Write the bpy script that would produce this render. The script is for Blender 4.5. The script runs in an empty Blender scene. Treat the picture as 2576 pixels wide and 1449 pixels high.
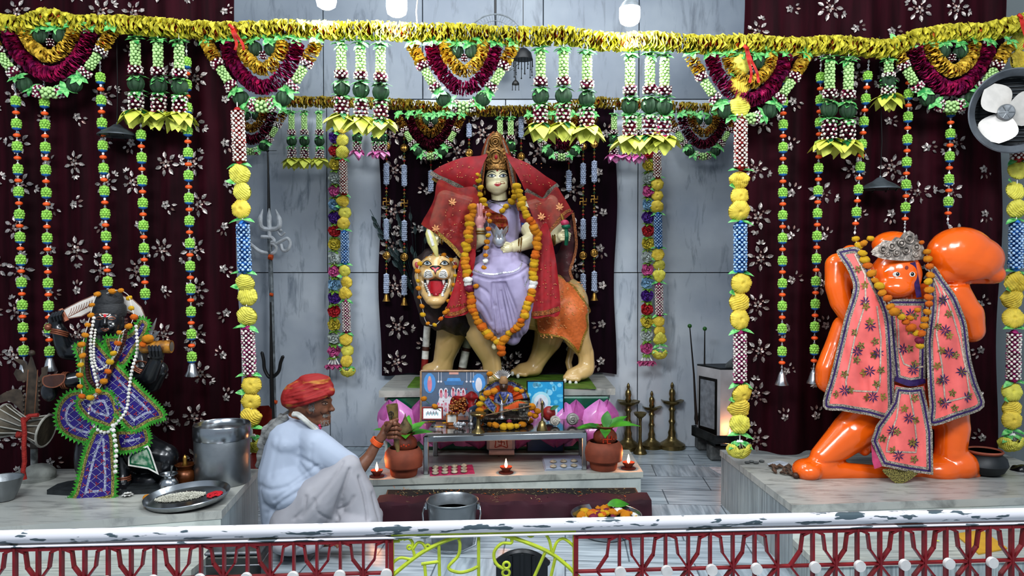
import bpy, math, random
import numpy as np
from math import sin, cos, pi, sqrt, atan2, exp, radians
from mathutils import Vector as V, Matrix, noise
from mathutils.geometry import delaunay_2d_cdt
from mathutils.bvhtree import BVHTree
random.seed(7)
R = random.random
def rr(a, b): return a + (b - a) * random.random()
F = 1935.0; CX = 1288.0; CY = 724.5; TH = 0.02816; CZ = 1.40
CAM = V((0, 0, CZ)); FWD = V((0, cos(TH), -sin(TH))); UPV = V((0, sin(TH), cos(TH)))
def ray(px, py): return FWD + V((1, 0, 0)) * ((px - CX) / F) + UPV * ((CY - py) / F)
def P(px, py, Y):
    d = ray(px, py); return CAM + d * (Y / d.y)
def G(px, py, z=0.0):
    d = ray(px, py); return CAM + d * ((z - CZ) / d.z)
def proj(v):
    w = v - CAM; zc = w.dot(FWD); return CX + F * w.x / zc, CY - F * w.dot(UPV) / zc
def u(Y): return Y / F
COL = bpy.context.scene.collection

# ---------------------------------------------------------------- materials
def lin(c):
    if isinstance(c, str): c = tuple(int(c[i:i + 2], 16) / 255 for i in (0, 2, 4))
    return tuple((x / 12.92 if x <= .04045 else ((x + .055) / 1.055) ** 2.4) for x in c) + (1.0,)
MATS = {}
def mat(name, col, rough=.5, metal=0., var=.18, scale=25., bump=0., bscale=60., sheen=0., coat=0., emit=0., alpha=1., col2=None, stretch=None, spec=.5, sheencol=None, hard=False):
    if name in MATS: return MATS[name]
    m = bpy.data.materials.new(name); m.use_nodes = True; MATS[name] = m
    nt = m.node_tree; N = nt.nodes; L = nt.links; b = N['Principled BSDF']
    c1 = lin(col)
    c2 = lin(col2) if col2 else tuple(max(0, x * (1 - var * 2)) for x in c1[:3]) + (1,)
    tc = N.new('ShaderNodeTexCoord'); src = tc.outputs['Object']
    if stretch:
        mp = N.new('ShaderNodeMapping'); mp.inputs['Scale'].default_value = stretch; L.new(src, mp.inputs['Vector']); src = mp.outputs['Vector']
    nz = N.new('ShaderNodeTexNoise'); nz.inputs['Scale'].default_value = scale; nz.inputs['Detail'].default_value = 3; L.new(src, nz.inputs['Vector'])
    rp = N.new('ShaderNodeValToRGB'); e = rp.color_ramp.elements
    e[0].position, e[1].position = (.47, .53) if hard else (.36, .64)
    e[0].color = c2; e[1].color = c1
    L.new(nz.outputs['Fac'], rp.inputs['Fac']); L.new(rp.outputs['Color'], b.inputs['Base Color'])
    b.inputs['Roughness'].default_value = rough; b.inputs['Metallic'].default_value = metal
    b.inputs['Specular IOR Level'].default_value = spec
    if sheen:
        b.inputs['Sheen Weight'].default_value = sheen; b.inputs['Sheen Roughness'].default_value = .35
        b.inputs['Sheen Tint'].default_value = lin(sheencol) if sheencol else c1
    if coat: b.inputs['Coat Weight'].default_value = coat; b.inputs['Coat Roughness'].default_value = .12
    if emit: L.new(rp.outputs['Color'], b.inputs['Emission Color']); b.inputs['Emission Strength'].default_value = emit
    if alpha < 1: b.inputs['Alpha'].default_value = alpha
    if bump:
        n2 = N.new('ShaderNodeTexNoise'); n2.inputs['Scale'].default_value = bscale; n2.inputs['Detail'].default_value = 4; L.new(src, n2.inputs['Vector'])
        bp = N.new('ShaderNodeBump'); bp.inputs['Strength'].default_value = bump; bp.inputs['Distance'].default_value = .01
        L.new(n2.outputs['Fac'], bp.inputs['Height']); L.new(bp.outputs['Normal'], b.inputs['Normal'])
    return m

# ---------------------------------------------------------------- mesh builder
def _ico():
    t = (1 + sqrt(5)) / 2
    v = [V(p).normalized() for p in [(-1, t, 0), (1, t, 0), (-1, -t, 0), (1, -t, 0), (0, -1, t), (0, 1, t), (0, -1, -t), (0, 1, -t), (t, 0, -1), (t, 0, 1), (-t, 0, -1), (-t, 0, 1)]]
    f = [(0, 11, 5), (0, 5, 1), (0, 1, 7), (0, 7, 10), (0, 10, 11), (1, 5, 9), (5, 11, 4), (11, 10, 2), (10, 7, 6), (7, 1, 8), (3, 9, 4), (3, 4, 2), (3, 2, 6), (3, 6, 8), (3, 8, 9), (4, 9, 5), (2, 4, 11), (6, 2, 10), (8, 6, 7), (9, 8, 1)]
    return v, f
ICO1 = _ico()
def _sub(i):
    v, f = list(i[0]), []; c = {}
    def mid(a, b):
        k = (min(a, b), max(a, b))
        if k not in c: c[k] = len(v); v.append(((v[a] + v[b]) / 2).normalized())
        return c[k]
    for a, b, d in i[1]:
        x, y, z = mid(a, b), mid(b, d), mid(d, a); f += [(a, x, z), (b, y, x), (d, z, y), (x, y, z)]
    return v, f
ICO2 = _sub(ICO1); ICO3 = _sub(ICO2)
def frame(d, ref=None):
    d = d.normalized(); r = ref or (V((0, 0, 1)) if abs(d.z) < .9 else V((1, 0, 0)))
    a = d.cross(r)
    if a.length < 1e-6: a = d.cross(V((0, 1, 0)))
    a.normalize(); return a, a.cross(d).normalized(), d
class MB:
    def __init__(s): s.v = []; s.f = []; s.m = []
    def add(s, vs, fs, m=0):
        n = len(s.v); s.v += [tuple(x) for x in vs]; s.f += [tuple(i + n for i in f) for f in fs]
        s.m += [m] * len(fs); return s
    def join(s, o, M=None, m0=0):
        n = len(s.v); s.v += [tuple(M @ V(x)) for x in o.v] if M else o.v; s.f += [tuple(i + n for i in f) for f in o.f]; s.m += [i + m0 for i in o.m]; return s
    def box(s, c, d, m=0, M=None, bev=.0):
        c = V(c); hx, hy, hz = d[0] / 2, d[1] / 2, d[2] / 2
        b = min(bev, hx * .9, hy * .9, hz * .9)
        if b <= 0:
            vs = [V((x * hx, y * hy, z * hz)) for z in (-1, 1) for y in (-1, 1) for x in (-1, 1)]
            fs = [(0, 2, 3, 1), (4, 5, 7, 6), (0, 1, 5, 4), (2, 6, 7, 3), (0, 4, 6, 2), (1, 3, 7, 5)]
        else:
            vs, ix = [], {}
            for sx in (-1, 1):
                for sy in (-1, 1):
                    for sz in (-1, 1):
                        for k in range(3):
                            ix[(sx, sy, sz, k)] = len(vs)
                            vs.append(V((sx * (hx - (b if k != 0 else 0)), sy * (hy - (b if k != 1 else 0)), sz * (hz - (b if k != 2 else 0)))))
            fs = []
            for k in range(3):
                a, e = [(1, 2), (0, 2), (0, 1)][k]
                for sg in (-1, 1):
                    q = []
                    for (i, j) in ((-1, -1), (1, -1), (1, 1), (-1, 1)):
                        t = [0, 0, 0]; t[k] = sg; t[a] = i; t[e] = j; q.append(ix[(*t, k)])
                    fs.append(tuple(q))
            for k in range(3):
                a, e = [(1, 2), (0, 2), (0, 1)][k]
                for i in (-1, 1):
                    for j in (-1, 1):
                        t0 = [0, 0, 0]; t1 = [0, 0, 0]; t0[k] = -1; t1[k] = 1
                        for t in (t0, t1): t[a] = i; t[e] = j
                        fs.append((ix[(*t0, a)], ix[(*t1, a)], ix[(*t1, e)], ix[(*t0, e)]))
            for sx in (-1, 1):
                for sy in (-1, 1):
                    for sz in (-1, 1): fs.append(tuple(ix[(sx, sy, sz, k)] for k in range(3)))
        return s.add([c + (M @ x if M else x) for x in vs], fs, m)
    def hexa(s, q, m=0):  # 4 bottom corners then 4 top corners
        return s.add(q, [(0, 3, 2, 1), (4, 5, 6, 7), (0, 1, 5, 4), (1, 2, 6, 5), (2, 3, 7, 6), (3, 0, 4, 7)], m)
    def prism(s, poly, z0, z1, m=0):
        n = len(poly)
        return s.add([V((p[0], p[1], z0)) for p in poly] + [V((p[0], p[1], z1)) for p in poly],
                     [tuple(range(n))[::-1], tuple(range(n, 2 * n))] + [(i, (i + 1) % n, n + (i + 1) % n, n + i) for i in range(n)], m)
    def tube(s, pts, r, seg=8, m=0, caps=True, closed=False, flat=1.0):
        pts = [V(p) for p in pts]; n = len(pts)
        rs = r if isinstance(r, (list, tuple)) else [r] * n
        vs = []; a = None
        for i, p in enumerate(pts):
            if closed: d = pts[(i + 1) % n] - pts[i - 1]
            else: d = pts[min(i + 1, n - 1)] - pts[max(i - 1, 0)]
            if d.length < 1e-9: d = V((0, 0, 1))
            if a is None: a, b, d = frame(d)
            else:
                d.normalize(); a = a - d * a.dot(d)
                if a.length < 1e-6: a = frame(d)[0]
                a.normalize(); b = a.cross(d)
            for k in range(seg):
                t = 2 * pi * k / seg; vs.append(p + (a * cos(t) + b * sin(t) * flat) * rs[i])
        fs = []
        for i in range(n if closed else n - 1):
            j = (i + 1) % n
            for k in range(seg):
                l = (k + 1) % seg; fs.append((i * seg + k, i * seg + l, j * seg + l, j * seg + k))
        if caps and not closed: fs += [tuple(range(seg))[::-1], tuple(range((n - 1) * seg, n * seg))]
        return s.add(vs, fs, m)
    def lathe(s, prof, c=(0, 0, 0), seg=24, m=0, M=None, wob=None, mf=None, caps=True):
        c = V(c); vs = []; n = len(prof)
        for i, (r, z) in enumerate(prof):
            for k in range(seg):
                t = 2 * pi * k / seg; q = r * (1 + (wob(t, i) if wob else 0)); p = V((q * cos(t), q * sin(t), z)); vs.append(c + (M @ p if M else p))
        for i in range(n - 1):
            fs = [(i * seg + k, i * seg + (k + 1) % seg, (i + 1) * seg + (k + 1) % seg, (i + 1) * seg + k) for k in range(seg)]
            if i == 0: s.add(vs, fs, mf(i) if mf else m); base = len(s.v) - len(vs)
            else: s.f += [tuple(x + base for x in f) for f in fs]; s.m += [mf(i) if mf else m] * seg
        for i, o in ((0, 1), (n - 1, 0)):
            if caps and prof[i][0] > 1e-4:
                f = tuple(base + i * seg + k for k in range(seg)); s.f.append(f[::-1] if o else f); s.m.append(mf(max(0, i - 1)) if mf else m)
        return s
    def ell(s, c, r, m=0, M=None, lod=2):
        vs, fs = (ICO1, ICO2, ICO3)[lod - 1]; c = V(c)
        if not isinstance(r, (tuple, list, V)): r = (r, r, r)
        out = [V((v.x * r[0], v.y * r[1], v.z * r[2])) for v in vs]
        return s.add([c + (M @ p if M else p) for p in out], fs, m)
    def cap(s, a, ra, b, rb, seg=14, m=0):
        a, b = V(a), V(b); d = b - a; L = d.length
        if L < 1e-6: return s.ell(a, max(ra, rb), m, lod=3)
        e1, e2, d = frame(d); prof = []
        for i in range(6): t = pi / 2 * i / 5; prof.append((ra * sin(t), -ra * cos(t)))
        for i in range(6): t = pi / 2 * i / 5; prof.append((rb * cos(t), L + rb * sin(t)))
        prof[0] = (1e-5, prof[0][1]); prof[-1] = (1e-5, prof[-1][1])
        M = Matrix((e1, e2, d)).transposed(); return s.lathe(prof, a, seg, m, M)
    def leaf(s, p, d, nrm, L, W, curl=.3, m=0, n=4, fold=.15, tip=1.0):
        p = V(p); d = V(d).normalized(); nrm = V(nrm); sd = d.cross(nrm)
        if sd.length < 1e-5: sd = frame(d)[0]
        sd.normalize(); nrm = sd.cross(d).normalized(); vs = []
        for i in range(n + 1):
            t = i / n; w = W * (sin(pi * min(1, (t * .92 + .08)) ** tip)) * .5 if i < n else W * .02
            c = p + d * L * t + nrm * (-curl * L * t * t)
            vs += [c - sd * w + nrm * fold * w, c, c + sd * w + nrm * fold * w]
        fs = []
        for i in range(n):
            a = i * 3; fs += [(a, a + 1, a + 4, a + 3), (a + 1, a + 2, a + 5, a + 4)]
        return s.add(vs, fs, m)
    def grid(s, fn, nu, nv, m=0, mf=None, closeu=False):
        vs = [fn(i / nu, j / nv) for j in range(nv + 1) for i in range(nu + (0 if closeu else 1))]
        w = nu if closeu else nu + 1; n = len(s.v); s.v += [tuple(x) for x in vs]
        for j in range(nv):
            for i in range(nu):
                k = (i + 1) % w if closeu else i + 1
                s.f.append((n + j * w + i, n + j * w + k, n + (j + 1) * w + k, n + (j + 1) * w + i)); s.m.append(mf((i + .5) / nu, (j + .5) / nv) if mf else m)
        return s
    def poly_px(s, outl, dep, bands=(), step=12., m=0, curve=False, inner=True, back=0.):
        """flat outline given in picture units, filled and laid at the depth dep(px, py)"""
        o = [V(p) for p in (smooth_loop(outl) if curve else outl)]
        if sum(a.x * b.y - b.x * a.y for a, b in zip(o, o[1:] + o[:1])) < 0: o = o[::-1]
        pts = densify(o, step); ctr = [(pts, 0)]; dist = 0
        for d, _ in bands: ctr.append((inset(pts, d), d))
        vs, es = [], []
        for q, _ in ctr:
            n0 = len(vs); vs += q; es += [(n0 + i, n0 + (i + 1) % len(q)) for i in range(len(q))]
        x0, x1 = min(p.x for p in pts), max(p.x for p in pts); y0, y1 = min(p.y for p in pts), max(p.y for p in pts)
        lim = (bands[-1][0] if bands else 0) + step * .55
        if inner:
            x = x0 + step / 2
            while x < x1:
                y = y0 + step / 2
                while y < y1:
                    q = V((x + rr(-.1, .1) * step, y + rr(-.1, .1) * step))
                    if inside(q, pts) and pdist(q, pts) > lim: vs.append(q)
                    y += step
                x += step
        r = delaunay_2d_cdt(vs, es, [list(range(len(pts)))], 1, 1e-4)
        v3 = [P(p.x, p.y, dep(p.x, p.y)) for p in r[0]]; n = len(s.v); s.v += [tuple(x) for x in v3]
        for f in r[2]:
            c = sum((r[0][i] for i in f), V((0, 0))) / len(f)
            if not inside(c, pts): continue
            k = m
            if bands:
                d = pdist(c, pts); k = m + len(bands)
                for j, (bd, _) in enumerate(bands):
                    if d < bd: k = m + j; break
            s.f.append(tuple(n + i for i in f)); s.m.append(k)
        return s
    def stroke_px(s, pts, w, dep, m=0, curve=True, step=5., taper=False):
        q = densify(smooth_line([V(p) for p in pts]) if curve else [V(p) for p in pts], step, False); n = len(q); vs = []
        for i, p in enumerate(q):
            d = (q[min(i + 1, n - 1)] - q[max(i - 1, 0)])
            if d.length < 1e-6: d = V((1, 0))
            d.normalize(); k = w / 2 * ((.15 + sin(pi * (i + .4) / n) * .85) if taper else 1)
            for e in (-1, 1):
                x = p + V((-d.y, d.x)) * k * e; vs.append(P(x.x, x.y, dep(x.x, x.y)))
        return s.add(vs, [(2 * i, 2 * i + 1, 2 * i + 3, 2 * i + 2) for i in range(n - 1)], m)
    def mesh(s, name, mats, smooth=True):
        me = bpy.data.meshes.new(name); me.from_pydata(s.v, [], s.f)
        for x in (mats if isinstance(mats, (list, tuple)) else [mats]): me.materials.append(x)
        if any(s.m): me.polygons.foreach_set('material_index', s.m)
        if smooth: me.polygons.foreach_set('use_smooth', [True] * len(s.f))
        me.update(); return me
    def build(s, name, mats, parent=None, smooth=True, sharp=None, loc=None):
        me = s.mesh(name, mats, smooth)
        if smooth and sharp is None: sharp = 40
        if sharp and smooth:
            try: me.set_sharp_from_angle(angle=radians(sharp))
            except Exception: pass
        return link(name, me, parent, loc)
def link(name, me, parent=None, loc=None):
    o = bpy.data.objects.new(name, me); COL.objects.link(o)
    if loc is not None: o.location = loc
    if parent is not None:
        o.parent = parent
        if loc is None: o.matrix_parent_inverse = pinv(parent)
    return o
def pinv(p): return (Matrix.Translation(p.location) @ p.rotation_euler.to_matrix().to_4x4()).inverted()
def densify(p, step, closed=True):
    out = []; n = len(p)
    for i in range(n if closed else n - 1):
        a, b = p[i], p[(i + 1) % n]; k = max(1, int((b - a).length / step + .5)); out += [a.lerp(b, j / k) for j in range(k)]
    if not closed: out.append(p[-1])
    return out
def inset(p, d):
    out = []; n = len(p)
    for i in range(n):
        e1 = (p[i] - p[i - 1]); e2 = (p[(i + 1) % n] - p[i])
        if e1.length < 1e-6 or e2.length < 1e-6: out.append(p[i].copy()); continue
        e1.normalize(); e2.normalize()
        n1 = V((-e1.y, e1.x)); n2 = V((-e2.y, e2.x)); out.append(p[i] + (n1 + n2) * (d / max(.5, 1 + n1.dot(n2))))
    return out
def inside(q, p):
    c = False; j = len(p) - 1; x, y = q.x, q.y
    for i in range(len(p)):
        a, b = p[i], p[j]
        if (a.y > y) != (b.y > y) and x < (b.x - a.x) * (y - a.y) / (b.y - a.y) + a.x: c = not c
        j = i
    return c
def sdist(q, a, b):
    dx, dy = b[0] - a[0], b[1] - a[1]; l = dx * dx + dy * dy
    t = 0 if l == 0 else max(0, min(1, ((q[0] - a[0]) * dx + (q[1] - a[1]) * dy) / l))
    return sqrt((a[0] + t * dx - q[0]) ** 2 + (a[1] + t * dy - q[1]) ** 2)
def pdist(q, p): return min(sdist(q, p[i - 1], p[i]) for i in range(len(p)))
def cr(a, b, c, d, t):
    return (b * 2 + (c - a) * t + (a * 2 - b * 5 + c * 4 - d) * t * t + (b * 3 - a - c * 3 + d) * t ** 3) * .5
def smooth_line(p, k=6):
    p = [V(x) for x in p]
    if len(p) < 3: return p
    q = [p[0] * 2 - p[1]] + p + [p[-1] * 2 - p[-2]]
    return [cr(q[i], q[i + 1], q[i + 2], q[i + 3], j / k) for i in range(len(p) - 1) for j in range(k)] + [p[-1]]
def smooth_loop(p, k=5):
    p = [V(x) for x in p]; n = len(p)
    return [cr(p[i - 1], p[i], p[(i + 1) % n], p[(i + 2) % n], j / k) for i in range(n) for j in range(k)]

# ---------------------------------------------------------------- things
def tag(o, label=None, cat=None, group=None, kind=None):
    if label: o['label'] = label
    if cat: o['category'] = cat
    if group: o['group'] = group
    if kind: o['kind'] = kind
    return o
def thing(name, label, cat, loc=(0, 0, 0), group=None, rz=0.):
    o = bpy.data.objects.new(name, None); COL.objects.link(o); o.location = loc; o.rotation_euler = (0, 0, rz); o.empty_display_size = .05
    return tag(o, label, cat, group)
def dup(root, loc=None, label=None, rz=None, scale=None, group=None):
    r = root.copy(); COL.objects.link(r)
    if loc is not None: r.location = loc
    if rz is not None: r.rotation_euler = (0, 0, rz)
    if scale is not None: r.scale = scale if isinstance(scale, (tuple, list)) else (scale,) * 3
    if label: r['label'] = label
    if group: r['group'] = group
    for ch in list(root.children):
        c = ch.copy(); COL.objects.link(c); c.parent = r
        for g in ch.children:
            d = g.copy(); COL.objects.link(d); d.parent = c
    return r
# ---------------------------------------------------------------- sculpted bodies
def blob(name, prims, vox, mats, parent=None, sm=6, fmat=None, carve=(), wrinkle=None, post=None, extra=None):
    """prims: ('c', (px,py,Y,r), (px,py,Y,r), ...) tapered limbs or ('e', (px,py,Y), (rx,ry,rz)[, rot]) ellipsoids, radii in picture units at that depth"""
    b = MB()
    for p in prims:
        if p[0] == 'c':
            for a, c in zip(p[1:], p[2:]): b.cap(P(*a[:3]), a[3] * u(a[2]), P(*c[:3]), c[3] * u(c[2]))
        else:
            M = None
            if len(p) > 3: M = Matrix.Rotation(radians(p[3][1]), 3, 'Y') @ Matrix.Rotation(radians(p[3][0]), 3, 'X') @ Matrix.Rotation(radians(p[3][2]), 3, 'Z')
            k = u(p[1][2]); b.ell(P(*p[1]), tuple(x * k for x in p[2]), 0, M, 3)
    me = b.mesh('tmp', []); o = bpy.data.objects.new('tmp', me); COL.objects.link(o)
    md = o.modifiers.new('r', 'REMESH'); md.mode = 'VOXEL'; md.voxel_size = vox
    if sm: m2 = o.modifiers.new('s', 'SMOOTH'); m2.factor = .5; m2.iterations = sm
    dg = bpy.context.evaluated_depsgraph_get(); me2 = bpy.data.meshes.new_from_object(o.evaluated_get(dg))
    bpy.data.objects.remove(o); bpy.data.meshes.remove(me); me2.name = name
    n = len(me2.vertices); co = np.empty(n * 3, np.float32); no = np.empty(n * 3, np.float32)
    me2.vertices.foreach_get('co', co); me2.vertex_normals.foreach_get('vector', no); co = co.reshape(-1, 3); no = no.reshape(-1, 3)
    def pj(co):
        w = co - np.array(CAM, np.float32); zc = w @ np.array(FWD, np.float32)
        return CX + F * w[:, 0] / zc, CY - F * (w @ np.array(UPV, np.float32)) / zc
    if carve:
        px, py = pj(co); front = np.clip(-no[:, 1] * 2 + .2, 0, 1); d = np.zeros(n)
        for line, wd, am in carve:
            q = smooth_line(line) if len(line) > 2 else [V(x) for x in line]; best = np.full(n, 1e9)
            for a, c in zip(q, q[1:]):
                dx, dy = c.x - a.x, c.y - a.y; l = max(1e-6, dx * dx + dy * dy)
                t = np.clip(((px - a.x) * dx + (py - a.y) * dy) / l, 0, 1)
                best = np.minimum(best, np.hypot(a.x + t * dx - px, a.y + t * dy - py))
            d += am * np.exp(-(best / wd) ** 2)
        co -= no * (d * front)[:, None]
    if wrinkle:
        am, sc = wrinkle
        d = np.array([noise.noise(V((c[0] * sc[0], c[1] * sc[1], c[2] * sc[2]))) for c in co]) * am
        co += no * d[:, None]
    if post: co = post(co, no, pj)
    me2.vertices.foreach_set('co', co.astype(np.float32).ravel())
    for x in (mats if isinstance(mats, (list, tuple)) else [mats]): me2.materials.append(x)
    me2.polygons.foreach_set('use_smooth', [True] * len(me2.polygons))
    me2.update()
    if fmat:
        ct = np.empty(len(me2.polygons) * 3, np.float32); me2.polygons.foreach_get('center', ct); ct = ct.reshape(-1, 3); px, py = pj(ct)
        me2.polygons.foreach_set('material_index', [fmat(px[i], py[i], ct[i][1]) for i in range(len(ct))])
    if extra:  # islands added after the remesh (fingers, toes)
        e = MB(); e.v = [tuple(v.co) for v in me2.vertices]; e.f = [tuple(p.vertices) for p in me2.polygons]; e.m = [p.material_index for p in me2.polygons]
        extra(e); me3 = e.mesh(name, list(me2.materials)); bpy.data.meshes.remove(me2); me2 = me3
    return link(name, me2, parent)
def bvh(*obs):
    vs, fs = [], []
    for o in obs:
        n = len(vs); vs += [v.co.copy() for v in o.data.vertices]; fs += [tuple(i + n for i in p.vertices) for p in o.data.polygons]
    return BVHTree.FromPolygons(vs, fs)
def onto(t, off=.003, dflt=5.):
    def f(px, py):
        d = ray(px, py).normalized(); h = t.ray_cast(CAM, d)
        return h[0].y - off if h[0] is not None else dflt
    return f
# ---------------------------------------------------------------- camera, light
cam = bpy.data.objects.new('camera', bpy.data.cameras.new('camera')); COL.objects.link(cam)
cam.location = CAM; cam.rotation_euler = (pi / 2 - TH, 0, 0); cam.data.sensor_width = 36; cam.data.lens = 36 * F / 2576
cam.data.clip_start = .05; cam.data.clip_end = 60
SC = bpy.context.scene; SC.camera = cam
SC.view_settings.view_transform = 'Standard'; SC.view_settings.look = 'Medium High Contrast'
SC.view_settings.exposure = 0.22
SC.cycles.max_bounces = 5; SC.cycles.diffuse_bounces = 2; SC.cycles.glossy_bounces = 3; SC.cycles.transmission_bounces = 3; SC.cycles.transparent_max_bounces = 8
SC.cycles.caustics_reflective = False; SC.cycles.caustics_refractive = False; SC.cycles.sample_clamp_indirect = 4
w = bpy.data.worlds.new('hall'); SC.world = w; w.use_nodes = True
w.node_tree.nodes['Background'].inputs[0].default_value = (.62, .72, .85, 1); w.node_tree.nodes['Background'].inputs[1].default_value = .5
def area(loc, size, power, col, target):
    l = bpy.data.lights.new('hall_lamp', 'AREA'); l.shape = 'RECTANGLE'; l.size, l.size_y = size; l.energy = power; l.color = col
    o = bpy.data.objects.new('hall_lamp', l); COL.objects.link(o); o.location = loc
    o.rotation_euler = (V(target) - V(loc)).to_track_quat('-Z', 'Y').to_euler(); return o
area((-1.4, .6, 3.5), (1.6, .8), 100, (.92, .96, 1), (-1.0, 5, .9))
area((1.6, .8, 3.5), (1.6, .8), 86, (.92, .96, 1), (1.1, 5, .9))
area((0, 4.75, 3.75), (2.2, .5), 26, (.9, .95, 1), (0, 5.6, .9))

# ---------------------------------------------------------------- marble shell
def marble(name, base, dark, scale, stretch, streak=.55, rough=.32, bands=False):
    m = bpy.data.materials.new(name); m.use_nodes = True; N = m.node_tree.nodes; L = m.node_tree.links; b = N['Principled BSDF']
    tc = N.new('ShaderNodeTexCoord'); mp = N.new('ShaderNodeMapping'); mp.inputs['Scale'].default_value = stretch; L.new(tc.outputs['Object'], mp.inputs['Vector'])
    n1 = N.new('ShaderNodeTexNoise'); n1.inputs['Scale'].default_value = scale; n1.inputs['Detail'].default_value = 8; n1.inputs['Roughness'].default_value = .62; n1.inputs['Distortion'].default_value = .6
    L.new(mp.outputs['Vector'], n1.inputs['Vector'])
    r1 = N.new('ShaderNodeValToRGB'); e = r1.color_ramp.elements; e[0].position = .24; e[0].color = lin(dark); e[1].position = .24 + streak * .55; e[1].color = lin(base)
    L.new(n1.outputs['Fac'], r1.inputs['Fac'])
    n2 = N.new('ShaderNodeTexNoise'); n2.inputs['Scale'].default_value = scale * .35; n2.inputs['Detail'].default_value = 4; L.new(tc.outputs['Object'], n2.inputs['Vector'])
    r2 = N.new('ShaderNodeValToRGB'); e = r2.color_ramp.elements; e[0].position = .35; e[0].color = (.72, .74, .78, 1); e[1].position = .7; e[1].color = (1.06, 1.05, 1.03, 1)
    L.new(n2.outputs['Fac'], r2.inputs['Fac'])
    mx = N.new('ShaderNodeMix'); mx.data_type = 'RGBA'; mx.blend_type = 'MULTIPLY'; mx.inputs[0].default_value = 1
    L.new(r1.outputs['Color'], mx.inputs[6]); L.new(r2.outputs['Color'], mx.inputs[7]); L.new(mx.outputs[2], b.inputs['Base Color'])
    b.inputs['Roughness'].default_value = rough; MATS[name] = m; return m
M_WALL = marble('wall_marble', 'c2c9d0', '7d8792', 6, (2.6, 1, .55), .36, .34)
M_WALLSHADE = marble('wall_marble_shaded_top', '858d95', '5a616a', 6, (2.2, 1, .5), .38, .4)  # same wall marble darkened: shade above the downward bulbs put into the colour
M_GROOVE = mat('groove', '2c2f33', .9)
M_WHITEM = marble('white_marble', 'cfd4cc', '9aa29c', 3, (1.2, 1, 1), .5, .3)
M_SLAB = marble('slab_marble', 'b4b4ac', '6f706c', 5, (1.2, 5, 1), .5, .3)
M_STRIPE = marble('striped_marble', 'aab2b0', '646b6b', 7, (9, 9, .35), .6, .35)
M_TREAD = marble('tread_marble', 'b6b8ae', '70726c', 7, (.7, 9, 1), .55, .35)
def floor_mat():
    m = bpy.data.materials.new('floor_marble'); m.use_nodes = True; N = m.node_tree.nodes; L = m.node_tree.links; b = N['Principled BSDF']
    tc = N.new('ShaderNodeTexCoord'); rot = N.new('ShaderNodeMapping'); rot.inputs['Rotation'].default_value = (0, 0, radians(4)); L.new(tc.outputs['Object'], rot.inputs['Vector'])
    bk = N.new('ShaderNodeTexBrick'); bk.offset = .5; bk.inputs['Scale'].default_value = 1; bk.inputs['Brick Width'].default_value = .606; bk.inputs['Row Height'].default_value = .303; bk.inputs['Mortar Size'].default_value = 0
    bk.inputs['Color1'].default_value = (0, 0, 0, 1); bk.inputs['Color2'].default_value = (1, 1, 1, 1); L.new(rot.outputs['Vector'], bk.inputs['Vector'])
    ck = N.new('ShaderNodeMath'); ck.operation = 'GREATER_THAN'; ck.inputs[1].default_value = .72; L.new(bk.outputs['Color'], ck.inputs[0])
    outs = []
    for st in ((1.3, 17, 1), (13, 1.2, 1)):
        mp = N.new('ShaderNodeMapping'); mp.inputs['Scale'].default_value = st; L.new(rot.outputs['Vector'], mp.inputs['Vector'])
        n = N.new('ShaderNodeTexNoise'); n.inputs['Scale'].default_value = 2.2; n.inputs['Detail'].default_value = 6; n.inputs['Distortion'].default_value = .5; L.new(mp.outputs['Vector'], n.inputs['Vector']); outs.append(n.outputs['Fac'])
    mx = N.new('ShaderNodeMix'); mx.data_type = 'FLOAT'; L.new(ck.outputs[0], mx.inputs[0]); L.new(outs[0], mx.inputs[2]); L.new(outs[1], mx.inputs[3])
    r = N.new('ShaderNodeValToRGB'); e = r.color_ramp.elements; e[0].position = .3; e[0].color = lin('838d93'); e[1].position = .6; e[1].color = lin('bcc5c9'); L.new(mx.outputs[0], r.inputs['Fac'])
    br = N.new('ShaderNodeTexBrick'); br.offset = .5; br.inputs['Scale'].default_value = 1; br.inputs['Brick Width'].default_value = .606; br.inputs['Row Height'].default_value = .303; br.inputs['Mortar Size'].default_value = .004
    br.inputs['Color1'].default_value = (1, 1, 1, 1); br.inputs['Color2'].default_value = (.8, .83, .86, 1); br.inputs['Mortar'].default_value = (.3, .32, .34, 1); L.new(rot.outputs['Vector'], br.inputs['Vector'])
    m2 = N.new('ShaderNodeMix'); m2.data_type = 'RGBA'; m2.blend_type = 'MULTIPLY'; m2.inputs[0].default_value = 1; L.new(r.outputs['Color'], m2.inputs[6]); L.new(br.outputs['Color'], m2.inputs[7])
    L.new(m2.outputs[2], b.inputs['Base Color']); b.inputs['Roughness'].default_value = .28; return m
WY = 5.93
b = MB(); b.grid(lambda i, j: V((-4.5 + 9 * i, -.6 + 7.2 * j, 0)), 4, 4)
tag(b.build('floor', floor_mat()), kind='structure')
b = MB(); b.box((0, WY + .12, 1.9), (9, .2, 4.0), 1)
def wx(px): return (px - CX) / F * WY
zt, z1, z2 = 3.9, P(1288, 250, WY).z, P(1288, 686, WY).z
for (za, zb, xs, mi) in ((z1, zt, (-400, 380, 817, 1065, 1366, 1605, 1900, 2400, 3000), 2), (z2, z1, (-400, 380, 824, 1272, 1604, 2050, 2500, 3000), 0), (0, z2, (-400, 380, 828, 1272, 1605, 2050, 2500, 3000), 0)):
    for a, c in zip(xs, xs[1:]):
        b.box(((wx(a) + wx(c)) / 2, WY + .01, (za + zb) / 2), (wx(c) - wx(a) - .006, .02, zb - za - .006), mi, bev=.002)
tag(b.build('wall_back', [M_WALL, M_GROOVE, M_WALLSHADE], sharp=30), kind='structure')
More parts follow.
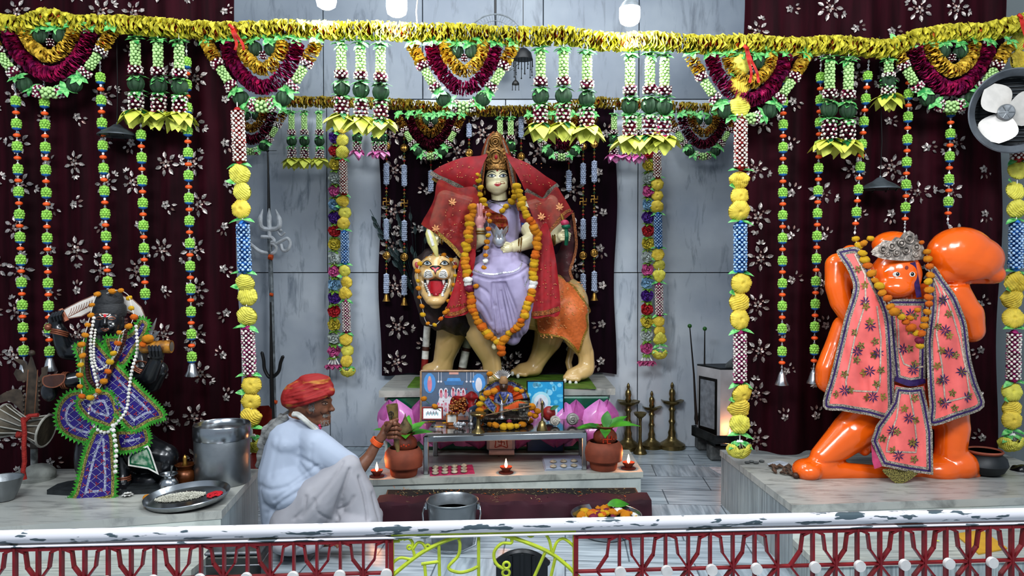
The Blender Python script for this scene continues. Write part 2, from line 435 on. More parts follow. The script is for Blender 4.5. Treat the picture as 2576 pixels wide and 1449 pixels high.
# pier at the right edge, behind the curtain
M_PIER = marble('pier_stone', '777d7c', '565b5b', 3, (1, 1, .6), .5, .5)
M_DARKW = mat('dark_wood', '2b2927', .6, var=.3, scale=8, stretch=(20, 20, 1))
b = MB(); b.box((3.55, 4.85, 1.8), (1.9, .25, 3.9))
tag(b.build('wall_right', M_PIER), kind='structure')
b = MB()
for i, (xx, ww, dd) in enumerate(((2.62, .10, .05), (2.70, .05, .09), (2.77, .09, .06))): b.box((xx, 4.71 - dd / 2 + .03, .95), (ww, dd, 1.3), 0, bev=.01)
b.box((2.69, 4.69, .26), (.3, .1, .1), 0, bev=.01)
tag(b.build('trim_1', M_DARKW), kind='structure')

# ---------------------------------------------------------------- plinths and steps
ZP = .32
def slab_plinth(name, label, poly, step_poly, zp, th=.035):
    t = thing(name, label, 'plinth', (sum(p[0] for p in poly) / len(poly), sum(p[1] for p in poly) / len(poly), 0))
    c = V((t.location.x, t.location.y))
    big = [c + (V((p[0], p[1])) - c) * 1.008 for p in poly]
    MB().prism(big, zp - th, zp).build('top_slab', M_SLAB, t, False)
    b = MB(); b.prism(poly, 0, zp - th); b.m[2] = 1; b.m[3] = 0
    n = len(poly)
    for i in range(n):
        d = V(poly[(i + 1) % n]) - V(poly[i]); b.m[2 + i] = 1 if abs(d.y) > abs(d.x) else 0
    b.build('base', [M_WHITEM, M_STRIPE], t, False)
    if step_poly:
        MB().prism(step_poly, .135, .164).build('step_tread', M_TREAD, t, False)
        MB().prism(inset([V(p) for p in step_poly], .01), 0, .135).build('step_riser', M_STRIPE, t, False)
    return t
g = lambda px, py, z: tuple(G(px, py, z)[:2])
fl, fr, bk = g(-60, 1329, ZP), g(555, 1285, ZP), g(648, 1180, ZP)
slab_plinth('marble_plinth', 'white marble plinth under the black statue and the steel tray', [(fl[0] - .3, fl[1] - .08), fr, bk, (fl[0] - .4, bk[1])],
            [(fl[0] - .3, 2.9), (fr[0] - .02, 3.1), (fr[0], fr[1] - .002), (fl[0] - .3, fl[1] - .082)], ZP)
fl, fr, bk = g(1995, 1270, ZP), g(2640, 1248, ZP), g(1865, 1172, ZP)
slab_plinth('marble_plinth', 'white marble plinth under the big orange statue', [fl, (fr[0] + .3, fr[1] + .03), (fr[0] + .3, 4.5), (bk[0] - .01, 4.5)],
            [(fl[0], 3.19), (fr[0] + .3, 3.3), (fr[0] + .3, fr[1] + .028), (fl[0], fl[1] - .002)], ZP)
# altar step
ZA = .165
t = thing('altar_step', 'long low grey marble step carrying the steel table and clay pots', 'step', (G(1270, 1200, ZA).x, 4.85, 0))
pl = [g(925, 1207, ZA), g(1618, 1187, ZA), (1.66 * .46, 5.25), (-1.66 * .53, 5.25)]
pl[2] = (g(1618, 1187, ZA)[0], 5.15); pl[3] = (g(925, 1207, ZA)[0], 5.15)
MB().prism(pl, ZA - .035, ZA).build('step_tread', M_TREAD, t, False)
MB().prism(inset([V(p) for p in pl], .012), 0, ZA - .035).build('step_riser', M_WHITEM, t, False)
# lion platform
ZL = .57
c0, c1 = G(953, 983, ZL), G(1548, 977, ZL)
t = thing('statue_platform', 'grey marble platform with painted pink lotus front under the lion statue', 'platform', ((c0.x + c1.x) / 2, 5.5, 0))
pl = [(c0.x, c0.y), (c1.x, c1.y), (c1.x, WY - .01), (c0.x, WY - .01)]
MB().prism(pl, ZL - .045, ZL).build('top_slab', M_SLAB, t, False)
inn = [(c0.x + .03, c0.y + .05), (c1.x - .03, c1.y + .05), (c1.x - .03, WY - .01), (c0.x + .03, WY - .01)]
MB().prism(inn, 0, ZL - .045).build('base', M_WHITEM, t, False)
M_PINK = mat('lotus_pink', 'd487c4', .3, var=.08, coat=.5); M_PINKD = mat('lotus_pink_dark', 'b35f9e', .35, var=.1, coat=.4); M_LGREEN = mat('lotus_green', '0e5f48', .35, coat=.3)
LY = c0.y + .04
b = MB(); b.box(((c0.x + c1.x) / 2, LY, .345), (c1.x - c0.x - .1, .03, .36), 0, bev=.01); b.build('lotus_ground', M_LGREEN, t, False)
def petal(x, z0, z1, wd, off, m, lean=0.):
    pr = ((0, .5), (.25, .9), (.45, 1), (.65, .86), (.82, .52), (.93, .22), (1, .01))
    def f(i, j):
        for (s0, w0), (s1, w1) in zip(pr, pr[1:]):
            if j <= s1: break
        w = wd / 2 * (w0 + (w1 - w0) * (j - s0) / (s1 - s0)); a = (i - .5) * 2
        return V((x + a * w + lean * j, LY - off - .07 * sin(pi * min(1, j * .75 + .12)) * (1 - a * a * .85) + .012 * max(0, 1 - abs(a) * 8), z0 + (z1 - z0) * j))
    b = MB(); b.grid(f, 10, 14); return b.build('lotus_petal', m, t)
W0 = c1.x - c0.x
for i in range(8): petal(c0.x + .1 + (W0 - .2) * i / 7, .26, .51, .2, .018, M_PINKD, .01 * (i - 3.5))
for i in range(7): petal(c0.x + .16 + (W0 - .32) * i / 6, .2, .515 - .02 * (i % 2), .3, .035, M_PINK, .014 * (i - 3))
for i in range(6): petal(c0.x + .16 + (W0 - .32) * i / 5, .37, .185, .3, .05, M_PINKD)
# green painted ground sheet below the paws
M_GRASS = mat('grass_paint', '5b7d2a', .55, var=.2, scale=12)
pp = [G(1025, 972, ZL + .01), G(1045, 947, ZL + .01), G(1475, 940, ZL + .01), G(1500, 975, ZL + .01)]
MB().prism([(p.x, p.y) for p in pp], ZL, ZL + .008).build('green_paint', M_GRASS, t, False)
# ---------------------------------------------------------------- velvet curtains
M_VELVET = mat('maroon_velvet', '320714', .7, var=.3, scale=3, stretch=(6, 1, .6), sheen=.22, sheencol='8b1f3a', spec=.12)
M_VELVETC = mat('dark_velvet', '200818', .8, var=.3, scale=3, stretch=(6, 1, .6), sheen=.15, sheencol='4c1f48', spec=.12)
M_SEQ = mat('silver_sequin', 'bcb2ab', .36, .6, var=.3, scale=60, bump=.3, bscale=120)
M_SEQB = mat('bronze_sequin', '9a7f76', .4, .6, var=.3, scale=60)
def motif(b, fn, x, z, k, big, rng):
    def lf(dx, dz, ang, L, W, m=0):
        p = fn(x + dx * k, z + dz * k); d = V((cos(ang), rng.uniform(-.2, .2), sin(ang)))
        b.leaf(p, d, V((rng.uniform(-.25, .25), -1, rng.uniform(-.25, .25))), L * k, W * k, .1, m, 3, .25)
    a0 = rng.uniform(0, 6.28)
    if big:
        for i in range(6): a = a0 + i * 1.047; lf(cos(a) * 3, sin(a) * 3, a, 11, 9, 1 if i % 2 else 0)
        for i in range(7):
            a = a0 + .4 + i * .9; lf(cos(a) * 19, sin(a) * 19, a + rng.uniform(-.2, .2), 21, 12.5)
        s = a0 + .9
        for i in range(5): a = s + i * 1.25; lf(cos(a) * 15, sin(a) * 15, a, 8, 7, 1)
        cx, cz = cos(s) * 42, sin(s) * 42
        for i in range(4): a = s + (i - 1.5) * .8; lf(cx + cos(a) * 2, cz + sin(a) * 2, a, 13, 8)
    else:
        for i in range(5): a = a0 + i * 1.256; lf(cos(a) * 2, sin(a) * 2, a, 12, 10)
        for i in range(3):
            a = a0 + 2.2 + (i - 1) * .55; lf(cos(a) * 19, sin(a) * 19, a, 14, 8, i % 2)
def curtain(name, label, Y, px0, px1, z0, z1, vel, amp, fq, seed, cw, rh, gather=0.):
    rng = random.Random(seed); x0, x1 = (px0 - CX) * u(Y), (px1 - CX) * u(Y); t = thing(name, label, 'curtain', ((x0 + x1) / 2, Y, z0))
    ph = [rng.uniform(0, 6.28) for _ in range(4)]
    def dy(x, z):
        s = (z - z0) / (z1 - z0); xx = x + gather * sin(z * 1.3) * .05
        f = sin(xx * fq + ph[0] + s * .6) + .6 * sin(xx * fq * 2.3 + ph[1] - s) + .35 * sin(xx * fq * 4.1 + ph[2] + s * 2)
        return Y + amp * f * (.5 + .6 * (1 - s)) + .02 * sin(x * 2 + ph[3])
    def edge(x, z): return .012 * sin(z * 5 + ph[1]) * (1 if abs(x - x0) < .05 or abs(x - x1) < .05 else 0)
    nu = int((x1 - x0) / .018); b = MB()
    b.grid(lambda i, j: V((x0 + (x1 - x0) * i + edge(x0 + (x1 - x0) * i, z0 + (z1 - z0) * j), dy(x0 + (x1 - x0) * i, z0 + (z1 - z0) * j), z0 + (z1 - z0) * j + (.012 * sin(i * 31 + ph[0]) if j == 0 else 0))), nu, 46)
    b.build('velvet_cloth', vel, t, sharp=80)
    fn = lambda x, z: V((x, dy(x, z) - .009, z))
    b = MB(); k = u(Y); nx = int((x1 - x0) / (cw * k)); nz = int((z1 - z0) / (rh * k)); mx = (x1 - x0) / nx; mz = (z1 - z0) / nz
    for i in range(nx):
        for j in range(nz):
            for q in (0, 1):
                x = x0 + (i + .25 + q * .5) * mx + rng.uniform(-.07, .07) * mx; z = z0 + (j + .3 + (.5 if (i + q) % 2 else 0)) * mz + rng.uniform(-.05, .05) * mz
                if x0 + .03 < x < x1 - .05 and z0 + .05 < z < z1 - .03: motif(b, fn, x, z, k * rng.uniform(.74, .88), (q == (j + i) % 2) if i % 3 else q == 0, rng)
    tag(b.build('sequin_pattern', [M_SEQ, M_SEQB], t, False), kind='stuff'); return t
def zf(py, Y): return P(CX, py, Y).z
YL, YR = 4.2, 4.36
curtain('velvet_curtain', 'dark maroon velvet curtain with silver sequin flowers behind the black statue', YL, -420, 604, .04, 3.05, M_VELVET, .016, 16, 11, 146, 104)
curtain('velvet_curtain', 'dark maroon velvet curtain with silver sequin flowers behind the orange statue', YR, 1863, 2512, .34, 3.15, M_VELVET, .018, 15, 23, 146, 104)
curtain('velvet_curtain', 'almost black velvet backdrop with sequin flowers on the wall behind the lion', 5.86, 956, 1549, .575, zf(268, 5.86), M_VELVETC, .006, 9, 5, 124, 92)

# ---------------------------------------------------------------- flower work
M_YEL = mat('yellow_ruffle', 'ece054', .7, var=.15, scale=40); M_YEL2 = mat('golden_ruffle', 'f3cd50', .7, var=.15, scale=40); M_ORG = mat('orange_ruffle', 'f07a28', .7, var=.15, scale=40)
M_MAG = mat('magenta_ruffle', 'b01656', .65, var=.25, scale=30, col2='7c0f52'); M_MAGD = mat('deep_magenta', '5e0c2c', .7, var=.2)
M_BUD = mat('lime_bead', 'b9dc93', .6, var=.1); M_BUDC = mat('bead_core', '5f8a4a', .7)
M_LEAF = mat('leaf_green', '2f9048', .5, var=.3, scale=50, col2='8fd684'); M_LEAFD = mat('leaf_dark', '1d6a34', .5, var=.25, scale=40)
M_BALL = mat('dark_green_pleat', '29472b', .75, var=.25, scale=30); M_PEARL = mat('pearl', 'e4dfd2', .3, var=.05)
M_BLOOM = mat('pale_yellow_bloom', 'd5da5e', .6, var=.1); M_PBLOOM = mat('pink_bloom', 'd4489c', .6, var=.2, scale=40, col2='efb8d8')
M_RED = mat('red_frill', 'b3201f', .65, var=.2); M_BLUE = mat('blue_frill', '2f78c4', .6, var=.2); M_FUCH = mat('fuchsia_frill', 'a81f6e', .65, var=.2)
M_ROS = mat('rosette_yellow', 'e3c94f', .7, var=.12, scale=40, bump=.2, bscale=90); M_ROS2 = mat('rosette_yellow_pale', 'dcd45c', .7, var=.12, scale=40)
M_WHITE = mat('white_thread', 'e8e6df', .7, var=.05); M_SILV = mat('silver', 'c4c6c8', .28, .9, var=.1); M_GOLD = mat('gold', 'b98f4a', .3, .85, var=.15)
def ruff(b, c, ax, r, mi, mo, n=18, wob=.24):
    a, e, d = frame(V(ax)); c = V(c); vs = [c]; ph = R() * 6.28
    for q, k in ((.55, .3), (1, 1)):
        for i in range(n):
            t = 2 * pi * i / n; rad = r * q * (rr(.92, 1.07) if q == 1 else 1); vs.append(c + (a * cos(t) + e * sin(t)) * rad + d * (r * wob * k * (sin(t * 5 + ph) * .5 + rr(-.5, .5))))
    b.add(vs, [(0, 1 + i, 1 + (i + 1) % n) for i in range(n)], mi)
    b.f += [tuple(len(b.v) - len(vs) + x for x in (1 + i, 1 + (i + 1) % n, 1 + n + (i + 1) % n, 1 + n + i)) for i in range(n)]; b.m += [mo] * n
def ruffle(path, r, sp, mi=0, mo=1, n=16, jit=.25, wob=.28, every=0):
    q = smooth_line(path, 8); L = 0; b = MB(); last = 0; k = 0
    for a, c in zip(q, q[1:]):
        d = c - a; l = d.length
        while last <= L + l:
            t = (last - L) / l; p = a.lerp(c, t); ax = d.normalized() + V((rr(-jit, jit), rr(-jit, jit), rr(-jit, jit)))
            m = mi if (every == 0 or (k // every) % 3) else mo
            ruff(b, p, ax, r * rr(.88, 1.08), m, mo, n, wob); last += sp * rr(.8, 1.2); k += 1
        L += l
    return b
def leafs(b, c, d, r, n=6, m=0, mp=1):
    a, e, d = frame(V(d))
    for i in range(n):
        t = 2 * pi * i / n + R() * .5; o = a * cos(t) + e * sin(t)
        b.leaf(c, o + d * rr(-.2, .45), d, r * rr(1.1, 1.45), r * .75, .25, m, 3, .25)
        if i % 2 == 0: b.ell(V(c) + o * r * .45 - d * r * .12, r * .15, mp, None, 1)
def beadcol(b, p, q, r, m=0, mc=1, br=None, n=6):
    p, q = V(p), V(q); a, e, d = frame(q - p); L = (q - p).length; br = br or r * .36; k = max(2, int(L / (br * 1.6)))
    b.cap(p, r * .55, q, r * .55, 8, mc)
    for j in range(k):
        for i in range(n):
            t = 2 * pi * (i + .5 * (j % 2)) / n; b.ell(p + d * (L * (j + .5) / k) + (a * cos(t) + e * sin(t)) * r * .78 + V((0, rr(-.1, .1), rr(-.1, .1))) * br, br * rr(.85, 1.1), m, None, 1 if br < .006 else 2)
def cuff(b, p, d, r, h, mf=0, mp=1, n=3):
    a, e, d = frame(V(d)); p = V(p)
    for j in range(n):
        c = p + d * h * ((j + .5) / n - .5); ruff(b, c, d, r * rr(.85, 1), mf, mf, 12, .35)
        for i in range(7):
            t = 2 * pi * (i + .5 * j) / 7 + R() * .3; b.ell(c + (a * cos(t) + e * sin(t)) * r * .82 + d * rr(-.1, .1) * h / n, r * .19, mp, None, 1)
def pleatball(b, c, r, m=0):
    def f(i, j):
        t = 2 * pi * i; ph = pi * j; q = r * (1 + .08 * sin(t * 11) * sin(ph)); return V(c) + V((q * sin(ph) * cos(t), q * .75 * sin(ph) * sin(t), q * cos(ph)))
    b.grid(f, 36, 8, m, closeu=True)
def bloom(b, c, r, m=0, n=7, down=.55, leafm=None):
    for i in range(n):
        t = 2 * pi * i / n + R() * .4; d = V((cos(t), sin(t) * .8, -down * rr(.6, 1.5)))
        b.leaf(V(c) + V((0, 0, r * .15)), d, V((cos(t) * .4, sin(t) * .4, 1)), r * rr(.9, 1.2), r * .8, rr(.25, .6), m, 4, rr(-.1, .3), .9)
    for i in range(3):
        t = R() * 6.28; b.leaf(c, V((cos(t) * .5, -.4, -1)), V((0, -1, .2)), r * .8, r * .6, .2, m, 3, .2)
    if leafm is not None:
        for i in range(3):
            t = R() * 6.28; b.leaf(V(c) + V((0, 0, r * .2)), V((cos(t), sin(t), -.1)), V((0, 0, 1)), r * .75, r * .35, .5, leafm, 3)
def pleat(b, c, r, ax, kind, m=0):
    """pleated fabric rosette: 0 face-on fan, 1 sideways folds, 2 ragged puff"""
    a, e, d = frame(V(ax)); c = V(c); s0 = R() * 6.28; ca, sa = cos(s0), sin(s0)
    nf = 30 if kind == 0 else 30
    def f(i, j):
        t = 2 * pi * i; q = j; edge = 1 + .04 * sin(t * 7 + s0) + .025 * sin(t * 23) + (.12 * sin(t * 3 + s0) if kind == 2 else 0); x, y = q * cos(t) * edge, q * sin(t) * edge
        h = .55 * sqrt(max(0, 1 - q * q * .98))
        if kind == 0: h += .05 * sin(t * nf) * q + .16 * exp(-(q / .16) ** 2) * -1
        else:
            w = x * ca + y * sa; l = -x * sa + y * ca; h += (.075 + .02 * kind) * (abs(((w * nf + 2. * sin(l * 3.5 + s0)) / pi) % 2 - 1) * 2 - 1) * (1 - q * .2) + .06 * noise.noise(V((x * 3, y * 3, s0)))
        return c + (a * x + e * y) * r + d * h * r
    b.grid(f, 84, 15, m, closeu=True)
    b.grid(lambda i, j: c + (a * cos(2 * pi * i) + e * sin(2 * pi * i)) * r * (1 - j * .5) - d * r * .22 * (.3 + j), 20, 2, m, closeu=True)

def YT(px): return 4.0 + .15 * px / 2576
BAND = [(-330, 40), (-180, 60), (-60, 52), (0, 58), (60, 64), (120, 44), (200, 62), (310, 62), (420, 70), (560, 80), (700, 74), (820, 77), (950, 77), (1060, 82), (1180, 84), (1300, 92), (1420, 90), (1530, 106), (1640, 103), (1760, 112), (1880, 110), (2000, 118), (2100, 112), (2200, 122), (2245, 120), (2310, 96), (2400, 82), (2500, 76), (2640, 38)]
def bandy(px):
    for a, c in zip(BAND, BAND[1:]):
        if px <= c[0]: return a[1] + (c[1] - a[1]) * (px - a[0]) / (c[0] - a[0])
U4 = u(4.07)
t = thing('hanging_flower_toran', 'long yellow and orange ruffled flower garland strung across the front under the bulbs', 'garland', P(1288, 90, 4.07))
ruffle([P(x, y, YT(x)) for x, y in BAND], 24 * U4, 4.6 * U4, 0, 1, 18, .22, .34, 7).build('ruffled_band', [M_ORG, M_YEL], t, sharp=180)
b = MB(); b.tube([P(x, y - 12 - 9 * sin(x * .004) ** 2, YT(x) + .02) for x, y in BAND], .0025, 5); b.build('hanging_wire', mat('wire', '3a3a3a', .5, .4), t)
REAR = [(590, 262), (640, 260), (720, 256), (870, 258), (1000, 262), (1100, 272), (1250, 280), (1370, 275), (1500, 258), (1560, 262), (1700, 270), (1850, 277)]
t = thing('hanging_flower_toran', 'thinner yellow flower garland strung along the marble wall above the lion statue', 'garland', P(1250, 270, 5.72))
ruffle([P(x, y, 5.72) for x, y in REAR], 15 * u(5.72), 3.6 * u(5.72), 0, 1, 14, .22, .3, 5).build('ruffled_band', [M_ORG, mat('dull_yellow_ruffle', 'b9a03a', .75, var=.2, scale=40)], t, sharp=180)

def swag(cx, cy, Y, k, sx, label, group, dim=0, depthk=1.):
    U = u(Y) * k; O = P(cx, cy, Y); t = thing('hanging_flower_swag', label, 'garland', O, group)
    w = lambda x, y, dz=0.: O + V((x * sx * U, dz, -y * U))
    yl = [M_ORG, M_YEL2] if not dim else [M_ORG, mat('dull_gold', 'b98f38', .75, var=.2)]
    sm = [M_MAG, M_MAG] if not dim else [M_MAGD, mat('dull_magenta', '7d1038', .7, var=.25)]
    ruffle([w(-80, 8), w(-68, 50), w(-32, 98), w(4, 114), w(40, 96), w(72, 48), w(84, 6)], 19 * U, 3.6 * U, 0, 1, 16, .2, .25).build('magenta_loop', sm, t, sharp=180)
    ruffle([w(-46, 2, -.004), w(-36, 38, -.01), w(4, 72, -.012), w(42, 40, -.01), w(52, 2, -.004)], 17 * U, 3.6 * U, 0, 1, 16, .2, .3, 6).build('yellow_loop', yl, t, sharp=180)
    for s in (-1, 1):
        ruffle([w(s * 128, 6), w(s * 116, 30), w(s * 106, 48)], 17 * U, 4 * U, 0, 1, 14, .2, .3, 4).build('yellow_cuff', yl, t, sharp=180)
        for p, q, r in (((s * 98, 66), (s * 78, 100), 11),):
            b = MB(); beadcol(b, w(*p), w(*q), r * U, 0, 1); b.build('bead_column', [M_BUD, M_BUDC], t)
        for p, d in (((s * 104, 56), (s * 10, 20)), ((s * 72, 110), (s * 12, 14)), ((s * 22, 157), (s * 10, 2))):
            b = MB(); cuff(b, w(*p), V((d[0], 0, d[1])), 17 * U, 16 * U); b.build('pearl_cuff', [M_MAG, M_PEARL], t)
        b = MB(); pleatball(b, w(s * 50, 140), 19 * U); b.build('green_pompom', M_BALL, t)
        b = MB(); pleatball(b, w(s * 20 + 3, 20), 18 * U); b.build('green_pompom', M_BALL, t)
        for p in ((s * 62, 124), (s * 34, 152), (s * 128, -4), (s * 84, -4), (s * 48, -6), (s * 18, 0)):
            b = MB(); leafs(b, w(p[0], p[1], -.012), V((s * .3, -.8, .5)), 20 * U); b.build('leaf_cluster', [M_LEAF, M_BUD], t)
    b = MB(); beadcol(b, w(-14, 160), w(16, 160), 14 * U, 0, 1); b.build('bead_column', [M_BUD, M_BUDC], t)
    b = MB(); cuff(b, w(3, 36), V((0, 0, 1)), 10 * U, 20 * U); b.build('pearl_cuff', [M_MAG, M_PEARL], t)
    return t
SW = [(122, 1.25, 1.0, 'flower swag nearest the left end of the front garland, above the wooden drum'), (658, 1.05, 1.02, 'flower swag at the inner edge of the left curtain, above the wall trident'),
      (1165, 1.0, .98, 'flower swag at the middle of the front garland, before the wire fan'), (1882, 1.12, 1.0, 'flower swag at the inner edge of the right curtain, crossed by yellow rosettes'),
      (2392, 1.15, .98, 'flower swag beside the metal wall fan, above the orange statue')]
for cx, sx, k, lb in SW: swag(cx, bandy(cx) + 26, YT(cx), k, sx, lb, 'swags of the front garland')
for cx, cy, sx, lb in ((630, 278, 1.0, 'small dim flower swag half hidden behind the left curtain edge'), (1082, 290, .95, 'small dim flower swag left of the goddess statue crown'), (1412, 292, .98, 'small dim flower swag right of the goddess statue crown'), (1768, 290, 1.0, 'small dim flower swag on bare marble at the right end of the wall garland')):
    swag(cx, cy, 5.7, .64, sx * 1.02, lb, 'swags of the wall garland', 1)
def tassel(cx, cy, Y, k, H, label, group, pink=0, bl=1):
    U = u(Y) * k; O = P(cx, cy, Y); t = thing('hanging_flower_tassel', label, 'garland', O, group); h = H / k / 250
    w = lambda y, x=0.: O + V((x * U, 0, -y * h * U)); dn = V((0, 0, 1))
    b = MB(); b.tube([w(-22), w(10)], .0022, 5); b.build('thread', M_WHITE, t)
    for y in (6, 122, 168):
        b = MB(); leafs(b, w(y), V((0, -.3, 1)), 22 * U); leafs(b, w(y + 8), V((0, -.6, 1)), 19 * U, 5); b.build('leaf_cluster', [M_LEAF, M_BUD], t)
    b = MB(); beadcol(b, w(20), w(92), 12 * U); b.build('bead_column', [M_BUD, M_BUDC], t)
    b = MB(); cuff(b, w(104), dn, 19 * U, 22 * U * h); b.build('pearl_cuff', [M_MAG, M_PEARL], t)
    b = MB(); pleatball(b, w(145), 20.5 * U); b.build('green_pompom', M_BALL, t)
    b = MB(); cuff(b, w(200), dn, 20 * U, 56 * U * h, n=5); b.build('pearl_cuff', [M_MAG, M_PEARL], t)
    if bl: b = MB(); bloom(b, w(232), (52 if not pink else 42) * U, 0, 8, .22, 1); b.build('bloom', [M_PBLOOM if pink else M_BLOOM, M_LEAFD], t)
    return t
ordw = ['left', 'middle', 'right']
for xs, H, where in (((340, 397, 450), 208, 'on the left curtain'), ((858, 907, 957), 205, 'left of the middle swag'), ((1360, 1418, 1477), 215, 'right of the middle swag'), ((1585, 1635, 1672), 235, 'beneath the right bulb'), ((2088, 2135), 235, 'on the right curtain')):
    for i, x in enumerate(xs): tassel(x, bandy(x) + 24, YT(x) - .01 * i, 1.0, H + (8 * i if H == 205 else 0), '%s yellow-bloomed tassel of the front row %s' % (ordw[i] if len(xs) == 3 else ('left', 'right')[i], where), 'tassels of the front garland')
tassel(2236, 145, YT(2236), .9, 105, 'short flower tassel with one pale yellow bloom beside the right front swag', 'tassels of the front garland')
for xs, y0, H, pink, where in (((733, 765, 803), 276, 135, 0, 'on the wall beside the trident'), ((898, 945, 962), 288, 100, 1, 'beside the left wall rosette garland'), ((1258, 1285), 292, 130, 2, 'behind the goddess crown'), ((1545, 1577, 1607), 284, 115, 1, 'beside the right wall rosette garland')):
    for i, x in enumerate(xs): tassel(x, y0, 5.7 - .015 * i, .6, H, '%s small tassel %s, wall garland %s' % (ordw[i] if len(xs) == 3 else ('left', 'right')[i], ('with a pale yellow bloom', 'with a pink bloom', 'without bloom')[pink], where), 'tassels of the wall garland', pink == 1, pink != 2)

# ---------------------------------------------------------------- pompom bead strands
M_POM = mat('lime_pompom', 'a5dc62', .8, var=.15, scale=60, bump=.5, bscale=150); M_POMB = mat('blue_cap', '1a5f9c', .7); M_ORB = mat('orange_bead', 'ee5f25', .5, var=.1); M_REDC = mat('red_cap', 'b01c3c', .6)
def pom_mesh(U):
    b = MB()
    for j in range(4):
        for i in range(8):
            t = 2 * pi * i / 8 + j * .4; r = 9 * U * (1 if j in (1, 2) else .85); b.ell((r * cos(t), r * sin(t), (j - 1.5) * 5.6 * U), 4 * U, 0, None, 1)
    b.cap((0, 0, -7 * U), 8 * U, (0, 0, 7 * U), 8 * U, 8, 0)
    b.lathe([(1 * U, -17 * U), (10.5 * U, -12.5 * U), (10 * U, -9.5 * U)], seg=10, m=1); b.lathe([(7 * U, 9 * U), (3 * U, 13 * U), (.5 * U, 14 * U)], seg=8, m=2)
    return b.mesh('pompom_bead', [M_POM, M_POMB, M_REDC])
def orb_mesh(U): b = MB(); b.ell((0, 0, 0), (9 * U, 9 * U, 5.5 * U), 0, None, 2); return b.mesh('orange_bead', M_ORB)
def bell_mesh(U):
    b = MB(); b.lathe([(17 * U, -22 * U), (17.5 * U, -20 * U), (12 * U, -8 * U), (9.5 * U, 4 * U), (6.5 * U, 12 * U), (2.5 * U, 15 * U), (2 * U, 20 * U), (.3 * U, 21 * U)], seg=20, wob=lambda t, i: .05 * (1 if int(t * 20 / pi / 2 + i) % 2 else -1))
    return b.mesh('bell', M_SILV)
POM, ORB, BELL = pom_mesh(U4), orb_mesh(U4), bell_mesh(U4)
def strand(x0, y0, x1, y1, bell, label, first, Y, pitch=57.):
    A = P(x0, y0, Y); B = P(x1, y1, Y); t = thing('hanging_bead_strand', label, 'garland', A, 'pompom bead strands'); L = y1 - y0
    b = MB(); n = int(L / pitch * 8); prof = []
    d = (B - A).normalized(); ll = (B - A).length
    k = int(L / 9.5)
    b.tube([A, B], .0018, 6)
    for i in range(k): b.ell(A + d * ll * (i + .5) / k, (3.4 * U4, 3.4 * U4, 4.4 * U4), i % 3 > 0, None, 1)
    b.build('thread_beads', [M_WHITE, M_SILV], t)
    y = first
    while y < y1 - 12:
        o = link('pompom_bead', POM, t); o.location = P(x0 + (x1 - x0) * (y - y0) / L, y, Y); o.rotation_euler.z = R() * 6
        if y + pitch / 2 < y1 - 14: o = link('orange_bead', ORB, t); o.location = P(x0 + (x1 - x0) * (y + pitch / 2 - y0) / L, y + pitch / 2, Y)
        y += pitch
    if bell: o = link('bell', BELL, t); o.location = B
    return t
for a in ((38, 205, 61, 922, 1, 'pompom bead strand nearest the left frame edge, with a silver bell', 255), (110, 160, 125, 912, 1, 'pompom bead strand with a silver bell beside the black statue sword hand', 257), (249, 95, 272, 742, 0, 'pompom bead strand ending just above the black statue head', 196),
          (349, 110, 366, 766, 0, 'pompom bead strand falling behind the sword of the black statue', 340), (468, 95, 483, 925, 1, 'pompom bead strand with a silver bell above the steel drum', 157)): strand(*a, 4.04)
for a in ((1971, 165, 1967, 948, 1, 'left pompom bead strand with a silver bell on the right curtain', 200), (2066, 130, 2047, 944, 1, 'pompom bead strand with a silver bell beside the shoulder of the orange statue', 195), (2186, 150, 2150, 590, 0, 'pompom bead strand ending behind the arm of the orange statue', 192),
          (2288, 150, 2276, 588, 0, 'pompom bead strand ending above the tin crown of the orange statue', 180), (2394, 225, 2384, 566, 0, 'pompom bead strand ending above the raised mace hand, nearest the fan', 280)): strand(*a, 4.2)

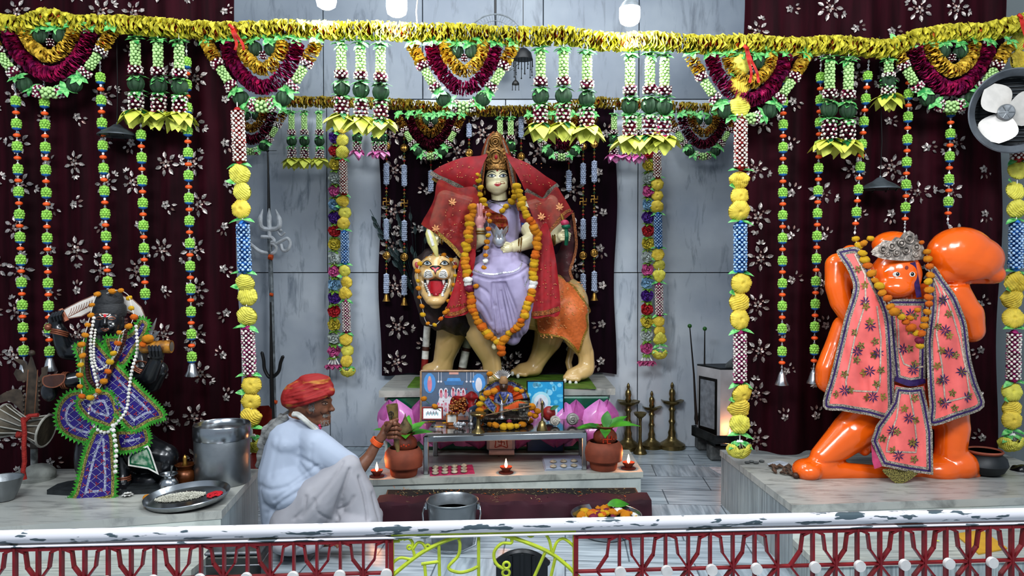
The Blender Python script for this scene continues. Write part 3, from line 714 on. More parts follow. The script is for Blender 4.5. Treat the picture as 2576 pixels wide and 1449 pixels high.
# ---------------------------------------------------------------- rosette garlands
def rgarland(seq, x0, y0, x1, y1, Y, k, label, group, end=True):
    U = u(Y) * k; t = thing('hanging_rosette_garland', label, 'garland', P(x0, y0, Y), group)
    at = lambda y, dx=0.: P(x0 + (x1 - x0) * (y - y0) / (y1 - y0) + dx, y, Y)
    b = MB(); b.tube([at(y0 - 20), at(y1 - 10)], .003, 5); b.build('thread', M_WHITE, t)
    for it in seq:
        if it[0] == 'r':
            for i, y in enumerate(it[1]):
                b = MB(); kind = (0 if R() < .4 else (1 if R() < .7 else 2)); pleat(b, at(y, rr(-4, 4) * k) + V((0, .012 * (i % 2), 0)), 25.5 * U * rr(.92, 1.08), V((rr(-.3, .3), -1, rr(-.45, .3))), kind); rs = b.build('rosette', M_ROS if R() < .65 else M_ROS2, t, sharp=180)
            for y in (it[1][0] - 27 * k, it[1][-1] + 26 * k):
                for s in (-1, 1): b = MB(); b.leaf(at(y), V((s, -.4, rr(-.3, .3))), V((0, -.5, 1)), 34 * U, 17 * U, .3, 0, 4, .2); b.build('leaf', M_LEAF, rs)
            b = MB(); b.leaf(at(it[1][len(it[1]) // 2] - 22 * k, -14 * k), V((-.5, -.7, .2)), V((0, -1, .5)), 24 * U, 16 * U, .3, 0, 4, .2); b.build('leaf', M_LEAF, rs)
        else:
            m = {'red': M_RED, 'blue': M_BLUE, 'mag': M_FUCH}[it[0]]; a, c = it[1]; b = MB(); beadcol(b, at(a + 4 * k), at(c - 4 * k), 18 * U, 1, 0, 3.7 * U, 7)
            nn = int((c - a) / (7 * k))
            for i in range(nn): ruff(b, at(a + (c - a) * (i + .5) / nn), V((rr(-.2, .2), rr(-.2, .2), 1)), 17.5 * U, 0, 0, 14, .3)
            b.build('bud_column', [m, mat('blue_bud', 'a9c4dd', .45, var=.1) if it[0] == 'blue' else M_PEARL], t)
    if end:
        b = MB()
        for i in range(5): b.tube([at(y1 - 18 * k, (i - 2) * 2), at(y1 + 4 * k, (i - 2) * 9 * k)], 2.2 * U, 5, 1)
        for s in (-1, 1): b.leaf(at(y1 - 14 * k), V((s, -.5, -.3)), V((0, -.6, 1)), 36 * U, 20 * U, .3, 2, 4, .2)
        pleat(b, at(y1 + 8 * k, -15 * k), 20 * U, V((-.7, -.6, -.4)), 1); pleat(b, at(y1 + 8 * k, 15 * k), 20 * U, V((.7, -.6, -.4)), 1); pleat(b, at(y1 + 14 * k), 20 * U, V((0, -.7, -.7)), 2)
        b.build('end_blossom', [M_ROS2, M_WHITE, M_LEAF], t, sharp=180)
    return t
rgarland([('red', (275, 410)), ('r', (438, 482, 526)), ('blue', (560, 686)), ('r', (712, 745, 795)), ('mag', (825, 945)), ('r', (968, 1010, 1050))], 597, 270, 636, 1110, 4.02, 1, 'hanging yellow rosette garland at the inner edge of the left curtain, behind the priest', 'large rosette garlands')
rgarland([('r', (165, 215, 268)), ('red', (298, 425)), ('r', (455, 493, 530)), ('blue', (560, 685)), ('r', (712, 760, 803)), ('mag', (835, 962)), ('r', (990, 1028, 1066))], 1864, 150, 1861, 1125, 4.1, 1, 'hanging yellow rosette garland at the inner edge of the right curtain, beside the white box', 'large rosette garlands')
rgarland([('r', (105, 150)), ('red', (300, 405)), ('r', (428, 480, 525)), ('blue', (558, 680)), ('r', (710, 752, 800)), ('mag', (835, 958)), ('r', (985, 1028, 1056))], 2566, 90, 2546, 1108, 4.25, 1, 'hanging yellow rosette garland on the grey pier below the wall fan', 'large rosette garlands')
rgarland([('r', (322, 352, 383)), ('red', (403, 490)), ('r', (505, 535, 562)), ('blue', (582, 664)), ('r', (681, 710, 738)), ('mag', (757, 836)), ('r', (853, 882, 908))], 861, 310, 874, 930, 5.72, .62, 'small yellow rosette garland on the marble wall left of the lion statue', 'small rosette garlands')
rgarland([('r', (340, 358)), ('red', (366, 450)), ('r', (463, 492, 520)), ('blue', (537, 624)), ('r', (640, 667, 693)), ('mag', (714, 794)), ('r', (808, 833, 852))], 1652, 330, 1660, 886, 5.72, .62, 'small yellow rosette garland on the marble wall right of the lion statue', 'small rosette garlands')
FC = {'w': mat('flower_white', 'b9c2bb', .7), 'p': mat('flower_pink', 'c9568f', .7), 'b': mat('flower_blue', '83abc8', .7), 'v': mat('flower_violet', '4f2082', .7), 'r': mat('flower_red', 'b01c26', .7), 'y': mat('flower_yellow', 'c9b53c', .7)}
def mgarland(x0, x1, y0, st, seq, label):
    Y = 5.74; U = u(Y); y1 = y0 + st * len(seq); t = thing('hanging_mixed_flower_garland', label, 'garland', P(x0, y0, Y), 'many coloured flower garlands'); at = lambda y: P(x0 + (x1 - x0) * (y - y0) / (y1 - y0), y, Y)
    b = MB(); b.tube([at(y0 - 20), at(y1)], .003, 5); b.build('thread', M_WHITE, t)
    for i, c in enumerate(seq):
        b = MB(); y = y0 + st * i
        for j, (r, d_) in enumerate(((16, 0), (15, 3), (12, 6), (8, 9))): ruff(b, at(y) + V((0, -d_ * U, 0)), V((rr(-.15, .15), -1, rr(-.15, .15))), r * U, 0, 0, 22, .5)
        f = b.build('flower', FC[c], t, sharp=180)
        b = MB(); leafs(b, at(y + st / 2), V((0, -.3, 1)), 13 * U, 8); b.build('leaf_cluster', [mat('frill_green', '6f9a36', .6), M_YEL], t)
    b = MB()
    for i in range(4): b.tube([at(y1 - 22), at(y1) + V(((i - 1.5) * 9 * U, -.01, 0))], 2 * U, 5, 1)
    for s in (-1, 0, 1): bloom(b, at(y1 + 2) + V((s * 13 * U, -.01, 0)), 15 * U, 0, 6, .2)
    b.build('bloom', [mat('dusty_pink', 'b8517f', .65, var=.2, scale=60), M_WHITE], t)
mgarland(843, 840, 312, 33.6, 'bvrywpbvrywpbvrywp', 'garland of many coloured flowers on the wall left of the lion statue')
mgarland(1633, 1626, 350, 32.8, 'vrywpbvrywpbvrywp', 'garland of many coloured flowers on the wall right of the lion statue')

# ---------------------------------------------------------------- white bead strands on the backdrop
M_WB = mat('pale_blue_bead', 'b5c0d4', .5, var=.1); M_GB = mat('golden_bead', 'b99a55', .5, .3); M_GRB = mat('green_bead', '1f5a34', .5); M_RB = mat('red_bead', 'b5202e', .5)
def wstrand(x, top, items, label):
    Y = 5.78; U = u(Y); bot = items[-1][-1]; t = thing('hanging_white_bead_strand', label, 'garland', P(x, top, Y), 'white bead strands on the backdrop'); b = MB(); b.tube([P(x, top, Y), P(x, bot, Y)], .002, 5); b.build('thread', M_GB, t)
    last = top
    for it in items:
        y = it[1]
        if it[0] == 'c':
            b = MB(); beadcol(b, P(x, y, Y), P(x, it[2], Y), 6.2 * U, 0, 0, 2.9 * U, 6); b.build('bead_column', M_WB, t)
        elif it[0] == 'd':
            b = MB(); a = 2 * pi / 24
            b.tube([P(x, y, Y) + V((8.5 * U * cos(a * i), 0, 8.5 * U * sin(a * i))) for i in range(24)], 1.4 * U, 6, closed=True)
            for s in (0, pi / 2): b.tube([P(x, y, Y) + V((6 * U * cos(s), -.002, 6 * U * sin(s))), P(x, y, Y) - V((6 * U * cos(s), .002, 6 * U * sin(s)))], 1.5 * U, 5)
            b.ell(P(x, y, Y), (7 * U, .003, 7 * U)); b.build('gold_disc', M_GOLD, t)
        elif it[0] == 's':
            b = MB(); c = P(x, y, Y)
            for s in range(4):
                a = s * pi / 2; d = V((cos(a), 0, sin(a))); e = V((-sin(a), 0, cos(a))); b.tube([c, c + d * 8 * U, c + d * 8 * U + e * 8 * U], 1.9 * U, 5)
            b.build('gold_emblem', M_GOLD, t)
        elif it[0] == 'b': 
            b = MB(); b.lathe([(10 * U, -10 * U), (6 * U, -2 * U), (5 * U, 5 * U), (3 * U, 9 * U), (.3 * U, 11 * U)], P(x, y, Y), 14); b.build('bell', M_GOLD, t)
        if it[0] in 'ds':
            for s in (-1, 1):
                for j, m in enumerate((M_GRB, M_GB, M_RB)):
                    b = MB(); b.ell(P(x, y + s * (15 + j * 9), Y), (3.6 * U, 3.6 * U, 2.6 * U), 0, None, 1); b.build(('green_bead', 'golden_bead', 'red_bead')[j], m, t)
WS = lambda o: [('d', 368 + o), ('c', 412 + o, 464 + o), ('s', 507 + o), ('c', 552 + o, 602 + o), ('d', 643 + o), ('c', 690 + o, 738 + o)]
wstrand(972, 300, WS(0)[0:] + [('b', 748)], 'outermost white bead strand on the left of the backdrop, with a bell')
wstrand(1017, 305, WS(4) + [('b', 758)], 'second white bead strand from the left of the backdrop, next to the lion head')
wstrand(1084, 350, [('d', 382), ('c', 430, 482)], 'short white bead strand above the left shoulder of the red veil')
wstrand(1180, 300, [('c', 312, 345), ('d', 385)], 'short white bead strand just left of the goddess crown')
wstrand(1311, 290, [('c', 295, 346), ('d', 394)], 'short white bead strand just right of the goddess crown')
wstrand(1431, 340, [('d', 378), ('c', 430, 480)], 'white bead strand vanishing behind the right arm of the red veil')
wstrand(1467, 320, WS(0), 'second white bead strand from the right of the backdrop, without a bell')
wstrand(1495, 310, WS(-6) + [('b', 746)], 'outermost white bead strand on the right of the backdrop, with a bell')
t = thing('hanging_string', 'pale string hanging from above to the garland beside the middle bulb', 'cord', P(1048, 40, 4.05)); b = MB(); b.tube([P(1046, -40, 4.05), P(1050, 0, 4.05), P(1047, 30, 4.05), P(1050, 66, 4.05)], .0035, 6); b.build('cord', mat('pale_cord', 'c9b9a6', .6), t)
for x, y, H, lb in ((1876, 118, 90, 'red ribbon tied to the front garland above the right rosette garland'), (581, 66, 60, 'short red ribbon knotted at the front garland by the left curtain edge'), (2566, 40, 80, 'red ribbon on the garland end near the right frame edge')):
    t = thing('hanging_ribbon', lb, 'ribbon', P(x, y, YT(x) - .07)); b = MB(); Y = YT(x) - .07
    for d in (0, 14): b.stroke_px([(x + d * .2, y), (x + 6 + d * .5, y + H * .35), (x + 14 + d, y + H * .7), (x + 10 + d * 1.6, y + H)], 7, lambda x_, y_: Y + .006 * sin(y_ * .2), 0)
    b.tube([P(x - 5, y - 4, Y), P(x + 6, y + 6, Y)], .009, 6); b.build('ribbon', mat('ribbon_red', 'c22a1c', .6), t, sharp=180)
# ---------------------------------------------------------------- shared: marigold garlands
M_MARI = mat('marigold', 'ee9a17', .8, var=.2, scale=90, bump=.6, bscale=220); M_MARY = mat('marigold_yellow', 'eebb22', .8, var=.15, scale=90, bump=.6, bscale=220); M_MARO = mat('marigold_deep', 'ee7a12', .8, var=.2, scale=90, bump=.6, bscale=220)
M_WFL = mat('white_petal', 'e6e4dd', .7); M_ROSE = mat('rose_dark', '7c0f38', .7, var=.3); M_THR = mat('garland_thread', 'd9d4c8', .7)
def mari_mesh(name, r, flat=.75):
    b = MB(); v, f = ICO3
    out = []
    for p in v:
        k = r * (1 + .14 * noise.noise(p * 3.2) + .2 * noise.noise(p * 7.5)); out.append((p.x * k, p.y * k, p.z * k * flat))
    b.add(out, f); return b
MARI = mari_mesh('marigold', 1.).mesh('marigold_flower', [M_MARI]); MARIS = []
for m in (M_MARI, M_MARY, M_MARO, M_WFL, M_ROSE):
    q = MARI.copy(); q.materials.clear(); q.materials.append(m); MARIS.append(q)
def flowers_on(t, spots, name='marigold_flower'):
    """spots: (px, py, Y, r_px, material index)"""
    for x, y, Y, r, k in spots:
        o = link(name, MARIS[k], t); o.location = P(x, y, Y); s = r * u(Y); o.scale = (s, s, s); o.rotation_euler = (rr(-.5, .5), rr(-.5, .5), R() * 6)
def thick(path, Yf, r, sp, pick):
    q = smooth_line(path, 10); out = []; L = 0; nx = 0
    for a, c in zip(q, q[1:]):
        l = (c - a).length
        while nx <= L + l:
            p = a.lerp(c, (nx - L) / l); k = nx / 1e9; out.append((p.x + rr(-3, 3), p.y + rr(-2, 2), Yf(p.x, p.y) + rr(-.01, .01), r * rr(.85, 1.2), pick(p.x, p.y))); nx += sp
        L += l
    return out
def thread(t, path, Yf, w=.0018): b = MB(); b.tube([P(p.x, p.y, Yf(p.x, p.y)) for p in smooth_line(path, 6)], w, 5); return b.build('thread', M_THR, t)
MIXO = lambda x, y: 0 if R() < .55 else (1 if R() < .6 else 2)

# ---------------------------------------------------------------- lion statue
M_TAN = mat('lion_tan', 'd9b67c', .3, var=.08, scale=4, coat=.35); M_MANE = mat('lion_mane', '3d2a28', .55, var=.3, scale=14, stretch=(1, 1, .3), bump=.4, bscale=40)
M_BLACK = mat('black_paint', '14120f', .4); M_WPAINT = mat('white_paint', 'e9e6dd', .35); M_REDP = mat('mouth_red', 'b3222c', .3, var=.15, coat=.5); M_PINKP = mat('nose_pink', 'cf5a60', .35); M_EYEB = mat('iris_blue', '7f93a0', .3)
LN = thing('lion_statue', 'tan painted lion statue with dark mane and roaring mouth, standing under the goddess', 'statue', P(1280, 955, 5.55))
YB = 5.6
prims = [('c', (1165, 745, YB, 74), (1290, 752, YB, 72), (1400, 765, YB, 74)), ('e', (1412, 768, YB), (70, 66, 76)),
         # hind near
         ('c', (1432, 790, 5.5, 52), (1452, 850, 5.5, 33), (1474, 888, 5.52, 21), (1476, 925, 5.52, 21)), ('c', (1474, 930, 5.5, 21), (1438, 944, 5.46, 18)), ('e', (1452, 942, 5.48), (32, 22, 16)),
         # hind far
         ('c', (1395, 790, 5.7, 52), (1378, 855, 5.7, 36), (1358, 895, 5.72, 25), (1345, 920, 5.72, 22)), ('c', (1345, 926, 5.71, 21), (1312, 932, 5.68, 19)), ('e', (1325, 932, 5.69), (36, 22, 15)),
         # front far
         ('c', (1150, 780, 5.62, 52), (1132, 850, 5.66, 36), (1117, 900, 5.68, 27), (1114, 925, 5.68, 26)), ('e', (1094, 928, 5.66), (34, 22, 17)),
         # front near
         ('c', (1190, 790, 5.5, 50), (1212, 850, 5.48, 36), (1236, 905, 5.48, 25), (1240, 940, 5.48, 24)), ('e', (1226, 950, 5.46), (32, 22, 16))]
for x, y, Y in ((1424, 950, 5.43), (1438, 953, 5.42), (1453, 953, 5.42), (1292, 936, 5.65), (1305, 940, 5.63), (1321, 941, 5.63), (1070, 933, 5.62), (1084, 937, 5.61)): prims.append(('e', (x, y, Y), (10, 14, 9)))
blob('body', prims, .011, M_TAN, LN, 8, carve=[([(1108, 870), (1135, 850), (1150, 835)], 2.5, .004), ([(1110, 925), (1135, 890), (1140, 870)], 2.5, .004), ([(1225, 860), (1245, 890), (1250, 930)], 2.5, .004), ([(1340, 930), (1380, 890), (1392, 850)], 2.5, .004), ([(1455, 935), (1462, 900), (1450, 870)], 2.5, .004), ([(1489, 930), (1488, 880)], 3, .004)])
b = MB()
for x, y, Y in ((1421, 958, 5.395), (1434, 963, 5.385), (1449, 964, 5.385), (1289, 940, 5.61), (1303, 946, 5.585)): b.ell(P(x, y, Y), (4.5 * u(Y), 4 * u(Y), 6.5 * u(Y)))
b.build('claws', M_WPAINT, LN)
b = MB(); b.tube([P(*p) for p in ((1470, 815, 5.75), (1455, 850, 5.8), (1437, 880, 5.8), (1430, 912, 5.78), (1436, 938, 5.76), (1452, 950, 5.74))], [.03, .03, .028, .026, .025, .02], 10); b.build('tail', M_TAN, LN)
# mane
blob('mane', [('e', (1096, 690, 5.5), (58, 55, 68)), ('e', (1092, 740, 5.46), (48, 50, 55)), ('c', (1095, 740, 5.48, 46), (1125, 790, 5.48, 44), (1165, 815, 5.46, 30)), ('e', (1150, 800, 5.48), (50, 48, 36)), ('c', (1065, 750, 5.46, 22), (1082, 795, 5.46, 26), (1110, 818, 5.44, 18)), ('e', (1180, 818, 5.48), (26, 40, 18)), ('c', (1120, 700, 5.55, 55), (1200, 740, 5.6, 70))],
     .011, M_MANE, LN, 5, wrinkle=(.02, (22, 22, 7)))
M_TAND = mat('lion_tan_shade', '9a744a', .4)
hd = blob('head', [('e', (1098, 688, 5.33), (49, 46, 46)), ('e', (1097, 665, 5.30), (40, 40, 22)), ('c', (1096, 655, 5.25, 17), (1095, 682, 5.19, 16)), ('e', (1078, 690, 5.19), (20, 22, 15)), ('e', (1114, 690, 5.19), (20, 22, 15)),
                   ('c', (1060, 695, 5.3, 18), (1068, 730, 5.26, 14), (1082, 755, 5.2, 13)), ('c', (1134, 695, 5.3, 18), (1124, 730, 5.26, 14), (1108, 755, 5.2, 13)), ('e', (1095, 757, 5.2), (25, 24, 14)), ('e', (1096, 768, 5.22), (15, 18, 9)), ('c', (1072, 660, 5.24, 9), (1082, 652, 5.23, 9)), ('c', (1112, 652, 5.23, 9), (1124, 658, 5.24, 9)),
                   ('e', (1050, 666, 5.36), (13, 8, 17), (0, -18, 0)), ('e', (1143, 664, 5.36), (13, 8, 17), (0, 18, 0))], .006, M_TAN, LN, 4)
B = bvh(hd); D = onto(B, .003, 5.25); D2 = onto(B, .0045, 5.25); D3 = onto(B, .006, 5.25)
b = MB()
for s in (-1, 1):  # whisker pads
    cx = 1096 + s * 17.5
    b.poly_px([(cx - s * 3, 680), (cx + s * 6, 678), (cx + s * 11, 685), (cx + s * 12, 697), (cx, 700), (cx - s * 10, 696), (cx - s * 8, 687)], D, step=4, curve=True, m=0)
    for k in range(3): b.stroke_px([(cx - s * 7, 684.5 + k * 4.2), (cx + s * 3, 682.5 + k * 4.2), (cx + s * 10, 687.5 + k * 4.2)], 1.3, D2, 1)
    ex = 1096.5 + s * 22
    b.poly_px([(ex - 9, 663), (ex - 3, 658), (ex + 4, 658), (ex + 9, 664), (ex, 667)], D, step=3, curve=True, m=0)
    b.poly_px([(ex + 5 * cos(a * .63), 661.5 + 4.4 * sin(a * .63)) for a in range(10)], D2, step=3, m=3); b.poly_px([(ex + 2.4 * cos(a * .79), 661 + 2.4 * sin(a * .79)) for a in range(8)], D3, step=3, m=1)
    b.stroke_px([(ex - 12, 666), (ex - 5, 657.5), (ex + 4, 657), (ex + 11, 665)], 2, D3, 1); b.stroke_px([(ex - 10, 664), (ex, 668), (ex + 10, 665)], 1.2, D3, 1)
b.poly_px([(1080, 672), (1088, 668), (1104, 668), (1111, 672), (1106, 678), (1098, 682), (1095, 692), (1092, 682), (1085, 677)], D, step=3, m=1); b.poly_px([(1084, 673), (1090, 672), (1095, 676), (1101, 672), (1107, 673), (1101, 677), (1097, 680), (1095, 687), (1093, 680)], D2, step=3, m=2)
b.build('face_marking', [M_WPAINT, M_BLACK, M_PINKP, M_EYEB], LN, sharp=180)
b = MB()
for s in (-1, 1): b.ell(P(1096.5 + s * 47, 667, 5.34), (6 * u(5.3), .01, 9 * u(5.3)), 0, Matrix.Rotation(radians(s * 18), 3, 'Y'))
b.build('inner_ear', M_PINKP, LN)
Ym = 5.235
fl_ = lambda x, y: Ym + .035 * (1 - abs(x - 1096) / 32) ; 
b = MB(); outl = [(1066, 702), (1080, 700), (1112, 700), (1127, 702), (1126, 718), (1118, 738), (1112, 746), (1080, 746), (1074, 738), (1067, 718)]
b.poly_px(outl, lambda x, y: 5.2 + .0 * x + .02 * (y < 703), bands=((2.2, 0), (6, 0)), step=5, m=0); b.m = [0 if k == 0 else (1 if k == 2 else 2) for k in b.m]
b.poly_px([(1083, 708), (1110, 708), (1112, 738), (1082, 738)], lambda x, y: 5.193 - .012 * sin(pi * (x - 1082) / 30), step=4, m=1)
b.build('mouth', [M_BLACK, M_REDP, M_DARKW], LN)
b = MB()
for x, l, dx in ((1076, 15, 1), (1116, 15, -1)): b.lathe([(4.5 * u(5.2), 0), (3.6 * u(5.2), -.5 * l * u(5.2)), (.3 * u(5.2), -l * u(5.2))], P(x, 702, 5.185), 10)
for x in (1080, 1113): b.lathe([(4.5 * u(5.2), 0), (3.4 * u(5.2), 6 * u(5.2)), (.4 * u(5.2), 12 * u(5.2))], P(x, 745, 5.185), 10)
for i in range(6):
    for s in (-1, 1): b.box(P(1096.5 + s * (27 - i * 1.9 - (i * .25)), 714 + i * 5, 5.188), (6.5 * u(5.2), .012, 4.2 * u(5.2)), 0, None, .003)
b.build('teeth', M_WPAINT, LN)
b = MB(); b.ell(P(1096, 741, 5.18), (9 * u(5.2), .02, 5 * u(5.2))); b.build('tongue', mat('tongue', 'a01226', .2, coat=.6), LN)

# orange cloth over the hindquarters
M_ORCL = mat('orange_brocade', 'd8743a', .5, var=.12, scale=60, sheen=.2, bump=.15); M_GFR = mat('gold_fringe', 'b8923c', .5, .1, var=.35, scale=120, bump=.5, bscale=200)
lb = bvh([o for o in LN.children if o.name.startswith('body')][0])
def dl(x, y):
    q = onto(lb, .02, 5.5)(x, y); return min(q, 5.34 + .0035 * abs(x - 1420) * .6)
oc = thing('orange_cloth', 'orange brocade cloth with gold fringe over the hindquarters of the lion', 'cloth', P(1420, 780, 5.35))
ob = onto(lb, .014, 9.)
def ocd(x, y): return min(ob(x, y), 5.375 + .00003 * (x - 1400) ** 2 - .012 * sin(x * .12 + y * .02) * max(0, (y - 740) / 100) + .05 * max(0, (740 - y) / 50) ** 2)
b = MB(); b.poly_px([(1352, 735), (1370, 700), (1402, 690), (1438, 712), (1466, 748), (1486, 780), (1478, 796), (1481, 822), (1470, 850), (1457, 888), (1440, 872), (1418, 853), (1385, 845), (1352, 838), (1346, 790)], ocd, bands=((5, 0),), step=7, curve=True)
b.build('brocade', [M_GFR, M_ORCL], oc, sharp=180)
b = MB()
for i in range(150):
    x, y = rr(1356, 1470), rr(705, 850)
    if x + .4 * y < 1795 - 40 * (y > 800): b.box(P(x, y, ocd(x, y) - .003), (.012, .003, .006), 0, Matrix.Rotation(.5, 3, 'Y'))
tag(b.build('woven_pattern', mat('orange_dot', 'e59a58', .4, .2), oc, False), kind='stuff')

# ---------------------------------------------------------------- goddess statue
M_CREAM = mat('cream_skin', 'e3d9b0', .3, var=.04, scale=4, coat=.4); M_LAV = mat('lavender_silk', 'a69cba', .6, var=.1, scale=9, sheen=.25); M_LAVD = mat('lavender_shade', '8d7fb2', .65, var=.1)
M_VEIL = mat('red_veil', 'a3211c', .6, var=.2, scale=18, alpha=.84, sheen=.2, col2='7f1414'); M_VEILO = mat('red_panel', 'a01620', .6, var=.15, scale=20, sheen=.2); M_HOOD = mat('orange_red_veil', 'a8381c', .55, var=.25, scale=40, col2='7a2412')
M_SLACE = mat('silver_lace', 'b3a899', .45, .15, var=.4, scale=150, bump=.6, bscale=180); M_CROWN = mat('old_gold', 'b98a4e', .35, .6, var=.35, scale=60, bump=.4, bscale=90); M_BANGLE = mat('bangle_gold', 'a58240', .3, .75)
M_DGOLD = mat('brown_gold', 'a8622e', .5, .1, var=.35, scale=120, bump=.4, bscale=160)
GD = thing('goddess_statue', 'cream goddess statue with gold crown, lavender sari and red veil, seated on the lion', 'statue', P(1262, 700, 5.35))
gb = blob('body', [('e', (1250, 452, 5.36), (30, 33, 38)), ('e', (1250, 468, 5.34), (28.5, 28, 20)), ('e', (1250, 480, 5.325), (16, 14, 9)), ('c', (1251, 446, 5.318, 4), (1250.5, 454, 5.296, 5)), ('e', (1250.5, 455, 5.297), (7.5, 6, 4)), ('e', (1236, 462, 5.315), (11, 10, 9)), ('e', (1266, 462, 5.315), (11, 10, 9)), ('e', (1251.5, 464, 5.309), (9, 7, 3)), ('e', (1251.5, 467, 5.309), (7, 6, 3)),
                   ('c', (1254, 480, 5.4, 20), (1258, 512, 5.4, 21)), ('c', (1216, 534, 5.41, 24), (1262, 528, 5.4, 30), (1314, 540, 5.41, 24)), ('c', (1262, 550, 5.38, 44), (1262, 615, 5.38, 40), (1262, 660, 5.4, 52)),
                   ('c', (1316, 545, 5.4, 24), (1343, 592, 5.34, 25), (1342, 602, 5.32, 22), (1310, 616, 5.24, 17), (1290, 622, 5.2, 14)), ('e', (1275, 625, 5.18), (17, 16, 13)),
                   ('c', (1214, 545, 5.4, 22), (1190, 615, 5.34, 17), (1212, 605, 5.25, 12), (1208, 572, 5.21, 10)), ('e', (1206.5, 553, 5.2), (15.5, 7, 19)),
                   ('c', (1210, 525, 5.45, 22), (1120, 500, 5.42, 22), (1098, 560, 5.36, 18), (1108, 603, 5.3, 10)), ('e', (1092, 604, 5.27), (15, 13, 12)),
                   ('c', (1215, 530, 5.48, 20), (1135, 520, 5.45, 20), (1112, 545, 5.4, 14), (1096, 545, 5.36, 12)),
                   ('c', (1318, 530, 5.46, 22), (1385, 510, 5.44, 20), (1402, 570, 5.38, 16), (1388, 606, 5.33, 13), (1408, 600, 5.28, 10)), ('e', (1416, 594, 5.26), (15, 13, 13)),
                   ('c', (1262, 850, 5.25, 12), (1245, 872, 5.18, 9)), ('c', (1326, 715, 5.2, 11), (1328, 740, 5.17, 10), (1326, 765, 5.16, 8))], .0055, [M_CREAM, mat('palm_pink', 'd99a9a', .4, var=.08)], GD, 4,
          fmat=lambda x, y, Y: 1 if (1192 < x < 1222 and 530 < y < 574 and Y < 5.2) else 0)
def finger(pts, r, m=None):
    b = MB(); b.tube([P(*p) for p in pts], [r * u(5.2) * (1 - .22 * i / (len(pts) - 1)) for i in range(len(pts))], 8); b.ell(P(*pts[-1]), r * .8 * u(5.2), 0, None, 2); b.ell(P(*pts[0]), r * u(5.2), 0, None, 2); b.build('finger', m or M_CREAM, GD)
for i, (x, l) in enumerate(((1196, 24), (1202.5, 30), (1209, 31), (1215, 25))): finger(((x, 545, 5.195), (x + .2 * (i - 1.5), 545 - l * .55, 5.185), (x + .6 * (i - 1.5), 545 - l, 5.19)), 4.3, MATS['palm_pink'])
finger(((1218, 558, 5.19), (1223, 546, 5.175), (1224, 534, 5.17)), 4.3, MATS['palm_pink'])
for i in range(4): finger(((1285 - i * 3, 616 + i * 5.2, 5.17), (1268 - i * 1, 616 + i * 5.6, 5.145), (1262 + i * 1.5, 621 + i * 4.2, 5.17)), 4.2)
finger(((1288, 616, 5.18), (1274, 611, 5.15), (1266, 613, 5.145)), 4.2)
for i in range(4): finger(((1100, 598 + i * 5.5, 5.25), (1082 + i, 597 + i * 5.6, 5.22), (1078 + i * 2, 601 + i * 5, 5.24)), 3.8)
finger(((1102, 596, 5.25), (1096, 606, 5.22), (1090, 614, 5.21)), 3.8)
for i in range(4): finger(((1412, 586 + i * 5.5, 5.24), (1428, 585 + i * 5.6, 5.215), (1434 - i, 589 + i * 5, 5.235)), 3.8)
finger(((1410, 588, 5.25), (1416, 580, 5.22), (1424, 580, 5.215)), 3.8)
gB = bvh(gb); D = onto(gB, .0015, 5.3); D2 = onto(gB, .0024, 5.3); D3 = onto(gB, .0033, 5.3)
b = MB()
for ex, s in ((1237, -1), (1266, 1)):
    b.poly_px([(ex - 9.5, 443), (ex - 4, 438.8), (ex + 3, 438.6), (ex + 9.5, 442), (ex + 3, 445.2), (ex - 4, 445.4)], D, step=2.5, curve=True, m=0)
    b.poly_px([(ex + .4 + 3.6 * cos(a * .63), 441.8 + 3.4 * sin(a * .63)) for a in range(10)], D2, step=2, m=3); b.poly_px([(ex + .4 + 1.9 * cos(a * .79), 441.8 + 1.9 * sin(a * .79)) for a in range(8)], D3, step=2, m=1)
    b.stroke_px([(ex - 11, 443.5), (ex - 4, 438.3), (ex + 3, 438), (ex + 11, 441.5)], 1.7, D3, 1); b.stroke_px([(ex - 10, 443.4), (ex, 446), (ex + 10, 442)], 1, D3, 1)
    b.stroke_px([(ex - 11, 437), (ex - 2, 431.8), (ex + 4, 432.2), (ex + 11, 436.5)] if s < 0 else [(ex - 11, 437), (ex - 4, 432.2), (ex + 2, 431.4), (ex + 12, 436)], 2.1, D3, 1, taper=True)
b.poly_px([(1243, 463.6), (1248, 461.4), (1251.5, 462.4), (1255, 461.2), (1261, 463), (1256, 467.5), (1251, 468.6), (1247, 467.4)], D, step=2, curve=True, m=2)
b.stroke_px([(1242.5, 463.8), (1251.5, 464.2), (1261.5, 463.2)], .7, D2, 1)
b.poly_px([(1251 + 2 * cos(a * .79), 428.5 + 2.8 * sin(a * .79)) for a in range(8)], D2, step=2, m=2); b.stroke_px([(1247, 457.8), (1248.5, 459), (1251, 458.6)], .8, D2, 4); b.stroke_px([(1251, 458.6), (1253.5, 459), (1255.5, 457.4)], .8, D2, 4)  # the two thin strokes under the nose are its shading, painted as lines
b.stroke_px([(1257, 458.5), (1262, 461.5), (1270, 461)], 1.6, D2, 4); b.stroke_px([(1258, 457), (1266, 457), (1271, 461)], .8, D2, 4)
b.build('face_marking', [M_WPAINT, M_BLACK, mat('lip_red', 'b81c2a', .35), M_EYEB, M_DGOLD], GD, sharp=180)
b = MB(); b.ell(P(1250, 446, 5.375), (32.5 * u(5.4), 30 * u(5.4), 36 * u(5.4)), 0, None, 3); b.build('hair', M_BLACK, GD)
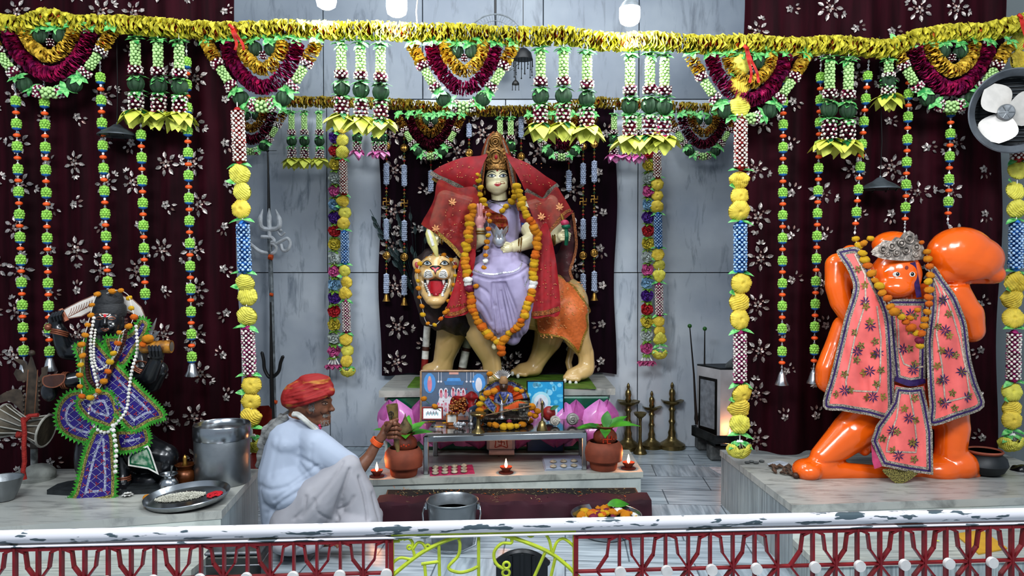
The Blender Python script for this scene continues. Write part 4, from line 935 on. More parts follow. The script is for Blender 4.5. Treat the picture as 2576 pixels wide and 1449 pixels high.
# crown
b = MB(); Yc = 5.36; Uc = u(Yc)
b.lathe([(31 * Uc, 0), (31.5 * Uc, 10 * Uc), (28 * Uc, 14 * Uc), (27 * Uc, 34 * Uc), (22 * Uc, 52 * Uc), (15 * Uc, 62 * Uc), (16 * Uc, 78 * Uc), (12 * Uc, 92 * Uc), (.5 * Uc, 97 * Uc)], P(1249, 430, Yc), 28)
f = Yc - 30 * Uc
for cx, cy, r, yy in ((1248, 395, 19, Yc - 27 * Uc), (1247, 395, 13, Yc - 28.5 * Uc), (1246, 357, 15, Yc - 18.5 * Uc), (1246, 357, 10, Yc - 19.5 * Uc), (1246, 357, 5, Yc - 20 * Uc)): b.tube([P(cx + r * cos(a * .3307), cy + r * 1.05 * sin(a * .3307), yy) for a in range(19)], 1.8 * Uc, 6, closed=True)
for i in range(13): b.ell(P(1248 + 28 * sin((i - 6) * .24), 424, Yc - 31.5 * Uc * cos((i - 6) * .24)), 2.6 * Uc, 0, None, 1)
for i in range(9): a = -.2 + pi * (1 + i / 8 * 1.1) - .1; b.leaf(P(1248 + 19 * cos(a), 395 + 19 * sin(a), Yc - 27 * Uc), V((cos(a), -.1, -sin(a))), V((0, -1, 0)), 11 * Uc, 6 * Uc, .2, 0, 3)
for s in (-1, 1):
    b.tube([P(1247 + s * x, y, Yc - 24 * Uc) for x, y in ((4, 378), (10, 374), (15, 378), (14, 384), (9, 384))], 1.6 * Uc, 6)
    for k in range(3): b.tube([P(1248 + s * x, y + k * 8, Yc - (29 - x * .3) * Uc) for x, y in ((14, 402), (20, 398), (24, 402), (20, 406))], 1.3 * Uc, 6)
cr_ = b.build('crown', M_CROWN, GD)
b = MB(); b.ell(P(1248, 395, Yc - 28 * Uc), (4 * Uc, 3 * Uc, 6 * Uc)); o = b.build('crown_gem', M_RB, cr_)
# hood of the veil round the crown
SEC = [(330, 2, 1246), (336, 13, 1246), (350, 23, 1246), (375, 33, 1247), (400, 40, 1248), (430, 47, 1249), (465, 52, 1250), (500, 60, 1251), (530, 70, 1252)]
def hood(i, j):
    k = j * (len(SEC) - 1); q = min(int(k), len(SEC) - 2); f = k - q; y, r, cx = (SEC[q][m] + (SEC[q + 1][m] - SEC[q][m]) * f for m in range(3))
    op = .62 + .25 * j; a = -pi / 2 + op + (2 * pi - 2 * op) * i
    return P(cx + r * cos(a) * (1 + .03 * sin(a * 9)), y, 5.39 + r * u(5.4) * sin(a) * .95)
b = MB(); b.grid(hood, 40, 36, 1, mf=lambda i, j: 0 if i < .05 or i > .95 else (2 if i < .09 or i > .91 else 1)); b.build('veil_hood', [M_SLACE, M_HOOD, M_DGOLD], GD, sharp=180)
b = MB()
for s in (0, 1): b.tube([hood(s, j / 20) for j in range(1, 21)], .008, 6)
b.build('veil_border', M_DGOLD, GD)
# sari
PL = []
for i in range(7): PL.append(([(1240 + i * 5, 712), (1240 + i * 9, 770), (1245 + i * 12.5, 850)], 3.2, .013))
PL += [([(1185, 690), (1240, 704), (1300, 690), (1336, 665)], 3, .012), ([(1190, 715), (1225, 735), (1245, 770)], 4, .01), ([(1186, 745), (1215, 770), (1235, 810)], 4, .01), ([(1196, 655), (1240, 640), (1290, 645)], 4, .008), ([(1320, 700), (1335, 760), (1330, 820)], 4, .01), ([(1205, 790), (1225, 820), (1250, 845)], 4, .01)]
sar = blob('sari', [('c', (1216, 538, 5.41, 25), (1244, 526, 5.4, 27), (1274, 526, 5.4, 27), (1312, 545, 5.41, 25)), ('c', (1262, 555, 5.365, 47), (1262, 615, 5.37, 43), (1262, 655, 5.39, 56)), ('e', (1262, 668, 5.33), (78, 50, 42)), ('e', (1230, 690, 5.2), (46, 38, 36)), ('e', (1292, 690, 5.2), (46, 38, 36)), ('c', (1228, 700, 5.2, 44), (1232, 760, 5.22, 44), (1255, 815, 5.23, 34), (1275, 845, 5.24, 20)), ('c', (1292, 700, 5.2, 46), (1298, 760, 5.21, 46), (1295, 815, 5.22, 38), (1290, 848, 5.24, 22)), ('c', (1316, 545, 5.4, 27), (1328, 566, 5.38, 28)), ('c', (1262, 640, 5.3, 50), (1262, 680, 5.25, 55))],
           .0075, [M_LAV, M_ROSE, mat('blue_band', '2c5cae', .5)], GD, 5, carve=PL + [([(1215, 545), (1255, 590), (1300, 640)], 3, .006), ([(1222, 565), (1250, 605), (1280, 640)], 3, .006), ([(1235, 620), (1262, 628), (1300, 622)], 3, .008)], wrinkle=(.006, (10, 10, 4)),
           fmat=lambda x, y, Y: (2 if y - .35 * (x - 1330) > 566 and x > 1312 and y < 585 else (1 if x > 1304 + (y - 520) * .12 and 512 < y < 572 else 0)))
sB = bvh(sar); DS = onto(sB, .004, 5.25)
b = MB(); b.stroke_px([(1186, 676), (1210, 686), (1240, 690), (1265, 686), (1290, 683), (1308, 672), (1314, 655)], 4, DS, 0); b.stroke_px([(1222, 517), (1240, 508), (1262, 516), (1285, 522)], 4, DS, 0); b.stroke_px([(1196, 806), (1220, 838), (1248, 858)], 4, onto(sB, .004, 5.22), 0); b.stroke_px([(1330, 655), (1332, 690), (1320, 720)], 3, DS, 0)
b.build('sari_edging', mat('silver_edging', 'cfcdd8', .35, .5, var=.3, scale=150), GD, sharp=180)
# bangles, necklace, earrings
b = MB()
def ring(c, ax, r, w): a, e, d = frame(V(ax)); b.tube([V(c) + (a * cos(t * .39) + e * sin(t * .39)) * r for t in range(16)], w, 6, closed=True)
for c, ax, r in (((1310, 616, 5.24), (1, 0, -.1), 18), ((1304, 618, 5.23), (1, 0, -.1), 17), ((1211, 588, 5.23), (0, 0, 1), 12), ((1210, 582, 5.225), (0, 0, 1), 12), ((1112, 602, 5.31), (1, 0, 0), 13), ((1395, 604, 5.3), (1, 0, 0), 13), ((1390, 605, 5.31), (1, 0, 0), 13)): ring(P(*c), ax, r * u(5.25), 2.2 * u(5.25))
b.build('bangles', M_BANGLE, GD)
b = MB()
for k in range(3): b.tube([P(1256 + (23 + k * 3) * sin(a * .3 - 1.5), 500 + k * 5 + 6 * cos(a * .3 - 1.5), 5.385 - .062 * cos(a * .3 - 1.5)) for a in range(11)], 1.6 * u(5.3), 6)
b.build('necklace', mat('dark_necklace', '4a3f38', .35, .6), GD)
b = MB()
for x in (1219, 1282): b.ell(P(x, 484, 5.36), (4 * Uc, 3 * Uc, 7 * Uc)); b.ell(P(x, 474, 5.36), 3 * Uc)
b.build('earrings', M_BANGLE, GD)
# veil sheets: shoulders, translucent sleeves, hanging panels
def sheet(name, outl, dep, mats, bands=(), step=9): b = MB(); b.poly_px(outl, dep, bands, step, 0, True); return b.build(name, mats, GD, sharp=180)
yl_ = lambda x, y: 5.26 + .12 * max(0, (1225 - x) / 140) ** 1.4 - .05 * sin(max(0, min(1, (y - 395) / 90)) * pi) + .006 * sin(x * .16 + y * .1)
sheet('veil_shoulder', [(1226, 388), (1205, 392), (1165, 396), (1125, 410), (1098, 424), (1084, 438), (1100, 452), (1130, 462), (1158, 474), (1182, 487), (1196, 466), (1206, 440), (1216, 412)], yl_, [M_VEILO])
yr_ = lambda x, y: 5.27 + .12 * max(0, (x - 1280) / 130) ** 1.4 - .05 * sin(max(0, min(1, (y - 395) / 110)) * pi) + .006 * sin(x * .16 - y * .1)
sheet('veil_shoulder', [(1272, 384), (1288, 394), (1330, 412), (1372, 442), (1404, 464), (1392, 478), (1370, 504), (1346, 494), (1322, 480), (1310, 456), (1296, 430), (1282, 408)], yr_, [M_VEILO])
b = MB(); b.stroke_px([(1083, 434), (1104, 446), (1132, 458), (1160, 472), (1182, 485), (1197, 466)], 11, lambda x, y: yl_(x, y) - .006, 0); b.build('silver_border', M_SLACE, GD, sharp=180); b = MB(); b.stroke_px([(1322, 478), (1346, 492), (1367, 502), (1382, 482), (1404, 464)], 11, lambda x, y: yr_(x, y) - .006, 0); b.build('silver_border', M_SLACE, GD, sharp=180)
b = MB(); b.stroke_px([(1088, 448), (1110, 462), (1140, 478), (1164, 488)], 9, lambda x, y: yl_(x, y) + .01, 0); b.build('gold_fringe', M_GFR, GD, sharp=180); b = MB(); b.stroke_px([(1300, 480), (1318, 498), (1334, 494)], 9, lambda x, y: yr_(x, y), 0); b.build('gold_fringe', M_GFR, GD, sharp=180)
ya = lambda x, y: 5.24 + .0006 * abs(x - 1150) + .008 * sin(x * .1 + y * .05)
sheet('veil_sleeve', [(1104, 452), (1150, 472), (1192, 470), (1205, 500), (1200, 560), (1195, 640), (1165, 652), (1140, 628), (1105, 592), (1064, 568), (1063, 556), (1078, 530), (1092, 500)], lambda x, y: 5.21 + .0003 * abs(x - 1150) + .008 * sin(x * .1 + y * .05), [M_VEIL])
yb = lambda x, y: 5.22 + .0004 * abs(x - 1370) + .008 * sin(x * .1 - y * .05)
sheet('veil_sleeve', [(1320, 486), (1368, 500), (1398, 470), (1415, 490), (1436, 525), (1440, 535), (1400, 570), (1372, 600), (1350, 650), (1340, 600), (1345, 560)], lambda x, y: yb(x, y) , [M_VEIL])
sheet('veil_sleeve', [(1380, 598), (1400, 640), (1440, 545), (1450, 610), (1446, 650), (1432, 690), (1442, 700), (1415, 712), (1390, 690)], lambda x, y: 5.42 + .01 * sin(x * .1), [mat('dark_red_veil', '4f1016', .6, var=.25, scale=20, alpha=.9)])
b = MB(); b.stroke_px([(1062, 560), (1085, 576), (1110, 594), (1140, 622), (1166, 650), (1190, 648)], 10, lambda x, y: ya(x, y) - .045, 0); b.build('gold_fringe', M_GFR, GD, sharp=180); b = MB(); b.stroke_px([(1352, 648), (1366, 606), (1396, 566), (1420, 536), (1436, 528)], 8, lambda x, y: yb(x, y) - .01, 1); b.build('gold_fringe', [M_GFR, M_DGOLD], GD, sharp=180); b = MB(); b.stroke_px([(1441, 535), (1446, 570), (1450, 615), (1444, 650), (1434, 680), (1440, 702)], 7, lambda x, y: 5.4, 1)
b.build('gold_fringe', [M_GFR, M_DGOLD], GD, sharp=180)
pan = lambda x, y: 5.2 - .04 * (y - 620) / 180 + .012 * sin(x * .22)
sheet('veil_panel', [(1162, 640), (1196, 630), (1188, 700), (1182, 780), (1150, 796), (1117, 797), (1128, 760), (1146, 710)], lambda x, y: 5.17 + .012 * sin(x * .22), [M_VEILO])
sheet('veil_panel', [(1342, 620), (1372, 560), (1392, 620), (1404, 700), (1408, 788), (1375, 796), (1340, 800), (1338, 760), (1344, 690)], lambda x, y: 5.2 + .012 * sin(x * .22), [M_VEILO])
b = MB(); b.stroke_px([(1117, 790), (1150, 788), (1182, 772)], 10, lambda x, y: 5.164 + .012 * sin(x * .22), 0)
for x in range(1120, 1182, 9): b.stroke_px([(x, 778 - .2 * (x - 1120)), (x + 3, 772 - .2 * (x - 1120)), (x + 6, 778 - .2 * (x - 1120))], 2, lambda x, y: 5.16 + .012 * sin(x * .22), 0)
b.build('panel_border', M_DGOLD, GD, sharp=180); b = MB(); b.stroke_px([(1338, 790), (1375, 786), (1408, 776)], 12, lambda x, y: 5.194 + .012 * sin(x * .22), 0); b.build('panel_border', M_DGOLD, GD, sharp=180)
b = MB()  # woven sprigs and sequins on the veil
for x0, y0, x1, y1, n, dp in ((1100, 405, 1190, 450, 26, lambda x, y: yl_(x, y) - .006), (1300, 410, 1385, 470, 26, lambda x, y: yr_(x, y) - .006), (1100, 500, 1195, 625, 34, lambda x, y: 5.2 + .0003 * abs(x - 1150) + .008 * sin(x * .1 + y * .05)), (1345, 510, 1385, 570, 10, lambda x, y: yb(x, y) - .008), (1150, 680, 1182, 770, 14, lambda x, y: 5.16 + .012 * sin(x * .22)), (1350, 620, 1400, 775, 24, lambda x, y: 5.19 + .012 * sin(x * .22))):
    for i in range(n):
        x, y = rr(x0, x1), rr(y0, y1); b.ell(P(x, y, dp(x, y)), (rr(1, 2) * u(5.2), .002, rr(1, 2) * u(5.2)), 0, None, 1)
for x, y in ((1138, 508), (1096, 575), (1362, 545), (1408, 520)):
    for k in range(7): a = k * .9; b.leaf(P(x, y, 5.2), V((cos(a), -.05, sin(a))), V((0, -1, 0)), 11 * u(5.2), 5 * u(5.2), .1, 0, 3)
tag(b.build('sequin_pattern', mat('copper_sequin', 'c98a5c', .35, .5), GD, False), kind='stuff')
# things held
t = thing('conch_shell', 'white and yellow conch held by the goddess right above the lion head', 'shell', P(1090, 610, 5.25))
b = MB(); b.tube([P(*p) for p in ((1076, 572, 5.25), (1080, 588, 5.22), (1087, 608, 5.2), (1095, 628, 5.2), (1100, 646, 5.22))], [.006, .03, .034, .022, .01], 12, flat=.7); b.build('shell_body', mat('shell_yellow', 'd9d28a', .35, var=.1), t)
b = MB(); b.stroke_px([(1077, 578), (1084, 598), (1090, 618)], 7, lambda x, y: 5.172 + .0 * x, 0); b.build('shell_opening', M_WPAINT, t)
t = thing('lotus_bud', 'small pink and green painted lotus bud held in the raised right side hand', 'flower', P(1424, 590, 5.22))
b = MB(); b.tube([P(*p) for p in ((1412, 538, 5.24), (1418, 556, 5.23))], [.008, .012], 8, 2); b.ell(P(1421, 561, 5.22), (11 * u(5.2), .03, 9 * u(5.2)), 0); b.ell(P(1424, 570, 5.22), (12 * u(5.2), .032, 7 * u(5.2)), 1)
for k in range(6): a = k * 1.05; b.leaf(P(1424, 572, 5.22), V((cos(a), sin(a), .8)), V((cos(a), sin(a), -.5)), 12 * u(5.2), 8 * u(5.2), -.4, 1, 3)
b.tube([P(*p) for p in ((1424, 574, 5.22), (1426, 596, 5.19), (1424, 616, 5.21))], .013, 8, 1); b.build('bud', [mat('bud_pink', 'd2476c', .4), mat('bud_green', '12694a', .4), M_GOLD], t)
t = thing('silver_lotus', 'shiny silver lotus bud held upright in the goddess lap', 'flower', P(1254, 600, 5.17))
b = MB()
for k in range(10):
    a = k * .63; b.leaf(P(1256, 620, 5.15), V((cos(a) * .62, sin(a) * .62, 1)), V((-cos(a), -sin(a), .3)), rr(48, 58) * u(5.2), 25 * u(5.2), -.1, 0, 6, .3)
b.ell(P(1256, 604, 5.15), (17 * u(5.2), .034, 18 * u(5.2))); b.build('petals', mat('bright_silver', 'c9ccd2', .3, .55, var=.1), t)
t = thing('red_kerchief', 'crumpled dark red and gold kerchief over the raised pink palm', 'cloth', P(1240, 540, 5.2))
b = MB(); b.poly_px([(1214, 528), (1224, 518), (1234, 526), (1248, 534), (1264, 540), (1276, 552), (1278, 582), (1262, 588), (1248, 566), (1232, 558), (1218, 548)], lambda x, y: 5.165 + .015 * sin(x * .3) + .012 * sin(y * .35), step=5, curve=True); b.build('kerchief', mat('kerchief', '7d1420', .55, var=.4, scale=50, col2='8f5426'), t)
# garlands on the statues
t = thing('marigold_garland', 'long thick orange marigold garland hanging from the goddess shoulders to her feet', 'garland', P(1262, 880, 5.1), 'marigold garlands')
GY = lambda x, y: min(5.15, onto(sB, .03, 5.15)(x, y))
gp = [(1205, 442), (1204, 470), (1203, 490)]
def pickL(x, y): return 3 if 702 < y < 722 else (4 if 722 < y < 732 and R() < .5 else (1 if y < 520 else MIXO(x, y)))
left = thick([(1190, 520), (1182, 560), (1178, 600), (1170, 640), (1172, 680), (1178, 715), (1184, 740), (1188, 765), (1194, 790), (1206, 815), (1228, 838), (1248, 858), (1262, 872)], GY, 11, 11, pickL)
right = thick([(1302, 470), (1310, 500), (1324, 540), (1340, 565), (1352, 590), (1352, 620), (1348, 650), (1344, 680), (1340, 708), (1336, 735), (1330, 760), (1318, 795), (1298, 825), (1278, 845), (1264, 866), (1262, 880), (1263, 896)], GY, 11, 11, pickL)
flowers_on(t, left + right)
t = thing('marigold_garland', 'short yellow flower string round the goddess neck and across the chest', 'garland', P(1250, 500, 5.2), 'marigold garlands')
GY2 = lambda x, y: min(5.27, onto(sB, .03, 5.27)(x, y))
flowers_on(t, thick([(1203, 440), (1205, 465), (1210, 490), (1216, 515), (1226, 530)], lambda x, y: 5.24, 8.5, 16, lambda x, y: 1) + thick([(1296, 470), (1294, 490), (1282, 512), (1270, 526), (1258, 540)], GY2, 9, 14, lambda x, y: 1))
t = thing('flower_string', 'thin string of spaced marigolds falling down the lavender lap of the goddess', 'garland', P(1222, 640, 5.12), 'marigold garlands')
pth = [(1230, 540), (1228, 570), (1226, 600), (1224, 640), (1222, 665), (1218, 690), (1212, 706), (1206, 716), (1190, 722)]
thread(t, pth, lambda x, y: 5.12); flowers_on(t, thick(pth, lambda x, y: 5.115, 6.5, 17, lambda x, y: 3 if 655 < y < 668 else MIXO(x, y)))
t = thing('flower_string', 'string of spaced marigolds hung round the head and mane of the lion', 'garland', P(1095, 800, 5.15), 'marigold garlands')
pth = [(1128, 780), (1134, 745), (1142, 715), (1145, 690), (1143, 668), (1130, 650), (1115, 640), (1101, 640), (1086, 640), (1074, 648), (1058, 662), (1050, 688), (1052, 712), (1054, 738), (1060, 762), (1064, 780), (1070, 806), (1082, 818), (1100, 814), (1112, 798), (1128, 778)]
lf = lambda x, y: 5.2 + .0018 * max(0, 690 - y) - .0006 * max(0, y - 740)
thread(t, pth, lf); flowers_on(t, thick(pth, lf, 6.5, 22, MIXO))
# ---------------------------------------------------------------- helpers for cloth with lattice and for turned vessels
def lattice(b, outl, step, dep, m, edge=15., w=1., slope=1.):
    o = [V(p) for p in outl]; x0, x1 = min(p.x for p in o), max(p.x for p in o); y0, y1 = min(p.y for p in o), max(p.y for p in o)
    for sg in (-1, 1):
        c = -600.
        while c < 600:
            run = []; x = x0
            while x <= x1 + 4:
                y = (y0 + y1) / 2 + c + sg * slope * (x - (x0 + x1) / 2); q = V((x, y))
                if inside(q, o) and pdist(q, o) > edge: run.append((x, y))
                else:
                    if len(run) > 1: b.stroke_px(run, w, dep, m, False, 6)
                    run = []
                x += 3
            if len(run) > 1: b.stroke_px(run, w, dep, m, False, 6)
            c += step
def teeth(b, outl, L, sp, dep, m):
    o = [V(p) for p in outl]
    if sum(a.x * c.y - c.x * a.y for a, c in zip(o, o[1:] + o[:1])) < 0: o = o[::-1]
    q = densify(o, sp)
    for i, p in enumerate(q):
        d = (q[(i + 1) % len(q)] - p)
        if d.length < 1e-6: continue
        d.normalize(); n = V((d.y, -d.x)); Y = dep(p.x, p.y); a = P(p.x - d.x * sp * .5, p.y - d.y * sp * .5, Y); c = P(p.x + d.x * sp * .5, p.y + d.y * sp * .5, Y); e = P(p.x + n.x * L, p.y + n.y * L, Y - rr(0, .006))
        b.add([a, c, e], [(0, 1, 2)], m)
def motifs(b, outl, n, dep, ms, r=4, edge=18, leaves=5, wd=.6):
    o = [V(p) for p in outl]; x0, x1 = min(p.x for p in o), max(p.x for p in o); y0, y1 = min(p.y for p in o), max(p.y for p in o); k = 0; tr = 0; pts = []
    while k < n and tr < n * 60:
        tr += 1; q = V((rr(x0, x1), rr(y0, y1)))
        if not inside(q, o) or pdist(q, o) < edge or any((q - p).length < r * 3.4 for p in pts): continue
        pts.append(q); k += 1; Y = dep(q.x, q.y) - .003; U = u(Y); a0 = R() * 6; m = random.choice(ms)
        for j in range(leaves): a = a0 + j * 6.283 / leaves; b.leaf(P(q.x + r * .15 * cos(a), q.y - r * .15 * sin(a), Y), V((cos(a), -.05, sin(a))), V((0, -1, 0)), r * U, r * wd * U, .05, m, 3)
M_STEEL = mat('steel', 'a9adb0', .22, .95, var=.06, scale=12); M_STEELD = mat('steel_dull', '95999b', .35, .85, var=.12, scale=9, bump=.08, bscale=30); M_CLAY = mat('clay', '8c4a34', .75, var=.15, scale=12); M_BRASS = mat('brass', '8a7a52', .3, .85, var=.2, scale=20); M_COPPER = mat('copper_brown', '6e3f20', .35, .5, var=.2)
def vessel(name, label, cat, px, py, z, prof, m, group=None, part='vessel_body', seg=32, rz=0):
    """turned body: profile in picture units above its base point"""
    g0 = G(px, py, z); U = u(g0.y); t = thing(name, label, cat, g0, group); b = MB(); b.lathe([(max(r, .01) * U, h * U) for r, h in prof], g0, seg); b.build(part, m, t); return t, g0, U
# ---------------------------------------------------------------- black statue
M_BLK = mat('black_stone', '1b1d21', .28, var=.15, scale=10, coat=.3); M_BLKH = mat('black_hair_stone', '2b2c2e', .6, var=.2, scale=60, stretch=(1, 1, 4), bump=.4, bscale=70); M_PURP = mat('purple_satin', '2c1a72', .45, var=.12, scale=14, sheen=.3); M_GFRILL = mat('green_frill', '3f9a2c', .5, var=.25, scale=60); M_GLACE = mat('gold_lace', 'a79a58', .4, .4, var=.45, scale=160, bump=.6, bscale=200); M_SST = mat('silver_stripe', 'b9bcd0', .4, .3, var=.3, scale=140); M_COPP = mat('painted_copper', '9a5f46', .35, .4)
Y0 = 3.78
BS = thing('black_statue', 'black stone standing deity statue in purple green-edged dress raising a curved sword', 'statue', P(300, 1235, Y0))
bb = blob('body', [('e', (272, 808, 3.72), (37, 38, 42)), ('e', (268, 830, 3.69), (24, 22, 17)), ('e', (264, 816, 3.643), (7.5, 6, 5)), ('c', (264, 800, 3.645, 4), (264, 814, 3.638, 5)), ('e', (264, 829, 3.648), (11, 7, 3)), ('e', (264, 834, 3.65), (9, 7, 3.5)), ('e', (250, 822, 3.67), (12, 10, 10)), ('e', (280, 822, 3.67), (12, 10, 10)), ('e', (312, 812, 3.75), (6, 8, 14)), ('e', (235, 812, 3.75), (6, 8, 14)),
    ('c', (276, 840, 3.78, 24), (280, 865, 3.8, 26)), ('c', (225, 880, 3.8, 34), (280, 870, 3.8, 42), (335, 885, 3.8, 34)), ('c', (280, 890, 3.8, 55), (275, 970, 3.8, 52), (270, 1060, 3.8, 60)),
    ('c', (222, 882, 3.78, 30), (172, 880, 3.76, 26), (160, 862, 3.73, 22), (148, 830, 3.7, 17), (142, 815, 3.7, 14)), ('e', (138, 805, 3.69), (17, 14, 15)),
    ('c', (335, 885, 3.8, 30), (352, 950, 3.76, 26), (375, 945, 3.7, 22), (394, 905, 3.66, 17)), ('e', (395, 893, 3.64), (19, 14, 13)),
    ('c', (330, 900, 3.84, 28), (380, 960, 3.84, 28), (400, 930, 3.8, 22)),
    ('c', (235, 930, 3.78, 24), (200, 952, 3.72, 20), (165, 958, 3.69, 17)), ('e', (137, 960, 3.67), (30, 16, 16)), ('e', (124, 985, 3.7), (20, 18, 26)),
    ('c', (290, 1080, 3.78, 45), (300, 1140, 3.74, 28), (306, 1200, 3.7, 18), (307, 1222, 3.68, 17)), ('c', (307, 1228, 3.67, 13), (300, 1236, 3.62, 10)),
    ('c', (300, 1090, 3.8, 50), (360, 1140, 3.78, 50), (412, 1150, 3.76, 36)), ('e', (410, 1165, 3.76), (32, 34, 46)), ('c', (412, 1160, 3.76, 34), (418, 1200, 3.78, 28)),
    ('e', (380, 1205, 3.82), (70, 50, 34)), ('e', (230, 1150, 3.85), (40, 40, 80)), ('e', (200, 1225, 3.82), (55, 40, 16))], .0055, M_BLK, BS, 4)
hB = bvh(bb); D = onto(hB, .0012, 3.7); D2 = onto(hB, .002, 3.7)
b = MB()
for ex in (249, 281):
    b.poly_px([(ex - 10, 801), (ex - 3, 796.5), (ex + 4, 796.5), (ex + 10, 801), (ex, 805)], D, step=3, curve=True, m=2); b.poly_px([(ex - 8, 801), (ex - 3, 798), (ex + 3, 798), (ex + 8, 801), (ex, 803.5)], D2, step=3, curve=True, m=3)
    b.stroke_px([(ex - 12, 792), (ex, 788), (ex + 12, 792)], 1.6, D2, 2)
for y in (785, 789.5): b.stroke_px([(250, y + 1), (264, y), (278, y + 1)], 1.8, D, 0)
b.stroke_px([(251, 785), (250, 791), (256, 796), (272, 796), (278, 791), (277, 785)], 1.6, D, 0, False); b.poly_px([(264 + 4 * cos(a * .63), 794 + 4.5 * sin(a * .63)) for a in range(10)], D2, step=3, m=1)
b.poly_px([(253, 828), (260, 825.5), (264, 827), (268, 825.5), (275, 828), (264, 834)], D, step=3, curve=True, m=2); b.stroke_px([(254, 829), (264, 830), (274, 829)], .9, D2, 3)
b.ell(P(284, 815, D(284, 815)), (3 * u(3.7), .003, 3 * u(3.7)), 0)
b.build('face_marking', [M_WPAINT, M_RB, M_COPP, M_BLACK], BS, sharp=180)
b = MB(); Uk = u(3.74)
b.lathe([(38 * Uk, -6 * Uk), (40.5 * Uk, 4 * Uk), (39 * Uk, 20 * Uk), (33 * Uk, 27 * Uk), (34 * Uk, 34 * Uk), (30 * Uk, 50 * Uk), (19 * Uk, 60 * Uk), (.3 * Uk, 63 * Uk)], P(275, 790, 3.735), 30); b.build('headdress', M_BLKH, BS)
b = MB()
for p, ax, r in (((150, 838, 3.7), (.2, .3, 1), 20), ((165, 957, 3.69), (1, .1, 0), 20), ((360, 925, 3.72), (.5, -.2, 1), 24), ((307, 1203, 3.7), (0, 0, 1), 20)):
    for k in (-1, 0, 1): a, e, d = frame(V(ax)); b.tube([P(*p) + d * k * .009 + (a * cos(q * .39) + e * sin(q * .39)) * r * u(3.7) for q in range(16)], .004, 6, closed=True)
    b.build('armlet', M_COPP, BS); b = MB()
def fng(pts, r): b = MB(); b.tube([P(*p) for p in pts], r * u(3.7), 8); b.ell(P(*pts[-1]), r * u(3.7)); b.build('finger', M_BLK, BS)
for i in range(4): fng([(132 + i * 7.5, 808 - i * 1.5, 3.665), (128 + i * 7.5, 797 - i * 1.8, 3.645), (134 + i * 7.5, 789 - i * 2, 3.66)], 4); fng([(405 - i * 8.5, 896, 3.61), (403 - i * 8.5, 882, 3.585), (401 - i * 8.5, 872, 3.6)], 4.2)
for i in range(5): fng([(296 + i * 5, 1226, 3.65), (294 + i * 5.4, 1236, 3.615)], 3)
b = MB(); b.poly_px([(107, 950), (118, 944), (150, 940), (165, 944), (160, 962), (140, 975), (118, 974), (107, 965)], lambda x, y: 3.625 + .0008 * abs(x - 137), step=5, curve=True, bands=((3, 1),)); b.m = [1 if k == 0 else 0 for k in b.m]; b.build('palm_paint', [mat('palm_brown', '4a2c22', .4), M_COPP], BS, sharp=180)
b = MB(); b.poly_px([(322, 1150), (330, 1138), (372, 1120), (380, 1135), (400, 1195), (372, 1180), (322, 1172)], lambda x, y: 3.66 - .0003 * (x - 320), step=6, bands=((4, 0), (8, 1))); b.build('painted_cloth', [M_WPAINT, mat('painted_green', '1d6a48', .4, var=.4, scale=30), mat('painted_white_green', 'a9b5a2', .4, var=.35, scale=40, col2='2b6e4c')], BS, sharp=180)
t = thing('curved_sword', 'white painted broad curved sword behind the head of the black statue', 'sword', P(150, 800, 3.8))
b = MB(); SY = lambda x, y: 3.69 + min(.12, .12 * (x - 130) / 110)
b.poly_px([(150, 786), (165, 775), (200, 757), (236, 742), (262, 736), (300, 740), (335, 752), (356, 772), (368, 800), (366, 812), (352, 800), (330, 788), (300, 778), (262, 772), (236, 780), (205, 797), (168, 803)], SY, ((2.5, 0),), 6, 0); k0 = len(b.v)
b.build('blade', [mat('blade_edge', '8a6a5c', .4), mat('blade_white', 'd5cfc6', .35, var=.06)], t, sharp=180)
b = MB()
for i in range(10): b.stroke_px([(172 + i * 6.5, 794 - i * 2.6), (178 + i * 6.5, 784 - i * 2.6), (180 + i * 6.5, 775 - i * 2.6)], 1.2, lambda x, y: SY(x, y) - .002, 0)
b.stroke_px([(170, 798), (205, 780), (236, 762)], 1.4, lambda x, y: SY(x, y) - .002, 0); b.build('blade_lines', M_COPP, t, sharp=180)
b = MB(); b.tube([P(122, 822, 3.68), P(158, 788, 3.69)], .011, 10); b.ell(P(121, 823, 3.68), .018); b.tube([P(152, 778, 3.69), P(168, 808, 3.69)], .012, 8); b.build('hilt', M_COPP, t)
t = thing('trident_prongs', 'silver curved prongs standing behind the left shoulder of the black statue', 'trident', P(370, 860, 3.86))
b = MB()
for q in (((352, 880), (372, 850), (384, 825), (394, 800)), ((360, 880), (380, 855), (392, 840), (402, 833)), ((345, 870), (356, 830), (362, 800), (358, 778))): b.tube([P(x, y, 3.86) for x, y in q], [.012, .014, .01, .002], 8)
b.build('prongs', M_SILV, t)
t = thing('hand_drum', 'small painted yellow cylinder held sideways in the hand of the black statue', 'drum', P(395, 875, 3.6))
b = MB(); b.lathe([(15 * u(3.6), -38 * u(3.6)), (17 * u(3.6), -34 * u(3.6)), (15 * u(3.6), 0), (17 * u(3.6), 32 * u(3.6)), (16 * u(3.6), 38 * u(3.6))], P(394, 872, 3.625), 24, 0, Matrix.Rotation(pi / 2, 3, 'Y')); b.build('drum_shell', mat('drum_yellow', 'b07a24', .4, var=.35, scale=30, col2='5d3a18'), t)
b = MB(); b.lathe([(.02 * Uk, 39 * u(3.6)), (12 * u(3.6), 38.6 * u(3.6))], P(394, 872, 3.625), 20, 0, Matrix.Rotation(pi / 2, 3, 'Y')); b.build('drum_head', mat('drum_skin', '6e665c', .6), t)
